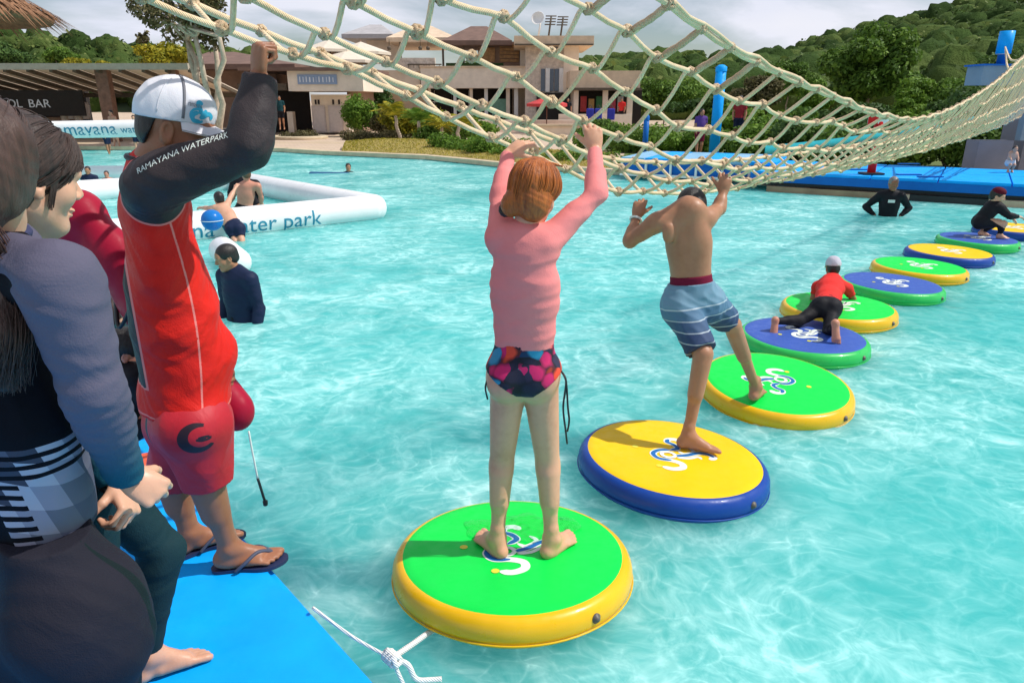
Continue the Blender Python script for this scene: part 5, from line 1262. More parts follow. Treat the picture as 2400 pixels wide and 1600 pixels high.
for a, sd, d, n, cu in (('L', -1, (.62, .25, .42), (.1, .5, -.9), (.5, .8, .5)), ('R', 1, (-.1, .25, 1), (0, 1, -.2), (.9, 1.0, .6))):
    S = SDF(); hand(S, J['wr' + a], d, n, sd, cu, .92, .1, .7, J['wr' + a] - nrm(J['wr' + a] - J['el' + a]) * .05); hs.append(S.mesh(.0034))
girl = make('person', *join(body, hd, *hs), SK_GIRL, loc=(float((FL + FR)[0] / 2), float((FL + FR)[1] / 2), DZ))
tag(girl, 'girl with ginger hair in a pink long sleeved top, standing on the nearest float', PPL)
M_PINK = mat_cloth('cloth_pink', (.80, .25, .24), .85, .06)
S = SDF(); torso(S, J, gb_ * .95, .95)
for a in 'LR': limb_arm(S, J['sh' + a], J['el' + a], J['wr' + a], gb_ * .86, t1=.93, end=True)
hem = Dl(1200, 791, gY)[2]
V, Fq = S.mesh(.0065, .009, disp=wrinkle(.0022, 26, 4, (.6, .6, 1.6)), cuts=[((0, 0, hem), (0.03, 0, -1))]); make('top', V, Fq, M_PINK, girl)
m = MB(); q = J['neck'] + A_((0.005, -.005, .012)); m.tube([q + A_((.056 * math.cos(t), .05 * math.sin(t), .006 * math.sin(t))) for t in np.linspace(0, 6.2832, 25)[:-1]], .009, 8, closed=True); m.build('collar', M_PINK, girl, smooth=True)
# bikini bottom
t = NT('cloth_floral'); o_ = t.obj(); w_ = t.n('ShaderNodeTexNoise', Scale=9.0, Detail=2); t.l(o_, w_.inputs['Vector']); sc_ = t.n('ShaderNodeVectorMath', _operation='SCALE'); sc_.inputs['Scale'].default_value = .09; t.l(w_.outputs['Color'], sc_.inputs[0]); ad_ = t.n('ShaderNodeVectorMath', _operation='ADD'); t.l(o_, ad_.inputs[0]); t.l(sc_.outputs[0], ad_.inputs[1])
v_ = t.n('ShaderNodeTexVoronoi', Scale=18.0); t.l(ad_.outputs[0], v_.inputs['Vector']); sp_ = t.n('ShaderNodeSeparateColor'); t.l(v_.outputs['Color'], sp_.inputs[0])
fl = t.ramp(sp_.outputs[0], [(0, (.010, .008, .03)), (.30, (.62, .01, .12)), (.5, (.02, .26, .42)), (.66, (.80, .06, .02)), (.8, (.02, .015, .05)), (.9, (.65, .02, .2))], 'CONSTANT')
ctr = t.ramp(v_.outputs['Distance'], [(0, (1, .75, .3)), (.12, (1, 1, 1)), (.5, (1, 1, 1)), (.75, (.12, .1, .2))]); t.bsdf(t.mix(1.0, fl, ctr, 'MULTIPLY'), .7, t.noise(200, 2, o_), .2, .004); M_FLOR = t.m
S = SDF(); torso(S, J, gb_, .93)
for a in 'LR': limb_leg(S, J['hip' + a], J['kn' + a], J['an' + a], .86, kk=.012)
cr_ = (J['hipL'] + J['hipR']) / 2 - UP * .058; rt = nrm(J['hipR'] - J['hipL'])
V, Fq = S.mesh(.006, .006, cuts=[((0, 0, hem + .02), (0, 0, 1)), (cr_ + rt * .035, rt * .58 - UP * .81), (cr_ - rt * .035, -rt * .58 - UP * .81), (cr_ - UP * .005, -UP)]); make('bikini_bottom', V, Fq, M_FLOR, girl)
for k, off in enumerate((0, .018)):
    q = J['hipR'] + rt * .083 + UP * .02 + A_((0, -.03, 0)); m = MB(); m.tube(crom([q, q + A_((.018, -.03, -.03)), q + A_((.01 + off, -.03, -.14)), q + A_((.022 + off * .7, -.03, -.24 + off * 2.5)), q + A_((.03, -.02, -.30 + off * 3))], 5), .004, 6); m.build('tie_string', M_BLACK, girl, smooth=True)
q = J['hipL'] - rt * .08 + A_((0, -.03, .0)); m = MB(); m.tube(crom([q, q + A_((-.012, -.02, -.04)), q + A_((-.004, -.02, -.09))], 5), .0035, 6); m.build('tie_string', M_BLACK, girl, smooth=True)
# hair: gathered to a low knot at the left
S = SDF(); HG.hair(S, .017, (.05, .05), .0); S.ell(HG.p(-.055, -.075, -.055), (.036, .034, .042), .03); S.ell(HG.p(.03, -.07, -.045), (.05, .035, .055), .03)
V, Fq = S.mesh(.005, disp=lambda X, Y_, Z: .0009 * np.sin(150 * (X - HG.c[0]) + 90 * (Z - HG.c[2]) + 9 * np.sin(26 * (Z - HG.c[2])) + 40 * Y_)); rs_ = np.random.RandomState(1)
hr = make('hair', V, Fq, H_GIN, girl, attrs={'lv': np.full(len(V), .5)})
def gen(rs, i):
    a = -1.9 + 3.8 * rs.rand(); top = HG.p(.02 + .02 * rs.randn(), .03 + .03 * rs.rand(), .125); R = .101 + .008 * rs.rand()
    pts = [top]
    for t in (.3, .6, .85): 
        an = t * 2.0; pts.append(HG.p(math.sin(a) * .093 * math.sin(an) * (1.05), -math.cos(a) * R * 1.08 * math.sin(an) - .012, .036 + .098 * math.cos(an)))
    e = pts[-1] * .80 + HG.p(-.045, -.10, -.06) * .20; e = e + HG.u * (-.02 - .02 * rs.rand()); pts.append(e); return pts
strands(HG, 230, 2, .0028, mat=H_GIN, parent=hr, gen=gen)
m = MB(); m.tube([HG.p(-.075 + .022 * math.cos(t), -.055 + .01 * math.sin(t), -.07 + .022 * math.sin(t)) for t in np.linspace(0, 6.28, 13)[:-1]], .009, 6, closed=True); m.build('hair_tie', M_BLACK, hr, smooth=True)
# ================================================================= the shirtless boy
bY = 3.72
bFL = A_(G(1597, 1050, DZ)); bFR = A_(G(1770, 938, DZ)); yL = float(bFL[1]); yR = float(bFR[1])
J = dict(pel=Pl(1622, 692, bY + .06), neck=Pl(1608, 478, bY + .10), shL=Pl(1541, 520, bY + .08), shR=Pl(1655, 512, bY + .10), hipL=Pl(1594, 712, bY + .05), hipR=Pl(1655, 706, bY + .09), fwd=(.36, .93, 0),
         elL=Pl(1476, 566, bY + .12), wrL=Pl(1492, 508, bY + .22), elR=Pl(1684, 490, bY + .24), wrR=Pl(1695, 452, bY + .28), knL=Pl(1648, 830, yL + .06), knR=Pl(1716, 762, bY + .22), anL=bFL + A_((.03, .0, .082)), anR=bFR + A_((0, .02, .085)))
HB = Head(Pl(1621, 494, bY + .27), (.36, .85, -.75), (.05, .45, 1), .96)
bb = .80
S = SDF(); torso(S, J, bb, .96)
pf_ = nrm(A_(J['neck']) - A_(J['pel']))
S.ell(Pl(1624, 488, bY + .06), (.055, .045, .045), .05)
for sg, a in ((-1, 'L'), (1, 'R')): S.ell(A_(J['sh' + a]) * .55 + A_(J['neck']) * .45 - pf_ * .10 + A_((-.03, -.062, 0)), (.032, .018, .05), .04)
for a in 'LR':
    limb_arm(S, J['sh' + a], J['el' + a], J['wr' + a], .86); limb_leg(S, J['hip' + a], J['kn' + a], J['an' + a], .90, back=(-.3, -.9, 0))
    foot(S, J['an' + a], A_(G(1675, 1060, DZ)) - A_(G(1590, 1050, DZ)) if a == 'L' else A_(G(1800, 905, DZ)) - A_(G(1768, 942, DZ)), DZ + .004, -1 if a == 'L' else 1, .95)
bk_ = -nrm(A_(J['fwd'])); S.cap(A_(J['pel']) + pf_ * .12 + bk_ * .118, A_(J['neck']) - pf_ * .10 + bk_ * .108, .012, .010, .03, sub=True)
body = S.mesh(.0075, cuts=[((0, 0, DZ + .003), (0, 0, -1))])
S = SDF(); HB.skin(S, J['neck'] - pf_ * .03, .055); hd = S.mesh(.006)
hs = []
for a, sd, d, n in (('L', -1, (.25, .25, 1), (.3, 1, 0)), ('R', 1, (.1, .1, 1), (.1, 1, 0))):
    S = SDF(); hand(S, J['wr' + a], d, n, sd, (.9, 1.0, .6), .92, .06, .7, J['wr' + a] - nrm(A_(J['wr' + a]) - A_(J['el' + a])) * .05); hs.append(S.mesh(.0042))
boy = make('person', *join(body, hd, *hs), SK_TAN, loc=(float(bFL[0]), float(bFL[1]), DZ)); tag(boy, 'shirtless boy in blue striped shorts holding the net, standing across two floats', PPL)
S = SDF(); HB.hair(S, .013); V, Fq = S.mesh(.006); make('hair', V, Fq, H_BLK, boy, attrs={'lv': np.full(len(V), .4)})
t = NT('cloth_board_stripes'); sv = t.attr('sv'); o_ = t.obj()
cs = t.ramp(sv, [(0, (0.144, 0.274, 0.374)), (.28, (0.115, 0.238, 0.346)), (.30, (0.396, 0.475, 0.533)), (.318, (0.072, 0.166, 0.274)), (.44, (0.065, 0.144, 0.245)), (.45, (0.360, 0.432, 0.490)), (.468, (0.036, 0.086, 0.180)), (.58, (0.032, 0.072, 0.158)), (.59, (0.360, 0.418, 0.475)), (.606, (0.022, 0.050, 0.130)), (.72, (0.020, 0.043, 0.115)), (.73, (0.324, 0.374, 0.432)), (.745, (0.016, 0.032, 0.094)), (.87, (0.014, 0.029, 0.086)), (.88, (0.302, 0.360, 0.418)), (.895, (0.014, 0.029, 0.086))], 'CONSTANT')
t.bsdf(cs, .75, t.noise(12, 4, o_), .35, .012); M_BOARD = t.m
S = SDF(); S.cap(J['hipL'], J['hipR'], .094, None, .05); S.cap(A_(J['pel']) - pf_ * .02, A_(J['pel']) + pf_ * .07, .125, .113, .05, (nrm(J['fwd']), .8))
for a, e in (('L', .90), ('R', .74)):
    h_, k_ = A_(J['hip' + a]), A_(J['kn' + a]); S.cap(h_, h_ + (k_ - h_) * e, .086, .074, .03, end=(0, 1)); S.ell(h_ - A_(nrm(J['fwd'])) * .035 - pf_ * .03, (.079, .079, .085), .04)
wt = A_(J['pel']) + pf_ * .075
V, Fq = S.mesh(.0065, .010, disp=wrinkle(.003, 20, 8), cuts=[(wt, pf_)])
sv_ = np.minimum(1, ((wt - V) @ pf_) / .385 * .98)
make('board_shorts', V, Fq, M_BOARD, boy, attrs={'sv': np.clip(sv_, 0, 1)})
M_MAROON = mat_cloth('cloth_maroon', (.16, .01, .035)); S = SDF(); S.cap(A_(J['pel']) + pf_ * .05, A_(J['pel']) + pf_ * .115, .113, .108, .03, (nrm(J['fwd']), .80), end=(0, 1)); V, Fq = S.mesh(.006, .004, cuts=[(A_(J['pel']) + pf_ * .115, pf_)]); make('waistband', V, Fq, M_MAROON, boy)
q = wt + A_((.055, -.085, -.06)); m = MB(); m.slab(q, q + A_((.045, .02, .012)), q + A_((.03, .015, -.085)), q + A_((-.01, -.005, -.09)), .004); m.build('pocket_print', M_LOGOW, boy)
m = MB(); wl = A_(J['wrL']); dl = nrm(wl - A_(J['elL'])); ux = np.cross(dl, UP); uy = np.cross(dl, ux); m.tube([wl - dl * .02 + (nrm(ux) * math.cos(t_) + nrm(uy) * math.sin(t_)) * .031 for t_ in np.linspace(0, 6.2832, 17)[:-1]], .007, 6, closed=True); m.build('wristband', M_LOGOW, boy, smooth=True)
# ================================================================= the man in red
mFR = A_(G(520, 1332, .232)); mFL = A_(G(428, 1296, .232)); mY = 2.28
tR = A_(G(676, 1312, .232)) - A_(G(515, 1335, .232)); tL = A_(G(585, 1240, .232)) - A_(G(420, 1300, .232))
J = dict(pel=Pl(448, 985, mY + .03), neck=Pl(352, 385, mY), shR=Pl(352, 436, mY - .13), shL=Pl(372, 442, mY + .17), hipR=Pl(462, 990, mY - .05), hipL=Pl(432, 985, mY + .11), fwd=(.88, .47, 0),
         elR=Pl(585, 345, mY - .12), wrR=Pl(607, 180, mY - .06), elL=Pl(392, 690, mY + .30), wrL=Pl(500, 850, mY + .30), knR=Pl(485, 1120, mY - .01), knL=Pl(408, 1120, mY + .13))
J['anR'] = mFR + A_((.03, .02, .085)); J['anL'] = mFL + A_((.03, .02, .085))
HM = Head(Pl(414, 304, mY + .0), (.95, .22, -.26), (.08, .02, 1), 1.07)
S = SDF(); torso(S, J, .98)
for a in 'LR':
    limb_arm(S, J['sh' + a], J['el' + a], J['wr' + a], 1.02); limb_leg(S, J['hip' + a], J['kn' + a], J['an' + a], 1.0, ca=(.056, .033), back=(-.88, -.4, 0)); foot(S, J['an' + a], tL if a == 'L' else tR, .236, -1 if a == 'L' else 1, 1.02)
body = S.mesh(.0065, cuts=[((0, 0, .235), (0, 0, -1))])
S = SDF(); HM.skin(S, J['neck'] - A_((0, 0, .03)), .062); hd = S.mesh(.004)
hs = []
for a, sd, d, n, cu in (('R', 1, (.10, .05, 1), (.75, .65, .1), (1.35, 1.35, .8)), ('L', -1, (.6, -.2, -.5), (-.2, -.9, 0), (.8, .8, .5))):
    S = SDF(); hand(S, J['wr' + a], d, n, sd, cu, 1.0, .04, .9, J['wr' + a] - nrm(J['wr' + a] - J['el' + a]) * .05); hs.append(S.mesh(.0036))
man = make('person', *join(body, hd, *hs), SK_BRN, loc=(float((mFR + mFL)[0] / 2), float((mFR + mFL)[1] / 2), .22)); tag(man, 'man in a white cap and red shirt with black sleeves reaching up to the net', PPL)
# rash shirt: black sleeves and back, red body, pale red piping
t = NT('cloth_rash_red'); o_ = t.obj(); sl_ = t.attr('sl'); se_ = t.attr('se'); n_ = t.noise(5, 5, o_)
red = t.ramp(n_, [(.3, (.58, .010, .007)), (.7, (.72, .017, .009))]); blk = t.ramp(n_, [(.3, (.030, .022, .024)), (.7, (.050, .038, .040))])
f_ = t.math('LESS_THAN', sl_, 0.0); c_ = t.mix(f_, red, blk)
pp = t.math('MAXIMUM', t.math('LESS_THAN', t.math('ABSOLUTE', sl_), .0032), t.math('MULTIPLY', t.math('LESS_THAN', se_, .0032), t.math('GREATER_THAN', sl_, 0.0)))
c_ = t.mix(pp, c_, (.72, .20, .18)); t.bsdf(c_, .58, t.math('ADD', t.noise(7, 4, o_, .5, 1.5), t.math('MULTIPLY', t.noise(250, 2, o_), .2)), .45, .02, **{'Specular IOR Level': .22}); M_RASH = t.m
S = SDF(); torso(S, J, 1.0, belly=.01)
up_ = nrm(J['neck'] - J['pel']); fw_ = nrm(A_(J['fwd'])); pel = A_(J['pel'])
S.cap(pel + up_ * .05 - fw_ * .015, pel - up_ * .02 + A_((-.01, 0, -.05)), .140, .146, .06, (fw_, .86)); S.cap(pel + up_ * .12, pel + up_ * .42, .134, .134, .06, (fw_, .92))
limb_arm(S, J['shR'], J['elR'], J['wrR'], 1.06, up=(.061, .050), fo=(.048, .038), t1=.97, end=True); limb_arm(S, J['shL'], J['elL'], J['wrL'], 1.0, up=(.06, .05), fo=(.048, .036), t1=.95, end=True)
hz = Pl(440, 948, mY)
wA = wrinkle(.0055, 13, 21, (1, 1, .55)); wB = wrinkle(.0022, 34, 22)
V, Fq = S.mesh(.0062, .010, disp=lambda X, Y_, Z: wA(X, Y_, Z) + wB(X, Y_, Z), cuts=[(hz, (-.05, .05, -1))])
shR, elR, wrR_, shL = A_(J['shR']), A_(J['elR']), A_(J['wrR']), A_(J['shL'])
dR = np.minimum(attr_seg(V, shR, elR), attr_seg(V, elR, wrR_) + .0); ax = nrm(elR - shR); tt = (V - shR) @ ax
sl = attr_seg(V, shR + ax * .01, elR) - .122
sl = np.minimum(sl, attr_seg(V, elR, wrR_) - .11); sl = np.minimum(sl, np.minimum(attr_seg(V, shL, A_(J['elL'])), attr_seg(V, A_(J['elL']), A_(J['wrL']))) - .095)
bk = ((V - (pel + up_ * .2)) @ fw_) + .105 + .10 * ((V - pel) @ up_ < 0); side = np.cross(fw_, UP); lat = (V - pel) @ side
sl = np.minimum(sl, np.maximum(bk + .012, (pel[2] + .18) - V[:, 2]))
se = np.minimum(np.abs((V - pel) @ fw_ - .02 - .035 * np.sin(4 * (V[:, 2] - pel[2]))) + 1.0 * (lat < .04), np.abs((V - hz) @ nrm(A_((-.05, .05, -1))) + .014))
shirt = make('rash_shirt', V, Fq, M_RASH, man, attrs={'sl': sl, 'se': se})
q = J['neck'] + A_((.004, 0, .015)); m = MB(); m.tube([q + A_((.066 * math.cos(a), .064 * math.sin(a), -.012 * math.cos(a))) for a in np.linspace(0, 6.2832, 29)[:-1]], .009, 8, closed=True); m.build('collar', M_BLACK, shirt, smooth=True)
# white lettering running along the raised sleeve
V2, Fs = text2d('RAMAYANA WATERPARK', .022); u0, u1 = V2[:, 0].min(), V2[:, 0].max(); dv_ = elR - shR; ln = np.linalg.norm(dv_); dv_ = dv_ / ln; vw = nrm(A_((0, 0, CAMZ)) - (shR + elR) / 2); upn = nrm(np.cross(vw, dv_)); upn = upn if upn[2] > 0 else -upn; nv_ = np.cross(dv_, upn); nv_ = nv_ if nv_ @ vw > 0 else -nv_
from mathutils.bvhtree import BVHTree
bv = BVHTree.FromPolygons([tuple(v) for v in V], [tuple(int(i) for i in f) for f in Fq]); Vt = []
for (x, y) in V2:
    s_ = .02 + (x - u0) / (u1 - u0) * (ln * .86); p = shR + dv_ * s_ + upn * (.040 + y + .012 * math.sin(s_ * 9)) + nv_ * .3
    h = bv.ray_cast(Vector(p), Vector(-nv_)); Vt.append(A_(h[0]) + nv_ * .002 if h[0] is not None else p - nv_ * .26)
make('sleeve_lettering', Vt, Fs, M_LOGOW, shirt, smooth=False)
# shorts with a black print
t = NT('cloth_shorts_red'); kv = t.attr('kv'); o_ = t.obj(); t.bsdf(t.mix(t.math('LESS_THAN', kv, 0.0), t.ramp(t.noise(6, 4, o_), [(.3, (.42, .005, .018)), (.7, (.54, .010, .022))]), (.02, .004, .012)), .6, t.noise(10, 4, o_, .5, 1), .4, .015); M_SHR = t.m
S = SDF(); S.cap(J['hipL'], J['hipR'], .115, None, .06)
for a in 'LR':
    h_, k_ = A_(J['hip' + a]), A_(J['kn' + a]); S.cap(h_, h_ + (k_ - h_) * .98, .108, .090, .025, end=(0, 1)); S.ell(h_ - fw_ * .03, (.105, .105, .10), .04)
S.cap(pel - UP * .02, pel + UP * .12, .135, .125, .05, (fw_, .85)); V, Fq = S.mesh(.006, .006, disp=wrinkle(.004, 17, 31, (1, 1, .5)), cuts=[(pel + UP * .12, UP)])
c_ = Pl(478, 1008, mY - .1); dx_ = (V - c_) @ nrm(A_((1, .1, 0))); dz_ = V[:, 2] - c_[2]; rr_ = np.hypot(dx_, dz_); an_ = np.arctan2(dz_, dx_); near = (V - pel) @ side > -.02
k1 = np.maximum(np.abs(rr_ - .046) - .010 * (1.0 + .8 * np.cos(an_ - 3.4)), -(np.abs(an_ - .2) - .9) * .05); k1 = np.minimum(k1, np.maximum(np.hypot((dx_ - .016) / 2.2, dz_ + .004) - .011, -(np.abs(dz_ + .004) - .002)))
k2 = np.hypot((V[:, 0] - Pl(385, 0, 1).repeat(1)[0] * 0 - float(J['hipL'][0]) + .055), (V[:, 2] - Pl(385, 1000, mY)[2]) / 2) - .035
make('shorts', V, Fq, M_SHR, man, attrs={'kv': np.where(near, k1, k2)})
S = SDF(); HM.hair(S, .003, (.05, .05), -.005); V, Fq = S.mesh(.005, cuts=[(HM.p(0, -.05, 0), HM.f * .9 - HM.u * .3)]); make('hair', V, Fq, H_BLK, man, attrs={'lv': np.full(len(V), .3)})
# cap
def mat_cap():
    t = NT('cap_white'); o_ = t.obj(); return t.bsdf(t.ramp(t.noise(5, 4, o_), [(.3, (.66, .65, .70)), (.7, (.76, .75, .78))]), .8, t.math('ADD', t.noise(11, 4, o_, .5, 1), t.math('MULTIPLY', t.noise(300, 2, o_), .2)), .3, .012)
M_CAP = mat_cap(); M_CAPG = simple('cap_grey', (.17, .17, .19), .8); M_AQUA = simple('print_aqua', (.03, .38, .58), .6)
def cap_on(H, parent, mcap, deco=True, res=.0045, k=1.0):
    S = SDF(); S.ell(H.p(0, -.012, .040), A_((.090, .109, .104)) * H.k * k, .01, H.M()); S.ell(H.p(0, .012, .075), A_((.062, .075, .06)) * H.k * k, .04, H.M())
    lo = H.p(0, 0, .028); nn_ = -(H.u * .98 + H.f * -.10)
    V, Fq = S.mesh(res, disp=wrinkle(.0016, 30, 3), cuts=[(lo, nn_)]); o = make('cap', V, Fq, mcap, parent)
    m = MB(); Vb = []; Fb = []; nR, nA = 7, 19
    for i in range(nR):
        for j in range(nA):
            a = -1.25 + 2.5 * j / (nA - 1); t_ = i / (nR - 1); r0 = (.084 * math.sin(a), .100 * math.cos(a)); ext = .098 * max(0, math.cos(a * 1.18)) * t_
            x = r0[0] * (1 + .10 * t_); y = r0[1] - .01 + ext; z = .036 - .10 * ext - .5 * abs(x) * abs(x) * 3.2 * t_ - .012 * t_
            Vb.append(H.p(x, y, z))
    for i in range(nR - 1):
        for j in range(nA - 1): Fb.append([i * nA + j, i * nA + j + 1, (i + 1) * nA + j + 1, (i + 1) * nA + j])
    n0 = len(Vb); Vb = Vb + [v - H.u * .004 for v in Vb]; Fb = Fb + [[n0 + f[3], n0 + f[2], n0 + f[1], n0 + f[0]] for f in Fb]
    last = (nR - 1) * nA; Fb += [[last + j, n0 + last + j, n0 + last + j + 1, last + j + 1] for j in range(nA - 1)]
    make('visor', Vb, Fb, mcap, o)
    m = MB(); m.lathe([(.007, 0), (.007, .003), (.004, .006), (0, .007)], H.p(0, -.008, .143 * k), 10, axis=H.u); m.build('button', mcap, o, smooth=True)
    if deco:
        bv = BVHTree.FromPolygons([tuple(v) for v in V], [tuple(int(i) for i in f) for f in Fq])
        def wrap(pts2, up0, az0, w=.5):
            out = []
            for (x, y) in pts2:
                d = H.r * math.sin(az0 - x / .1) * 1 + H.f * math.cos(az0 - x / .1); p = H.p(0, 0, .045 + up0 + y) + d * .3; h = bv.ray_cast(Vector(p), Vector(-d)); out.append(A_(h[0]) + d * .0016 if h[0] is not None else None)
            return out
        def deco_part(name, V2, Fs, up0, az0, mat):
            out = wrap(V2, up0, az0); Fs = [f for f in Fs if all(out[i] is not None for i in f)]; out = [v if v is not None else H.c for v in out]; make(name, out, Fs, mat, o, smooth=False)
        V2, Fs = text2d('ramayana', .019); deco_part('cap_lettering', V2 * [.62, 1] - [.02, 0], Fs, .034, .95, M_CAPG)
        mb = MB(); mc = MB()
        for pth in SW[:4]: ribbon([(p[0] * .16, p[1] * .16) for p in pth], .006, 0, None, mb)
        ribbon([(.022 * math.cos(a) - .005, .018 * math.sin(a)) for a in np.linspace(0, 5.6, 12)], .0035, 0, None, mb)
        deco_part('cap_emblem', np.array([(v[0], v[1]) for v in mb.V]), mb.F, .012, .78, M_AQUA)
        for az in (1.9, -1.9, .0, 3.14, 1.15):                  # panel seams
            pts = []
            for e in np.linspace(.12, 1.5, 12):
                d = (H.r * math.sin(az) + H.f * math.cos(az)) * math.cos(e) + H.u * math.sin(e); p = H.p(0, -.01, .03) + d * .3; h = bv.ray_cast(Vector(p), Vector(-d))
                if h[0] is not None: pts.append(h[0] + Vector(d) * .0002)
            if len(pts) > 2: mm = MB(); mm.tube(pts, .0022 if az != 1.15 else .0045, 5); mm.build('seam', M_CAPG if az == 1.15 else mcap, o, smooth=True)
    return o
cap_on(HM, man, M_CAP)
# flip-flops
for a, gz_, td, sd in (('R', .222, tR, 1), ('L', .222, tL, -1)):
    an = A_(J['an' + a]); d = A_(td); d[2] = 0; d = nrm(d); r_ = np.cross(d, UP); med = -r_ * sd; g = lambda f, m_, z: A_((an[0], an[1], gz_)) + d * f + med * m_ + UP * z
    ol = [(-.075, 0), (-.06, .03), (-.02, .034), (.05, .030), (.10, .044), (.16, .048), (.20, .032), (.212, .005), (.195, -.03), (.15, -.056), (.10, -.056), (.04, -.040), (-.02, -.036), (-.06, -.030)]
    ol = [(p.x, p.y) for p in crom([(x, y, 0) for x, y in ol] + [(-.075, 0, 0)], 3)[:-1]]; n = len(ol); V = [g(x, y, 0.0) for x, y in ol] + [g(x, y, .013) for x, y in ol]; Fs = [[i, (i + 1) % n, n + (i + 1) % n, n + i] for i in range(n)] + [list(range(n, 2 * n)), list(range(n))[::-1]]
    sb_ = make('flip_flop', V, Fs, simple('sole_navy_' + a, (.012, .02, .07), .6), man, smooth=False)
    m = MB()
    for ya, h_ in ((.040, .03), (-.050, .02)): m.tube(crom([g(.02, ya, .012), g(.06, ya * .95, .045), g(.105, ya * .45 + .01, .062), g(.150, .018, .036), g(.155, .019, .014)], 5), .0075, 6)
    m.build('strap', simple('strap_grey_' + a, (.05, .06, .10), .6), sb_, smooth=True)
# rescue tube across his far side
M_RTUBE = gloss('rescue_red', (.34, .006, .03), .5)
ta = Pl(152, 520, mY + .36); tb = Pl(222, 545, mY + .34); tpts = [Pl(188, 505, mY + .37), Pl(262, 600, mY + .35), Pl(345, 720, mY + .33), Pl(440, 835, mY + .30), Pl(548, 958, mY + .26)]
S = SDF()
for i in range(4): S.cap(tpts[i], tpts[i + 1], (.088, .100, .105, .102, .09)[i], (.100, .105, .102, .090)[i], .03, (A_((.5, .86, 0)), .75))
S.cap(tpts[0], tpts[0] + A_((-.02, 0, -.05)), .09, .08, .03)
V, Fq = S.mesh(.008); tube_o = make('rescue_tube', V, Fq, M_RTUBE); tag(tube_o, 'dark red foam rescue tube held diagonally at the far side of the man in red', 'rescue tube')
cd = [Pl(583, 1010, mY + .26), Pl(592, 1060, mY + .26), Pl(604, 1120, mY + .27), Pl(622, 1178, mY + .28)]
m = MB(); m.tube(crom(cd[:3], 5), .004, 6); m.build('cord', M_LOGOW, tube_o, smooth=True); m = MB(); m.tube(crom(cd[2:], 5), .006, 6); m.lathe([(0, -.012), (.010, -.01), (.011, .01), (0, .014)], cd[3], 8); m.build('cord_toggle', M_BLACK, tube_o, smooth=True)
q = tpts[2] + A_((-.02, -.02, 0)); m = MB(); m.tube(crom([tpts[1] + A_((0, -.07, .03)), tpts[1] + A_((.0, -.02, -.10)), tpts[2] + A_((-.09, -.06, -.06)), tpts[2] + A_((-.02, -.08, .02))], 6), .008, 6); m.build('shoulder_strap', M_BLACK, tube_o, smooth=True)
# ================================================================= the woman in front at the left
wY = 1.30
J = dict(pel=Dl(122, 1345, wY + .05), neck=Dl(-14, 560, wY + .04), shR=Dl(138, 640, wY - .10), shL=Dl(-80, 632, wY + .27), hipR=Dl(196, 1390, wY - .05), hipL=Dl(35, 1365, wY + .12), fwd=(.80, .60, 0),
         elR=Dl(212, 890, wY - .09), wrR=Dl(288, 1092, wY + .06), elL=Dl(150, 880, wY + .32), wrL=Dl(270, 1115, wY + .22), knR=Dl(262, 1760, wY - .02), anR=A_((-.83, wY - .02, .30)), knL=Dl(110, 1760, wY + .16), anL=A_((-1.02, wY + .20, .305)))
J['anR'] = A_((J['knR'][0] + .03, wY + .02, .305))
HN = Head(Dl(-52, 374, wY + .0), (-.05, .98, -.18), (.06, .05, 1), .98)
S = SDF(); torso(S, J, .90, female=True)
for a in 'LR': limb_arm(S, J['sh' + a], J['el' + a], J['wr' + a], .90)
limb_leg(S, J['hipR'], J['knR'], J['anR'], .95, th=(.098, .058), back=(-.8, -.6, 0)); limb_leg(S, J['hipL'], J['knL'], J['anL'], .95, th=(.092, .056), back=(-.8, -.6, 0))
foot(S, J['anL'], (.85, .5, 0), .226, -1, .92); foot(S, J['anR'], (.85, .5, 0), .226, 1, .92)
body = S.mesh(.0065, cuts=[((0, 0, .224), (0, 0, -1))])
S = SDF(); HN.skin(S, J['neck'] - A_((0, 0, .03)), .050, True); hd = S.mesh(.0034)
hs = []
for a, sd, d, n, cu in (('R', 1, (.70, .15, -.62), (-.45, .65, -.5), (1.25, 1.3, .8)), ('L', -1, (.55, -.55, -.45), (-.2, -.5, -.6), (1.1, 1.1, .7))):
    S = SDF(); hand(S, J['wr' + a], d, n, sd, cu, .95, .06, 2.0, J['wr' + a] - nrm(J['wr' + a] - J['el' + a]) * .06); hs.append(S.mesh(.003))
woman = make('person', *join(body, hd, *hs), SK_PALE, loc=(float(J['pel'][0]), float(J['pel'][1]), .22)); tag(woman, 'woman with long brown hair in a slate sleeved black top, cut by the left edge', PPL); HN.eyes(woman)
M_SLATE = NT('cloth_slate'); t = M_SLATE; o_ = t.obj(); gv = t.attr('gv'); t.bsdf(t.mix(t.ramp(gv, [(.62, (0, 0, 0)), (.92, (1, 1, 1))]), (.105, .098, .145), (.010, .085, .13)), .8, t.math('ADD', t.noise(10, 4, o_, .5, 1.5), t.math('MULTIPLY', t.noise(300, 2, o_), .2)), .4, .012, **{'Specular IOR Level': .12}); M_SLATE = t.m
M_BLKC = mat_cloth('cloth_black', (.010, .010, .016), .6, .2)
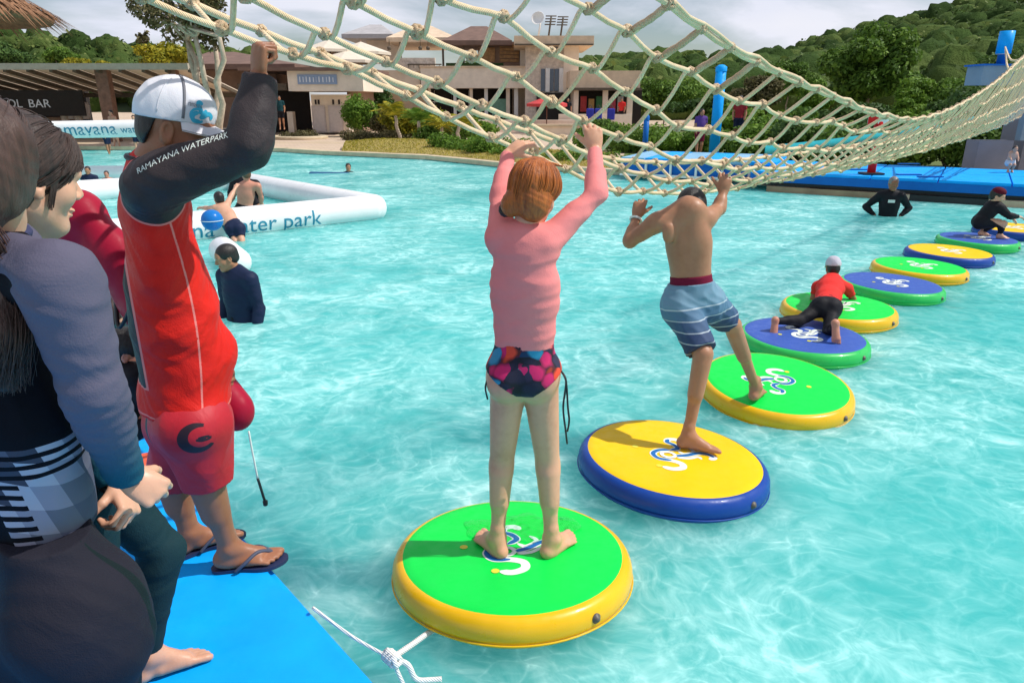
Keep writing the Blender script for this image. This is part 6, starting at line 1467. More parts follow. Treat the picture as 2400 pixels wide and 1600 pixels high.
for a in 'RL':
    S = SDF(); S.cap(J['sh' + a], A_(J['neck']) + A_((.01, -.035 if a == 'R' else .035, -.012)), .055, .046, .05); limb_arm(S, J['sh' + a], J['el' + a], J['wr' + a], .95, up=(.057, .048), fo=(.049, .036), t1=.95, end=True)
    V, Fq = S.mesh(.0045, .006, disp=wrinkle(.0015, 42, 41, (.7, .7, 1.4)))
    sh, el, wr0 = A_(J['sh' + a]), A_(J['el' + a]), A_(J['wr' + a]); gvv = np.clip(.5 * ((V - sh) @ nrm(el - sh)) / np.linalg.norm(el - sh), 0, .5) + np.clip(.5 * ((V - el) @ nrm(wr0 - el)) / np.linalg.norm(wr0 - el), 0, .5)
    make('sleeve', V, Fq, M_SLATE, woman, attrs={'gv': gvv})
t = NT('cloth_check'); o_ = t.obj(); fxa = t.attr('fx'); lza = t.attr('lz'); bka = t.attr('bkv'); m_ = t.math
# chequered side panel in greys; towards the black back it breaks up into thin stripes
ci_ = m_('FLOOR', m_('DIVIDE', m_('ADD', fxa, m_('MULTIPLY', lza, .25)), .046)); ri_ = m_('FLOOR', m_('DIVIDE', m_('ADD', lza, m_('MULTIPLY', fxa, .3)), .058)); ck_ = m_('FRACT', m_('DIVIDE', m_('ADD', m_('MULTIPLY', ci_, 7.0), m_('MULTIPLY', ri_, 3.0)), 5.0))
cs_ = t.ramp(m_('ADD', ck_, .05), [(0, (.05, .055, .085)), (.2, (.12, .13, .18)), (.4, (.36, .36, .45)), (.6, (.09, .10, .15)), (.8, (.24, .24, .32))], 'CONSTANT')
blk = (.005, .005, .009); st_ = m_('MULTIPLY', m_('GREATER_THAN', m_('SINE', m_('MULTIPLY', lza, 260.0)), .1), m_('LESS_THAN', bka, .05)); c_ = t.mix(m_('GREATER_THAN', bka, 0.0), blk, cs_); c_ = t.mix(st_, c_, blk); t.bsdf(c_, .8, t.noise(12, 4, o_), .4, .012, **{'Specular IOR Level': .1}); M_CHECK = t.m
S = SDF(); torso(S, J, .94, 1.08, female=True); pel = A_(J['pel']); up_ = nrm(A_(J['neck']) - pel); fw_ = nrm(A_(J['fwd']))
V, Fq = S.mesh(.0045, .006, disp=wrinkle(.0016, 30, 42), cuts=[(Dl(200, 1222, wY), (.25, 0, -1))])
fx = (V - pel) @ fw_; lz = (V - pel) @ up_; bkv = np.maximum(fx + .055 - .25 * np.clip(.30 - lz, -.3, .3) * .6, -1); bkv = np.minimum(bkv, (.44 - lz) * .6)
make('rash_top', V, Fq, M_CHECK, woman, attrs={'bkv': bkv, 'fx': fx, 'lz': lz})
q = A_(J['neck']) + A_((.0, 0, .028)); m = MB(); m.tube([q + A_((.056 * math.cos(a), .056 * math.sin(a), -.012 * math.cos(a))) for a in np.linspace(0, 6.2832, 29)[:-1]], .011, 8, closed=True); m.build('collar', mat_cloth('cloth_collar', (.05, .055, .12)), woman, smooth=True)
t = NT('cloth_charcoal'); sp_ = t.attr('sp'); o_ = t.obj(); t.bsdf(t.mix(t.math('LESS_THAN', sp_, 0.0), t.ramp(t.noise(5, 4, o_), [(.3, (.014, .014, .022)), (.7, (.021, .020, .031))]), (.006, .014, .016)), .8, t.math('ADD', t.noise(7, 4, o_, .5, 1.5), t.math('MULTIPLY', t.noise(280, 2, o_), .2)), .45, .015, **{'Specular IOR Level': .15}); M_LEG = t.m; M_STR = mat_cloth('cloth_stripe', (.012, .03, .035), .5, .1)
S = SDF(); S.cap(J['hipL'], J['hipR'], .105, None, .06, (fw_, .95)); S.cap(pel + up_ * .02, pel + up_ * .22, .120, .108, .05, (fw_, .76))
for h_ in ('hipL', 'hipR'): S.ell(A_(J[h_]) - fw_ * .045 - UP * .03, (.105, .105, .115), .06)
S.ell(A_(J['pel']) - fw_ * .03 - UP * .16, (.165, .14, .26), .08); S.cap(A_(J['hipR']) + UP * .15 - A_((.05, 0, 0)), A_(J['hipR']) - UP * .10 + A_((.015, 0, 0)), .070, .100, .08)
limb_leg(S, J['hipR'], J['knR'], J['anR'], .97, th=(.100, .060), back=(-.8, -.6, 0)); limb_leg(S, J['hipL'], J['knL'], J['anL'], .97, th=(.094, .058), ca=(.054, .034), back=(-.8, -.6, 0))
V, Fq = S.mesh(.0055, .006, disp=wrinkle(.0018, 22, 43), cuts=[(pel + up_ * .21, up_), ((0, 0, .30), (0, 0, -1))]); hR, kR = A_(J['hipR']), A_(J['knR']); axl = nrm(kR - hR); rel = V - hR; rel = rel - (rel @ axl)[:, None] * axl; sdv = np.cross(fw_, UP); ang = np.arctan2(rel @ fw_, rel @ sdv); make('leggings', V, Fq, M_LEG, woman, attrs={'sp': np.abs(ang - 1.12) - .12 + (np.linalg.norm(rel, axis=1) > .2)})
dl = nrm(A_(J['wrR']) - A_(J['elR'])); ux = nrm(np.cross(dl, UP)); uy = np.cross(dl, ux); wq = A_(J['wrL']) - nrm(A_(J['wrL']) - A_(J['elL'])) * .02
m = MB(); m.tube([wq + A_((.0, 0, .0)) + (ux * math.cos(a) + uy * math.sin(a)) * .033 for a in np.linspace(0, 6.2832, 17)[:-1]], .010, 6, closed=True); bd = m.build('wristband', M_BLACK, woman, smooth=True); m = MB(); m.box(wq + A_((.04, -.01, .0)), (.012, .03, .035), bev=.003); m.build('wrist_tag', simple('tag_pale_blue', (.45, .7, .8), .4), bd)
# hair swept back from the face
def back_hair(H, n, seed, mat, parent, r=.0011):
    def gen(rs, i):
        a = -1.6 + 3.2 * rs.rand(); e = .70 - .20 * abs(a) + .22 * rs.rand() ** 2; h_ = A_((math.sin(a) * math.cos(e), math.cos(a) * math.cos(e), math.sin(e)))
        n_ = nrm(A_((.30 * math.sin(a) + .14 * rs.randn(), -.72, -.70 - .22 * rs.rand()))); R = A_((.087, .108, .098)) * (1.015 + .05 * rs.rand()); pts = []; om = math.acos(max(-1, min(1, float(h_ @ n_)))); w0 = .05 * rs.randn()
        for t_ in (0, .16, .34, .52, .70, .86, 1.0):
            v = (math.sin((1 - t_) * om) * h_ + math.sin(t_ * om) * n_) / math.sin(om); v = nrm(v + A_((.16 * math.sin(a) + w0, 0, .10)) * math.sin(t_ * 3.14)); kk = .955 if t_ == 0 else 1.0; pts.append(H.p(v[0] * R[0] * kk, v[1] * R[1] * kk - .016, v[2] * R[2] * kk + .036))
        return pts
    return strands(H, n, seed, r, mat=mat, parent=parent, gen=gen)
def hair_base(H, parent, mat, tuck=.0, cover=False):
    S = SDF(); H.hair(S, .014, (.06, .05), tuck); S.ell(H.p(.02, -.065, -.035), (.052, .045, .06), .04); S.ell(H.p(-.01, -.09, .0), (.07, .05, .08), .03)
    if cover: [S.ell(H.p(sg * .070, -.022, -.012), (.026, .062, .075), .04, H.M()) for sg in (-1, 1)]; S.cap(H.p(0, -.06, -.04), H.p(.01, -.075, -.14), .066, .045, .04)
    V, Fq = S.mesh(.0036, disp=lambda X, Y_, Z: .0006 * np.sin(230 * (X - H.c[0]) + 120 * (Y_ - H.c[1]) + 60 * (Z - H.c[2]) + 6 * np.sin(30 * (Z - H.c[2])))); return make('hair', V, Fq, mat, parent, attrs={'lv': np.full(len(V), .4)})
H_BRN2 = mat_hair('hair_brown_long', (.018, .009, .007), (.12, .060, .044))
hr = hair_base(HN, woman, H_BRN2, .03, True); back_hair(HN, 900, 15, H_BRN2, hr)
tl = [HN.p(.01, -.085, -.03), HN.p(.04, -.085, -.13), Dl(18, 640, wY - .08), Dl(16, 760, wY - .13), Dl(12, 890, wY - .13)]
def gen(rs, i):
    o = A_((rs.randn() * .013, rs.randn() * .010, 0)); w1 = A_((rs.randn() * .008, 0, 0)); k_ = .72 + .38 * rs.rand(); return [tl[0] + o * .9 + HN.r * .014 * rs.randn(), tl[1] + o * 1.1 + HN.r * .010 * rs.randn(), tl[2] + o + w1, tl[3] + o * 1.2 - w1, tl[3] + (tl[4] - tl[3]) * k_ + o * 1.2 + w1]
S = SDF(); [S.cap(tl[q], tl[q + 1], (.034, .030, .026, .020)[q], (.030, .026, .020, .009)[q], .02) for q in range(4)]; V, Fq = S.mesh(.004, disp=wrinkle(.0018, 60, 61, (1.5, 1.5, .15))); make('ponytail', V, Fq, H_BRN2, hr, attrs={'lv': np.full(len(V), .3)})
strands(HN, 620, 7, .0011, mat=mat_hair('hair_tail_brown', (.016, .008, .006), (.11, .050, .034)), parent=hr, gen=gen)
# ================================================================= the second woman, seen in profile behind her
Kn = Pl(380, 1290, 1.80); An = A_(G(372, 1592, .232)) + A_((-.03, .02, .085))
J = dict(pel=A_((-1.15, 1.66, 1.05)), neck=A_((-1.075, 1.56, 1.585)), shR=A_((-1.02, 1.44, 1.50)), shL=A_((-1.16, 1.70, 1.52)), hipR=A_((-1.10, 1.58, 1.01)), hipL=A_((-1.20, 1.73, 1.01)), fwd=(.82, .57, 0), elR=A_((-1.11, 1.46, 1.24)), wrR=A_((-1.04, 1.55, 1.06)), elL=A_((-1.26, 1.78, 1.25)), wrL=A_((-1.27, 1.84, 1.02)), knL=Kn, anL=An, knR=A_((-1.12, 1.56, .68)), anR=A_((-1.17, 1.55, .305)))
HW = Head(Dl(54, 405, 1.47), (.52, .82, -.22), (.12, .08, 1), .97)
S = SDF(); torso(S, J, .86, female=True)
for a in 'LR': limb_arm(S, J['sh' + a], J['el' + a], J['wr' + a], .86); limb_leg(S, J['hip' + a], J['kn' + a], J['an' + a], .92, back=(-.8, -.6, 0))
foot(S, J['anL'], A_(G(470, 1545, .232)) - A_(G(360, 1590, .232)), .226, -1, .92); foot(S, J['anR'], (.85, .5, 0), .226, 1, .92)
body = S.mesh(.0065, cuts=[((0, 0, .224), (0, 0, -1))])
S = SDF(); HW.skin(S, J['neck'] - A_((0, 0, .03)), .050, True); hd = S.mesh(.0028); hs = []
for a, sd, n in (('R', 1, (-.6, .8, 0)), ('L', -1, (.6, -.8, 0))):
    d = nrm(J['wr' + a] - J['el' + a]); S = SDF(); hand(S, J['wr' + a], d, n, sd, (.4, .5, .3), .92, .06, .6, J['wr' + a] - d * .05); hs.append(S.mesh(.004))
woman2 = make('person', *join(body, hd, *hs), SK_PALE, loc=(float(J['anL'][0]), float(J['anL'][1]), .22)); tag(woman2, 'woman with a dark fringe, her face in profile left of the man in red', PPL); HW.eyes(woman2)
M_DTEAL = mat_cloth('cloth_deep_teal', (.010, .032, .040), .75, .15)
S = SDF(); torso(S, J, .88, female=True)
for a in 'LR': limb_arm(S, J['sh' + a], J['el' + a], J['wr' + a], .90, t1=.93, end=True)
V, Fq = S.mesh(.006, .007, disp=wrinkle(.0016, 30, 52), cuts=[(A_(J['pel']), (0, 0, -1))]); make('rash_top', V, Fq, M_DTEAL, woman2)
S = SDF(); torso(S, J, .87, female=True)
for a in 'LR': limb_leg(S, J['hip' + a], J['kn' + a], J['an' + a], .94, ca=(.054, .034), back=(-.8, -.6, 0))
V, Fq = S.mesh(.006, .006, disp=wrinkle(.0018, 22, 53), cuts=[(A_(J['pel']) + UP * .07, UP), ((0, 0, .33), (0, 0, -1))]); make('leggings', V, Fq, M_DTEAL, woman2)
hr = hair_base(HW, woman2, H_BRN); back_hair(HW, 1000, 5, H_BRN, hr)
def gen(rs, i):
    u = rs.rand(); a0, a1 = -.35 + .9 * u, .30 + .95 * u; e0, e1 = .80, .02 - .26 * u + .30 * rs.rand() ** 2; kf = 1.02 + .05 * rs.rand(); pts = []
    for t_ in (0, .2, .45, .7, 1.0):
        a = a0 + (a1 - a0) * t_ ** .8; e = e0 + (e1 - e0) * t_; k_ = (.96 if t_ == 0 else kf + .02 * t_); pts.append(HW.p(math.sin(a) * math.cos(e) * .086 * k_, math.cos(a) * math.cos(e) * .113 * k_ - .012, math.sin(e) * .098 * k_ + .036))
    return pts
strands(HW, 420, 6, .0011, mat=H_BRN, parent=hr, gen=gen)
def gen(rs, i):
    u = rs.rand(); return [HW.p(.055 + .02 * u, .050 - .02 * u, .085), HW.p(.074 + .006 * u, .040 - .012 * u, .04), HW.p(.078, .030 - .012 * u, -.005), HW.p(.073 + .004 * rs.rand(), .026 - .012 * u, -.03 - .03 * rs.rand())]
strands(HW, 120, 8, .0010, mat=H_BRN, parent=hr, gen=gen)
# ================================================================= smaller figures
def figure(label, J, skin, k=1.0, res=.014, hair=H_BLK, head=(0, 1, 0), shirt=None, shirt_sleeve=True, shorts=None, legs=True, long_pants=None, feet=None, hands=True, group=None, headk=.95, cap=None, hc=None, loc=None, legskin=True, hup=UP, shirt_t=.93, hres=None, no_arms=''):
    for a in 'LR':
        J.setdefault('hip' + a, A_(J['pel']) + A_((-.09 if a == 'L' else .09, 0, -.03)) * k)
    f = A_(J['fwd']); up = nrm(A_(J['neck']) - A_(J['pel'])); S = SDF(); torso(S, J, k)
    hc = hc if hc is not None else A_(J['neck']) + up * .15 * k + nrm(A_(head)) * .03; H = Head(hc, head, hup, headk * k)
    for a in 'LR': limb_arm(S, J['sh' + a], J['el' + a], J['wr' + a], k)
    if legs:
        for a in 'LR':
            limb_leg(S, J['hip' + a], J['kn' + a], J['an' + a], k, back=-nrm(f))
            if feet: foot(S, J['an' + a], feet[0 if a == 'L' else 1][0], feet[0 if a == 'L' else 1][1], -1 if a == 'L' else 1, .9 * k)
    parts = [S.mesh(res)]
    S = SDF(); H.skin(S, A_(J['neck']) - up * .03, .055 * .95); parts.append(S.mesh(hres or max(.006, res * .6)))
    if hands:
        for a, sd in (('L', -1), ('R', 1)):
            d = nrm(A_(J['wr' + a]) - A_(J['el' + a])); S = SDF(); hand(S, J['wr' + a], d, A_((0, .3, -1)) + f * .3, sd, (.35, .4, .3), .95 * k, .12, .4, A_(J['wr' + a]) - d * .04); parts.append(S.mesh(.006))
    p = make('person', *join(*parts), skin, loc=tuple(map(float, loc if loc is not None else J['pel']))); tag(p, label, PPL, group)
    if res < .014: H.eyes(p)
    if cap is not None: cap_on(H, p, cap, deco=False, res=.008)
    S = SDF(); H.hair(S, .011 if cap is None else .004); V, Fq = S.mesh(max(.007, res * .6)); make('hair', V, Fq, hair, p, attrs={'lv': np.full(len(V), .4)})
    if shirt is not None:
        S = SDF(); torso(S, J, k)
        if shirt_sleeve:
            for a in 'LR':
                if shirt_t < .5: sh, el = A_(J['sh' + a]), A_(J['el' + a]); S.cap(sh, sh + (el - sh) * .6, .056 * k, .050 * k, .02, end=(0, 1))
                else: limb_arm(S, J['sh' + a], J['el' + a], J['wr' + a], k * 1.04, t1=shirt_t, end=True)
        V, Fq = S.mesh(res * .85, .009, disp=wrinkle(.002, 22, 5), cuts=[(A_(J['pel']) - up * .02 * k, -up)]); make('shirt', V, Fq, shirt, p)
    if long_pants is not None or shorts is not None:
        S = SDF(); torso(S, J, k)
        for a in 'LR':
            h_, k_ = A_(J['hip' + a]), A_(J['kn' + a]); S.ell(h_ - nrm(f) * .035 * k, A_((.086, .086, .09)) * k, .04)
            if long_pants is not None: limb_leg(S, h_, k_, A_(J['an' + a]), k * 1.02, back=-nrm(f))
            else: S.cap(h_, h_ + (k_ - h_) * .75, .092 * k, .076 * k, .03, end=(0, 1))
        cuts = [(A_(J['pel']) + up * .11 * k, up)]; V, Fq = S.mesh(res * .85, .007, disp=wrinkle(.002, 22, 6), cuts=cuts); make('leggings' if long_pants is not None else 'shorts', V, Fq, long_pants or shorts, p)
    return p, H
M_NAVY = mat_cloth('cloth_navy', (.014, .022, .055), .55, .15); M_BLKW = mat_cloth('cloth_wet_black', (.014, .014, .018), .6, .2); M_REDT = mat_cloth('cloth_red_tee', (.70, .035, .03), .7, .08); M_TEALC = mat_cloth('cloth_dark_teal', (.01, .05, .06), .6, .1)
M_WCAP = mat_cloth('cap_pale_stripe', (.55, .52, .60), .8, .2, fold=30)
def standing(px, py_water, depth, k, fwd, arms, pyshift=0):
    """joints of someone standing in the water; px,py_water is where the body meets the surface"""
    c = A_(G(px, py_water, 0)); f = nrm(A_(fwd)); r = np.cross(f, UP); hb = -depth
    z = lambda h: A_((c[0], c[1], hb + h * k)); J = dict(pel=z(.95), neck=z(1.46), fwd=f); sw = .165 * k
    J['shL'] = z(1.40) - r * sw; J['shR'] = z(1.40) + r * sw; J['hipL'] = z(.90) - r * .085 * k; J['hipR'] = z(.90) + r * .085 * k
    for a, s in (('L', -1), ('R', 1)):
        J['kn' + a] = z(.50) + r * s * .09 * k + f * .03; J['an' + a] = z(.08) + r * s * .10 * k
        (e, w_) = arms[a]; J['el' + a] = z(1.40) + r * s * (sw + e[0] * k) + f * e[1] * k + UP * e[2] * k; J['wr' + a] = J['el' + a] + r * s * w_[0] * k + f * w_[1] * k + UP * w_[2] * k
    return J
down = {a: ((.05, -.02, -.28), (-.01, .08, -.24)) for a in 'LR'}
hips_ = {a: ((.19, -.12, -.22), (-.15, .10, -.14)) for a in 'LR'}
# boy in navy, waist deep beside the platform
J = standing(568, 748, 1.0, 1.0, (-.45, -.9, 0), down); c0 = J['pel']; dz = A_(P(545, 566, float(c0[1])))[2] - (J['neck'][2] + .27)
for kk in list(J):
    if kk != 'fwd': J[kk] = J[kk] + A_((0, 0, dz))
p, H = figure('boy in a navy long sleeved shirt standing waist deep near the platform', J, SK_TAN, 1.0, .0095, head=(-.80, -.55, -.25), shirt=M_NAVY, shorts=M_BLKW, hc=A_(J['neck']) + A_((-.06, -.03, .13)), hres=.005)
# woman in black, hands on hips, in front of the deck
J = standing(2080, 506, 1.0, 1.0, (-.25, -.97, 0), hips_); dz = P(2086, 414, float(J['pel'][1])).z - (J['neck'][2] + .265)
for kk in list(J):
    if kk != 'fwd': J[kk] = J[kk] + A_((0, 0, dz))
p, H = figure('person in a black swim top standing in the water with hands on hips', J, SK_BRN, 1.0, .015, head=(-.2, -.97, -.1), shirt=M_BLKW, shorts=M_BLKW, hair=mat_hair('hair_grey_scarf', (.12, .11, .11), (.3, .28, .27)))
q = A_(J['neck']) - A_((0, 0, .17)); m = MB(); fq = nrm(A_(J['fwd'])); rq = np.cross(fq, UP); b = q + fq * .125
m.slab(b - rq * .05, b + rq * .06, b + rq * .06 + UP * .05, b - rq * .05 + UP * .05, .004); m.build('chest_print', M_LOGOW, p)
# crawling child on two floats
k = .66; y4 = float(A_(G(1890, 800, DZ))[1]); y5 = float(A_(G(1966, 700, DZ))[1])
J = dict(pel=Pl(1937, 713, y4 + .50), neck=Pl(1952, 652, y5 + .02), shL=Pl(1916, 672, y5 - .02), shR=Pl(1986, 676, y5 - .04), fwd=(.15, .35, -.9), elL=Pl(1906, 700, y5 - .04), elR=Pl(1999, 700, y5 - .03), wrL=Pl(1916, 716, y5 + .12), wrR=Pl(2001, 722, y5 + .10),
         hipL=Pl(1922, 722, y4 + .48), hipR=Pl(1950, 724, y4 + .46), knL=Pl(1872, 752, y4 + .36), knR=Pl(1942, 775, y4 + .22), anL=Pl(1822, 752, y4 + .26), anR=Pl(1957, 768, y4 + .0))
p, H = figure('child in a red t-shirt and pale cap crawling across two floats', J, SK_BRN, k, .009, head=(.15, .9, -.25), shirt=M_REDT, shirt_t=.4, long_pants=M_BLKW, headk=1.18, cap=M_WCAP, hc=Pl(1952, 628, y5 + .06), loc=Pl(1937, 745, y4 + .4))
for a, (hx, hy, tx_, ty_) in (('L', (1817, 750, 1812, 792)), ('R', (1958, 757, 1960, 803))):
    S = SDF(); yh = y4 + (.24 if a == 'L' else -.02); h_ = Pl(hx, hy, yh); t_ = Pl(tx_, ty_, yh - .04); d_ = nrm(t_ - h_); nn = nrm(np.cross(d_, A_((1, 0, 0)))); L__ = np.linalg.norm(t_ - h_)
    S.cap(h_, h_ + d_ * L__ * .75, .027, .032, .02, (nn, .8)); S.ell(h_, (.027, .027, .027), .02)
    for q_ in range(5): b_ = h_ + d_ * L__ * .74 + A_((1, 0, 0)) * (q_ - 2) * .0145; S.cap(b_, b_ + d_ * L__ * (.30 - .025 * (q_ if a == 'L' else 4 - q_)), .0095, .008, .004)
    V, Fq = S.mesh(.006); make('foot', V, Fq, SK_RED, p)
# crouching child in black on the ninth float
yc = float(A_(G(2290, 556, DZ))[1]); k = .74
J = dict(pel=Pl(2298, 516, yc + .05), neck=Pl(2335, 478, yc - .02), shL=Pl(2318, 482, yc + .10), shR=Pl(2345, 488, yc - .10), fwd=(.85, -.3, -.45), elL=Pl(2352, 498, yc + .12), elR=Pl(2366, 506, yc - .14), wrL=Pl(2372, 512, yc + .16), wrR=Pl(2386, 508, yc - .12), hipL=Pl(2299, 518, yc + .10), hipR=Pl(2302, 522, yc - .04), knL=Pl(2340, 520, yc + .14), knR=Pl(2352, 524, yc - .12), anL=Pl(2300, 545, yc + .12), anR=Pl(2343, 550, yc - .12))
p, H = figure('child in black crouching on a float at the right edge', J, SK_PALE, k, .011, head=(.75, -.6, -.2), shirt=M_BLKW, long_pants=M_BLKW, headk=1.15, hc=Pl(2338, 460, yc - .03), feet=[((.8, -.5, 0), DZ + .01), ((.8, -.5, 0), DZ + .01)])
H_CAPD = mat_cloth('cap_dark_red', (.10, .008, .02)); S = SDF(); S.ell(H.p(0, -.005, .07), A_((.088, .105, .075)) * H.k, .01, H.M()); V, Fq = S.mesh(.008, cuts=[(H.p(0, 0, .05), -H.u)]); make('swim_cap', V, Fq, H_CAPD, p)
# two boys at the inflatable
c = A_(G(562, 470, 0.0)); yb = 12.9
J = dict(pel=Pl(572, 492, yb), neck=Pl(580, 428, yb), shL=Pl(556, 440, yb), shR=Pl(604, 436, yb), fwd=(.05, 1, 0), elL=Pl(546, 462, yb + .1), elR=Pl(612, 462, yb + .1), wrL=Pl(538, 478, yb + .2), wrR=Pl(612, 482, yb + .2), knL=Pl(562, 520, yb + .3), knR=Pl(590, 520, yb + .3), anL=Pl(562, 530, yb + .1), anR=Pl(590, 530, yb + .1))
p, H = figure('bare backed boy sitting in the water behind the inflatable tube', J, SK_RED, 1.0, .014, head=(-.5, .8, 0), hair=mat_hair('hair_sun_brown', (.05, .03, .015), (.2, .13, .07)), legs=True, shorts=M_BLKW, hands=False, hc=Pl(577, 408, yb))
yb = 10.3
J = dict(pel=Pl(550, 532, yb), neck=Pl(516, 484, yb + .25), shL=Pl(505, 488, yb + .2), shR=Pl(532, 480, yb + .3), fwd=(-.35, .8, -.4), elL=Pl(488, 488, yb + .35), elR=Pl(540, 462, yb + .45), wrL=Pl(470, 487, yb + .5), wrR=Pl(552, 440, yb + .6), hipL=Pl(543, 538, yb), hipR=Pl(560, 536, yb), knL=Pl(550, 562, yb - .1), knR=Pl(566, 560, yb - .1), anL=Pl(556, 590, yb - .2), anR=Pl(570, 590, yb - .2))
p, H = figure('bare boy in dark shorts leaning over the near inflatable tube by the ball', J, SK_PALE, .78, .012, head=(-.6, .75, 0), shorts=M_NAVY, hands=True, headk=1.1, hc=Pl(513, 466, yb + .3))
yb = 13.4
J = dict(pel=Pl(596, 480, yb), neck=Pl(562, 420, yb), shL=Pl(548, 428, yb), shR=Pl(600, 430, yb), fwd=(.2, 1, 0), elL=Pl(540, 450, yb), elR=Pl(610, 455, yb), wrL=Pl(538, 470, yb + .1), wrR=Pl(614, 475, yb + .1), knL=Pl(570, 510, yb + .3), knR=Pl(600, 510, yb + .3), anL=Pl(570, 530, yb + .1), anR=Pl(600, 530, yb + .1))
p, H = figure('child in black half hidden behind the bare backed boy at the inflatable', J, SK_TAN, .95, .016, head=(-.6, .6, 0), shirt=M_BLKW, hands=False, hc=Pl(553, 404, yb))
# bathers further off
for i, (px, py, hh, sk, hr_, sh, lb) in enumerate(((213, 436, 392, SK_TAN, H_BLK, M_NAVY, 'small dark haired bather inside the inflatable pitch near the woman'), (254, 430, 402, SK_RED, H_BRN, None, 'smaller bather on the right of the two inside the inflatable pitch'))):
    J = standing(px, py, .9, .8 - .1 * i, (.2, -1, 0), down); dz = P(px, hh, float(J['pel'][1])).z - (J['neck'][2] + .24 * (.8 - .1 * i))
    for kk in list(J):
        if kk != 'fwd': J[kk] = J[kk] + A_((0, 0, dz))
    figure(lb, J, sk, .8 - .1 * i, .02, hair=hr_, head=(.3, -1, 0), shirt=sh, hands=False)
J = standing(817, 403, 1.3, .95, (.2, -1, 0), down); dz = P(817, 383, float(J['pel'][1])).z - (J['neck'][2] + .25)
for kk in list(J):
    if kk != 'fwd': J[kk] = J[kk] + A_((0, 0, dz))
figure('lone dark haired swimmer far out with only the head above water', J, SK_TAN, .95, .02, head=(.3, -1, 0), shirt=M_BLKW, hands=False)
c = G(772, 404, .03); S = SDF(); S.cap((c.x - .5, c.y, -.04), (c.x + .5, c.y + .1, -.04), .09, .06, .02); V, Fq = S.mesh(.02); o = make('swim_mat', V, Fq, simple('mat_deep_blue', (.01, .10, .22), .5)); tag(o, 'low dark blue swim mat floating beside the lone swimmer', 'float')
# people on the beach and by the shops
def stander(px, pyf, h, Yk, sk, shirt, shorts, label, fwd=(0, -1, 0), group=None):
    c = A_(P(px, pyf, Yk)); k = h / 1.72; f = nrm(A_(fwd)); r = np.cross(f, UP); z = lambda t: A_((c[0], c[1], c[2] + t * k)); J = dict(pel=z(.95), neck=z(1.45), fwd=f)
    for a, s in (('L', -1), ('R', 1)):
        J['sh' + a] = z(1.40) + r * s * .165 * k; J['hip' + a] = z(.9) + r * s * .085 * k; J['el' + a] = z(1.12) + r * s * .22 * k; J['wr' + a] = z(.88) + r * s * .2 * k + f * .1 * k; J['kn' + a] = z(.5) + r * s * .09 * k; J['an' + a] = z(.08) + r * s * .1 * k + f * (.08 * s) * k
    return figure(label, J, sk, k, .03, head=fwd, shirt=shirt, shirt_t=.4, shorts=shorts, hands=False, group=group, loc=c, hres=.02, feet=[(f, c[2]), (f, c[2])])
stander(258, 368, 1.35, 27.5, SK_TAN, M_MAROON, M_NAVY, 'child in a maroon top on the beach under the goal crossbar', (1, -.2, 0))
stander(328, 366, 1.5, 27.8, SK_PALE, mat_cloth('cloth_white_blue', (.45, .5, .62)), M_NAVY, 'person in a pale top on the beach just behind the man in red', (.3, -1, 0))
stander(276, 352, 1.55, 29.5, SK_RED, None, M_REDT, 'shirtless bather in red shorts on the beach', (-.4, -1, 0))
stander(662, 304, 1.7, 39, SK_TAN, M_TEALC, M_BLKW, 'person in a teal shirt in the shade left of the pavilion sign', (.2, -1, 0))
stander(1330, 296, 1.6, 44.3, SK_TAN, M_BLKW, M_NAVY, 'dark clothed person in front of the stone tower door', (0, -1, 0))
stander(1455, 298, 1.65, 44.0, SK_TAN, M_REDT, M_BLKW, 'person in a red shirt by the shop wing counter', (-.5, -1, 0))
stander(1636, 372, 1.4, 21.5, SK_TAN, mat_cloth('cloth_purple', (.10, .05, .22)), M_MAROON, 'child in a purple top standing left of the blue column', (.2, -1, 0))
stander(1726, 340, 1.6, 25, SK_TAN, mat_cloth('cloth_dull_red', (.30, .03, .04)), M_NAVY, 'person in a dull red shirt right of the blue column', (-.4, -1, 0))
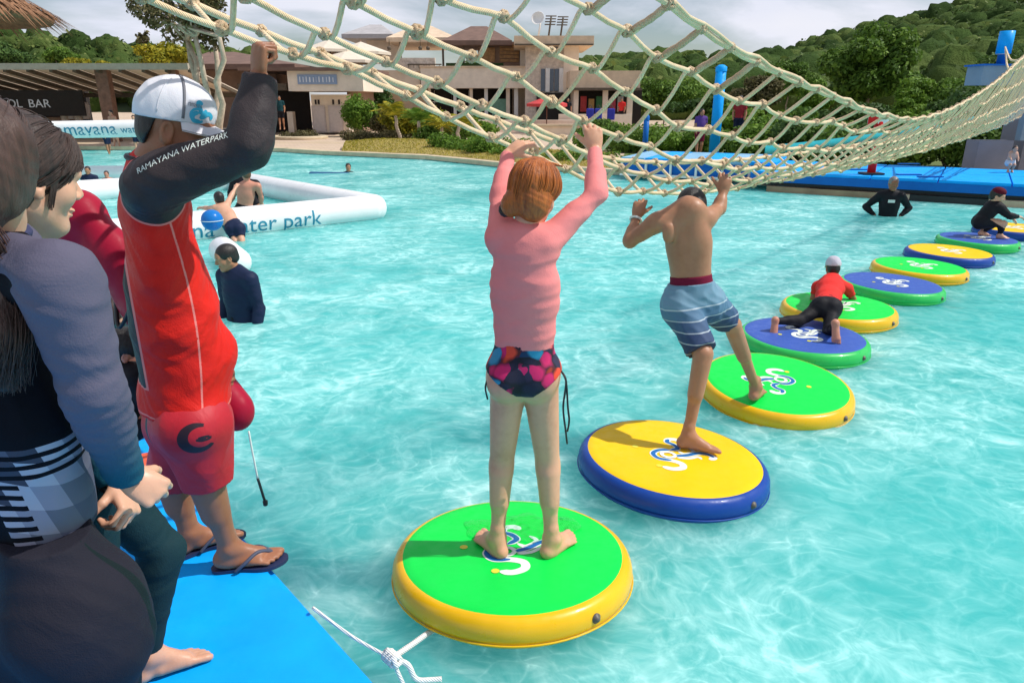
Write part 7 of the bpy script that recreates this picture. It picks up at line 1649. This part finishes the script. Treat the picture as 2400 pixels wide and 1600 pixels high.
# little child on the deck at the right edge
c = A_(G(2366, 404, .436)); k = .44; z = lambda x, y, h: c + A_((x, y, h)) * k
J = dict(pel=z(0, .1, .5), neck=z(-.02, 0, .98), shL=z(.14, .03, .92), shR=z(-.17, 0, .92), fwd=(-.1, -1, 0), elL=z(.2, -.08, .72), elR=z(-.22, -.1, .72), wrL=z(.16, -.22, .55), wrR=z(-.16, -.25, .55), hipL=z(.09, .1, .46), hipR=z(-.09, .1, .46), knL=z(.1, -.1, .36), knR=z(-.1, -.1, .36), anL=z(.1, .0, .06), anR=z(-.1, .0, .06))
figure('small fair child on the blue deck below the rope tower', J, SK_PALE, k, .014, head=(-.2, -1, 0), shorts=mat_cloth('cloth_pale', (.6, .6, .62)), headk=1.35, hair=H_BRN, hands=False, loc=c, feet=[((0, -1, 0), c[2]), ((0, -1, 0), c[2])])
# children sitting on the platform behind the woman
Yk = 2.75
J = dict(pel=Pl(300, 985, Yk), neck=Pl(302, 858, Yk), shL=Pl(280, 880, Yk + .12), shR=Pl(322, 884, Yk - .08), fwd=(.9, .2, 0), elL=Pl(300, 930, Yk + .15), elR=Pl(340, 930, Yk - .1), wrL=Pl(330, 960, Yk + .12), wrR=Pl(356, 968, Yk - .05), hipL=Pl(296, 990, Yk + .08), hipR=Pl(304, 992, Yk - .06), knL=Pl(350, 975, Yk + .08), knR=Pl(352, 990, Yk - .05), anL=Pl(352, 1006, Yk + .1), anR=Pl(338, 1012, Yk - .06))
figure('child in black sitting on the platform between the woman and the man in red', J, SK_RED, .62, .009, head=(.85, .3, -.3), shirt=M_BLKW, shirt_t=.6, shorts=M_BLKW, headk=1.3, hc=Pl(304, 824, Yk), hair=H_BLK)
Yk = 3.3
J = dict(pel=Pl(268, 890, Yk), neck=Pl(280, 770, Yk), shL=Pl(262, 786, Yk + .12), shR=Pl(296, 790, Yk - .1), fwd=(.7, .6, 0), elL=Pl(280, 840, Yk + .15), elR=Pl(305, 840, Yk - .1), wrL=Pl(296, 865, Yk + .1), wrR=Pl(312, 868, Yk - .05), hipL=Pl(262, 895, Yk + .1), hipR=Pl(274, 897, Yk - .06), knL=Pl(305, 885, Yk + .1), knR=Pl(310, 893, Yk - .05), anL=Pl(300, 910, Yk + .1), anR=Pl(300, 915, Yk - .05))
figure('child in a dark teal top sitting farther back on the platform', J, SK_PALE, .68, .011, head=(.7, .6, -.1), shirt=M_TEALC, shorts=M_BLKW, headk=1.15, hc=Pl(283, 742, Yk), hair=H_BRN)
M_ORG = gloss('foam_orange', (.75, .12, .06), .5); a = G(352, 1110, .222); m = MB(); m.box((a.x - .06, a.y - .02, .245), (.26, .3, .045), rz=.5, bev=.015); o = m.build('kickboard', M_ORG); tag(o, 'orange foam board on the platform beside the woman\'s hands', 'kickboard')
bpy.context.view_layer.update()
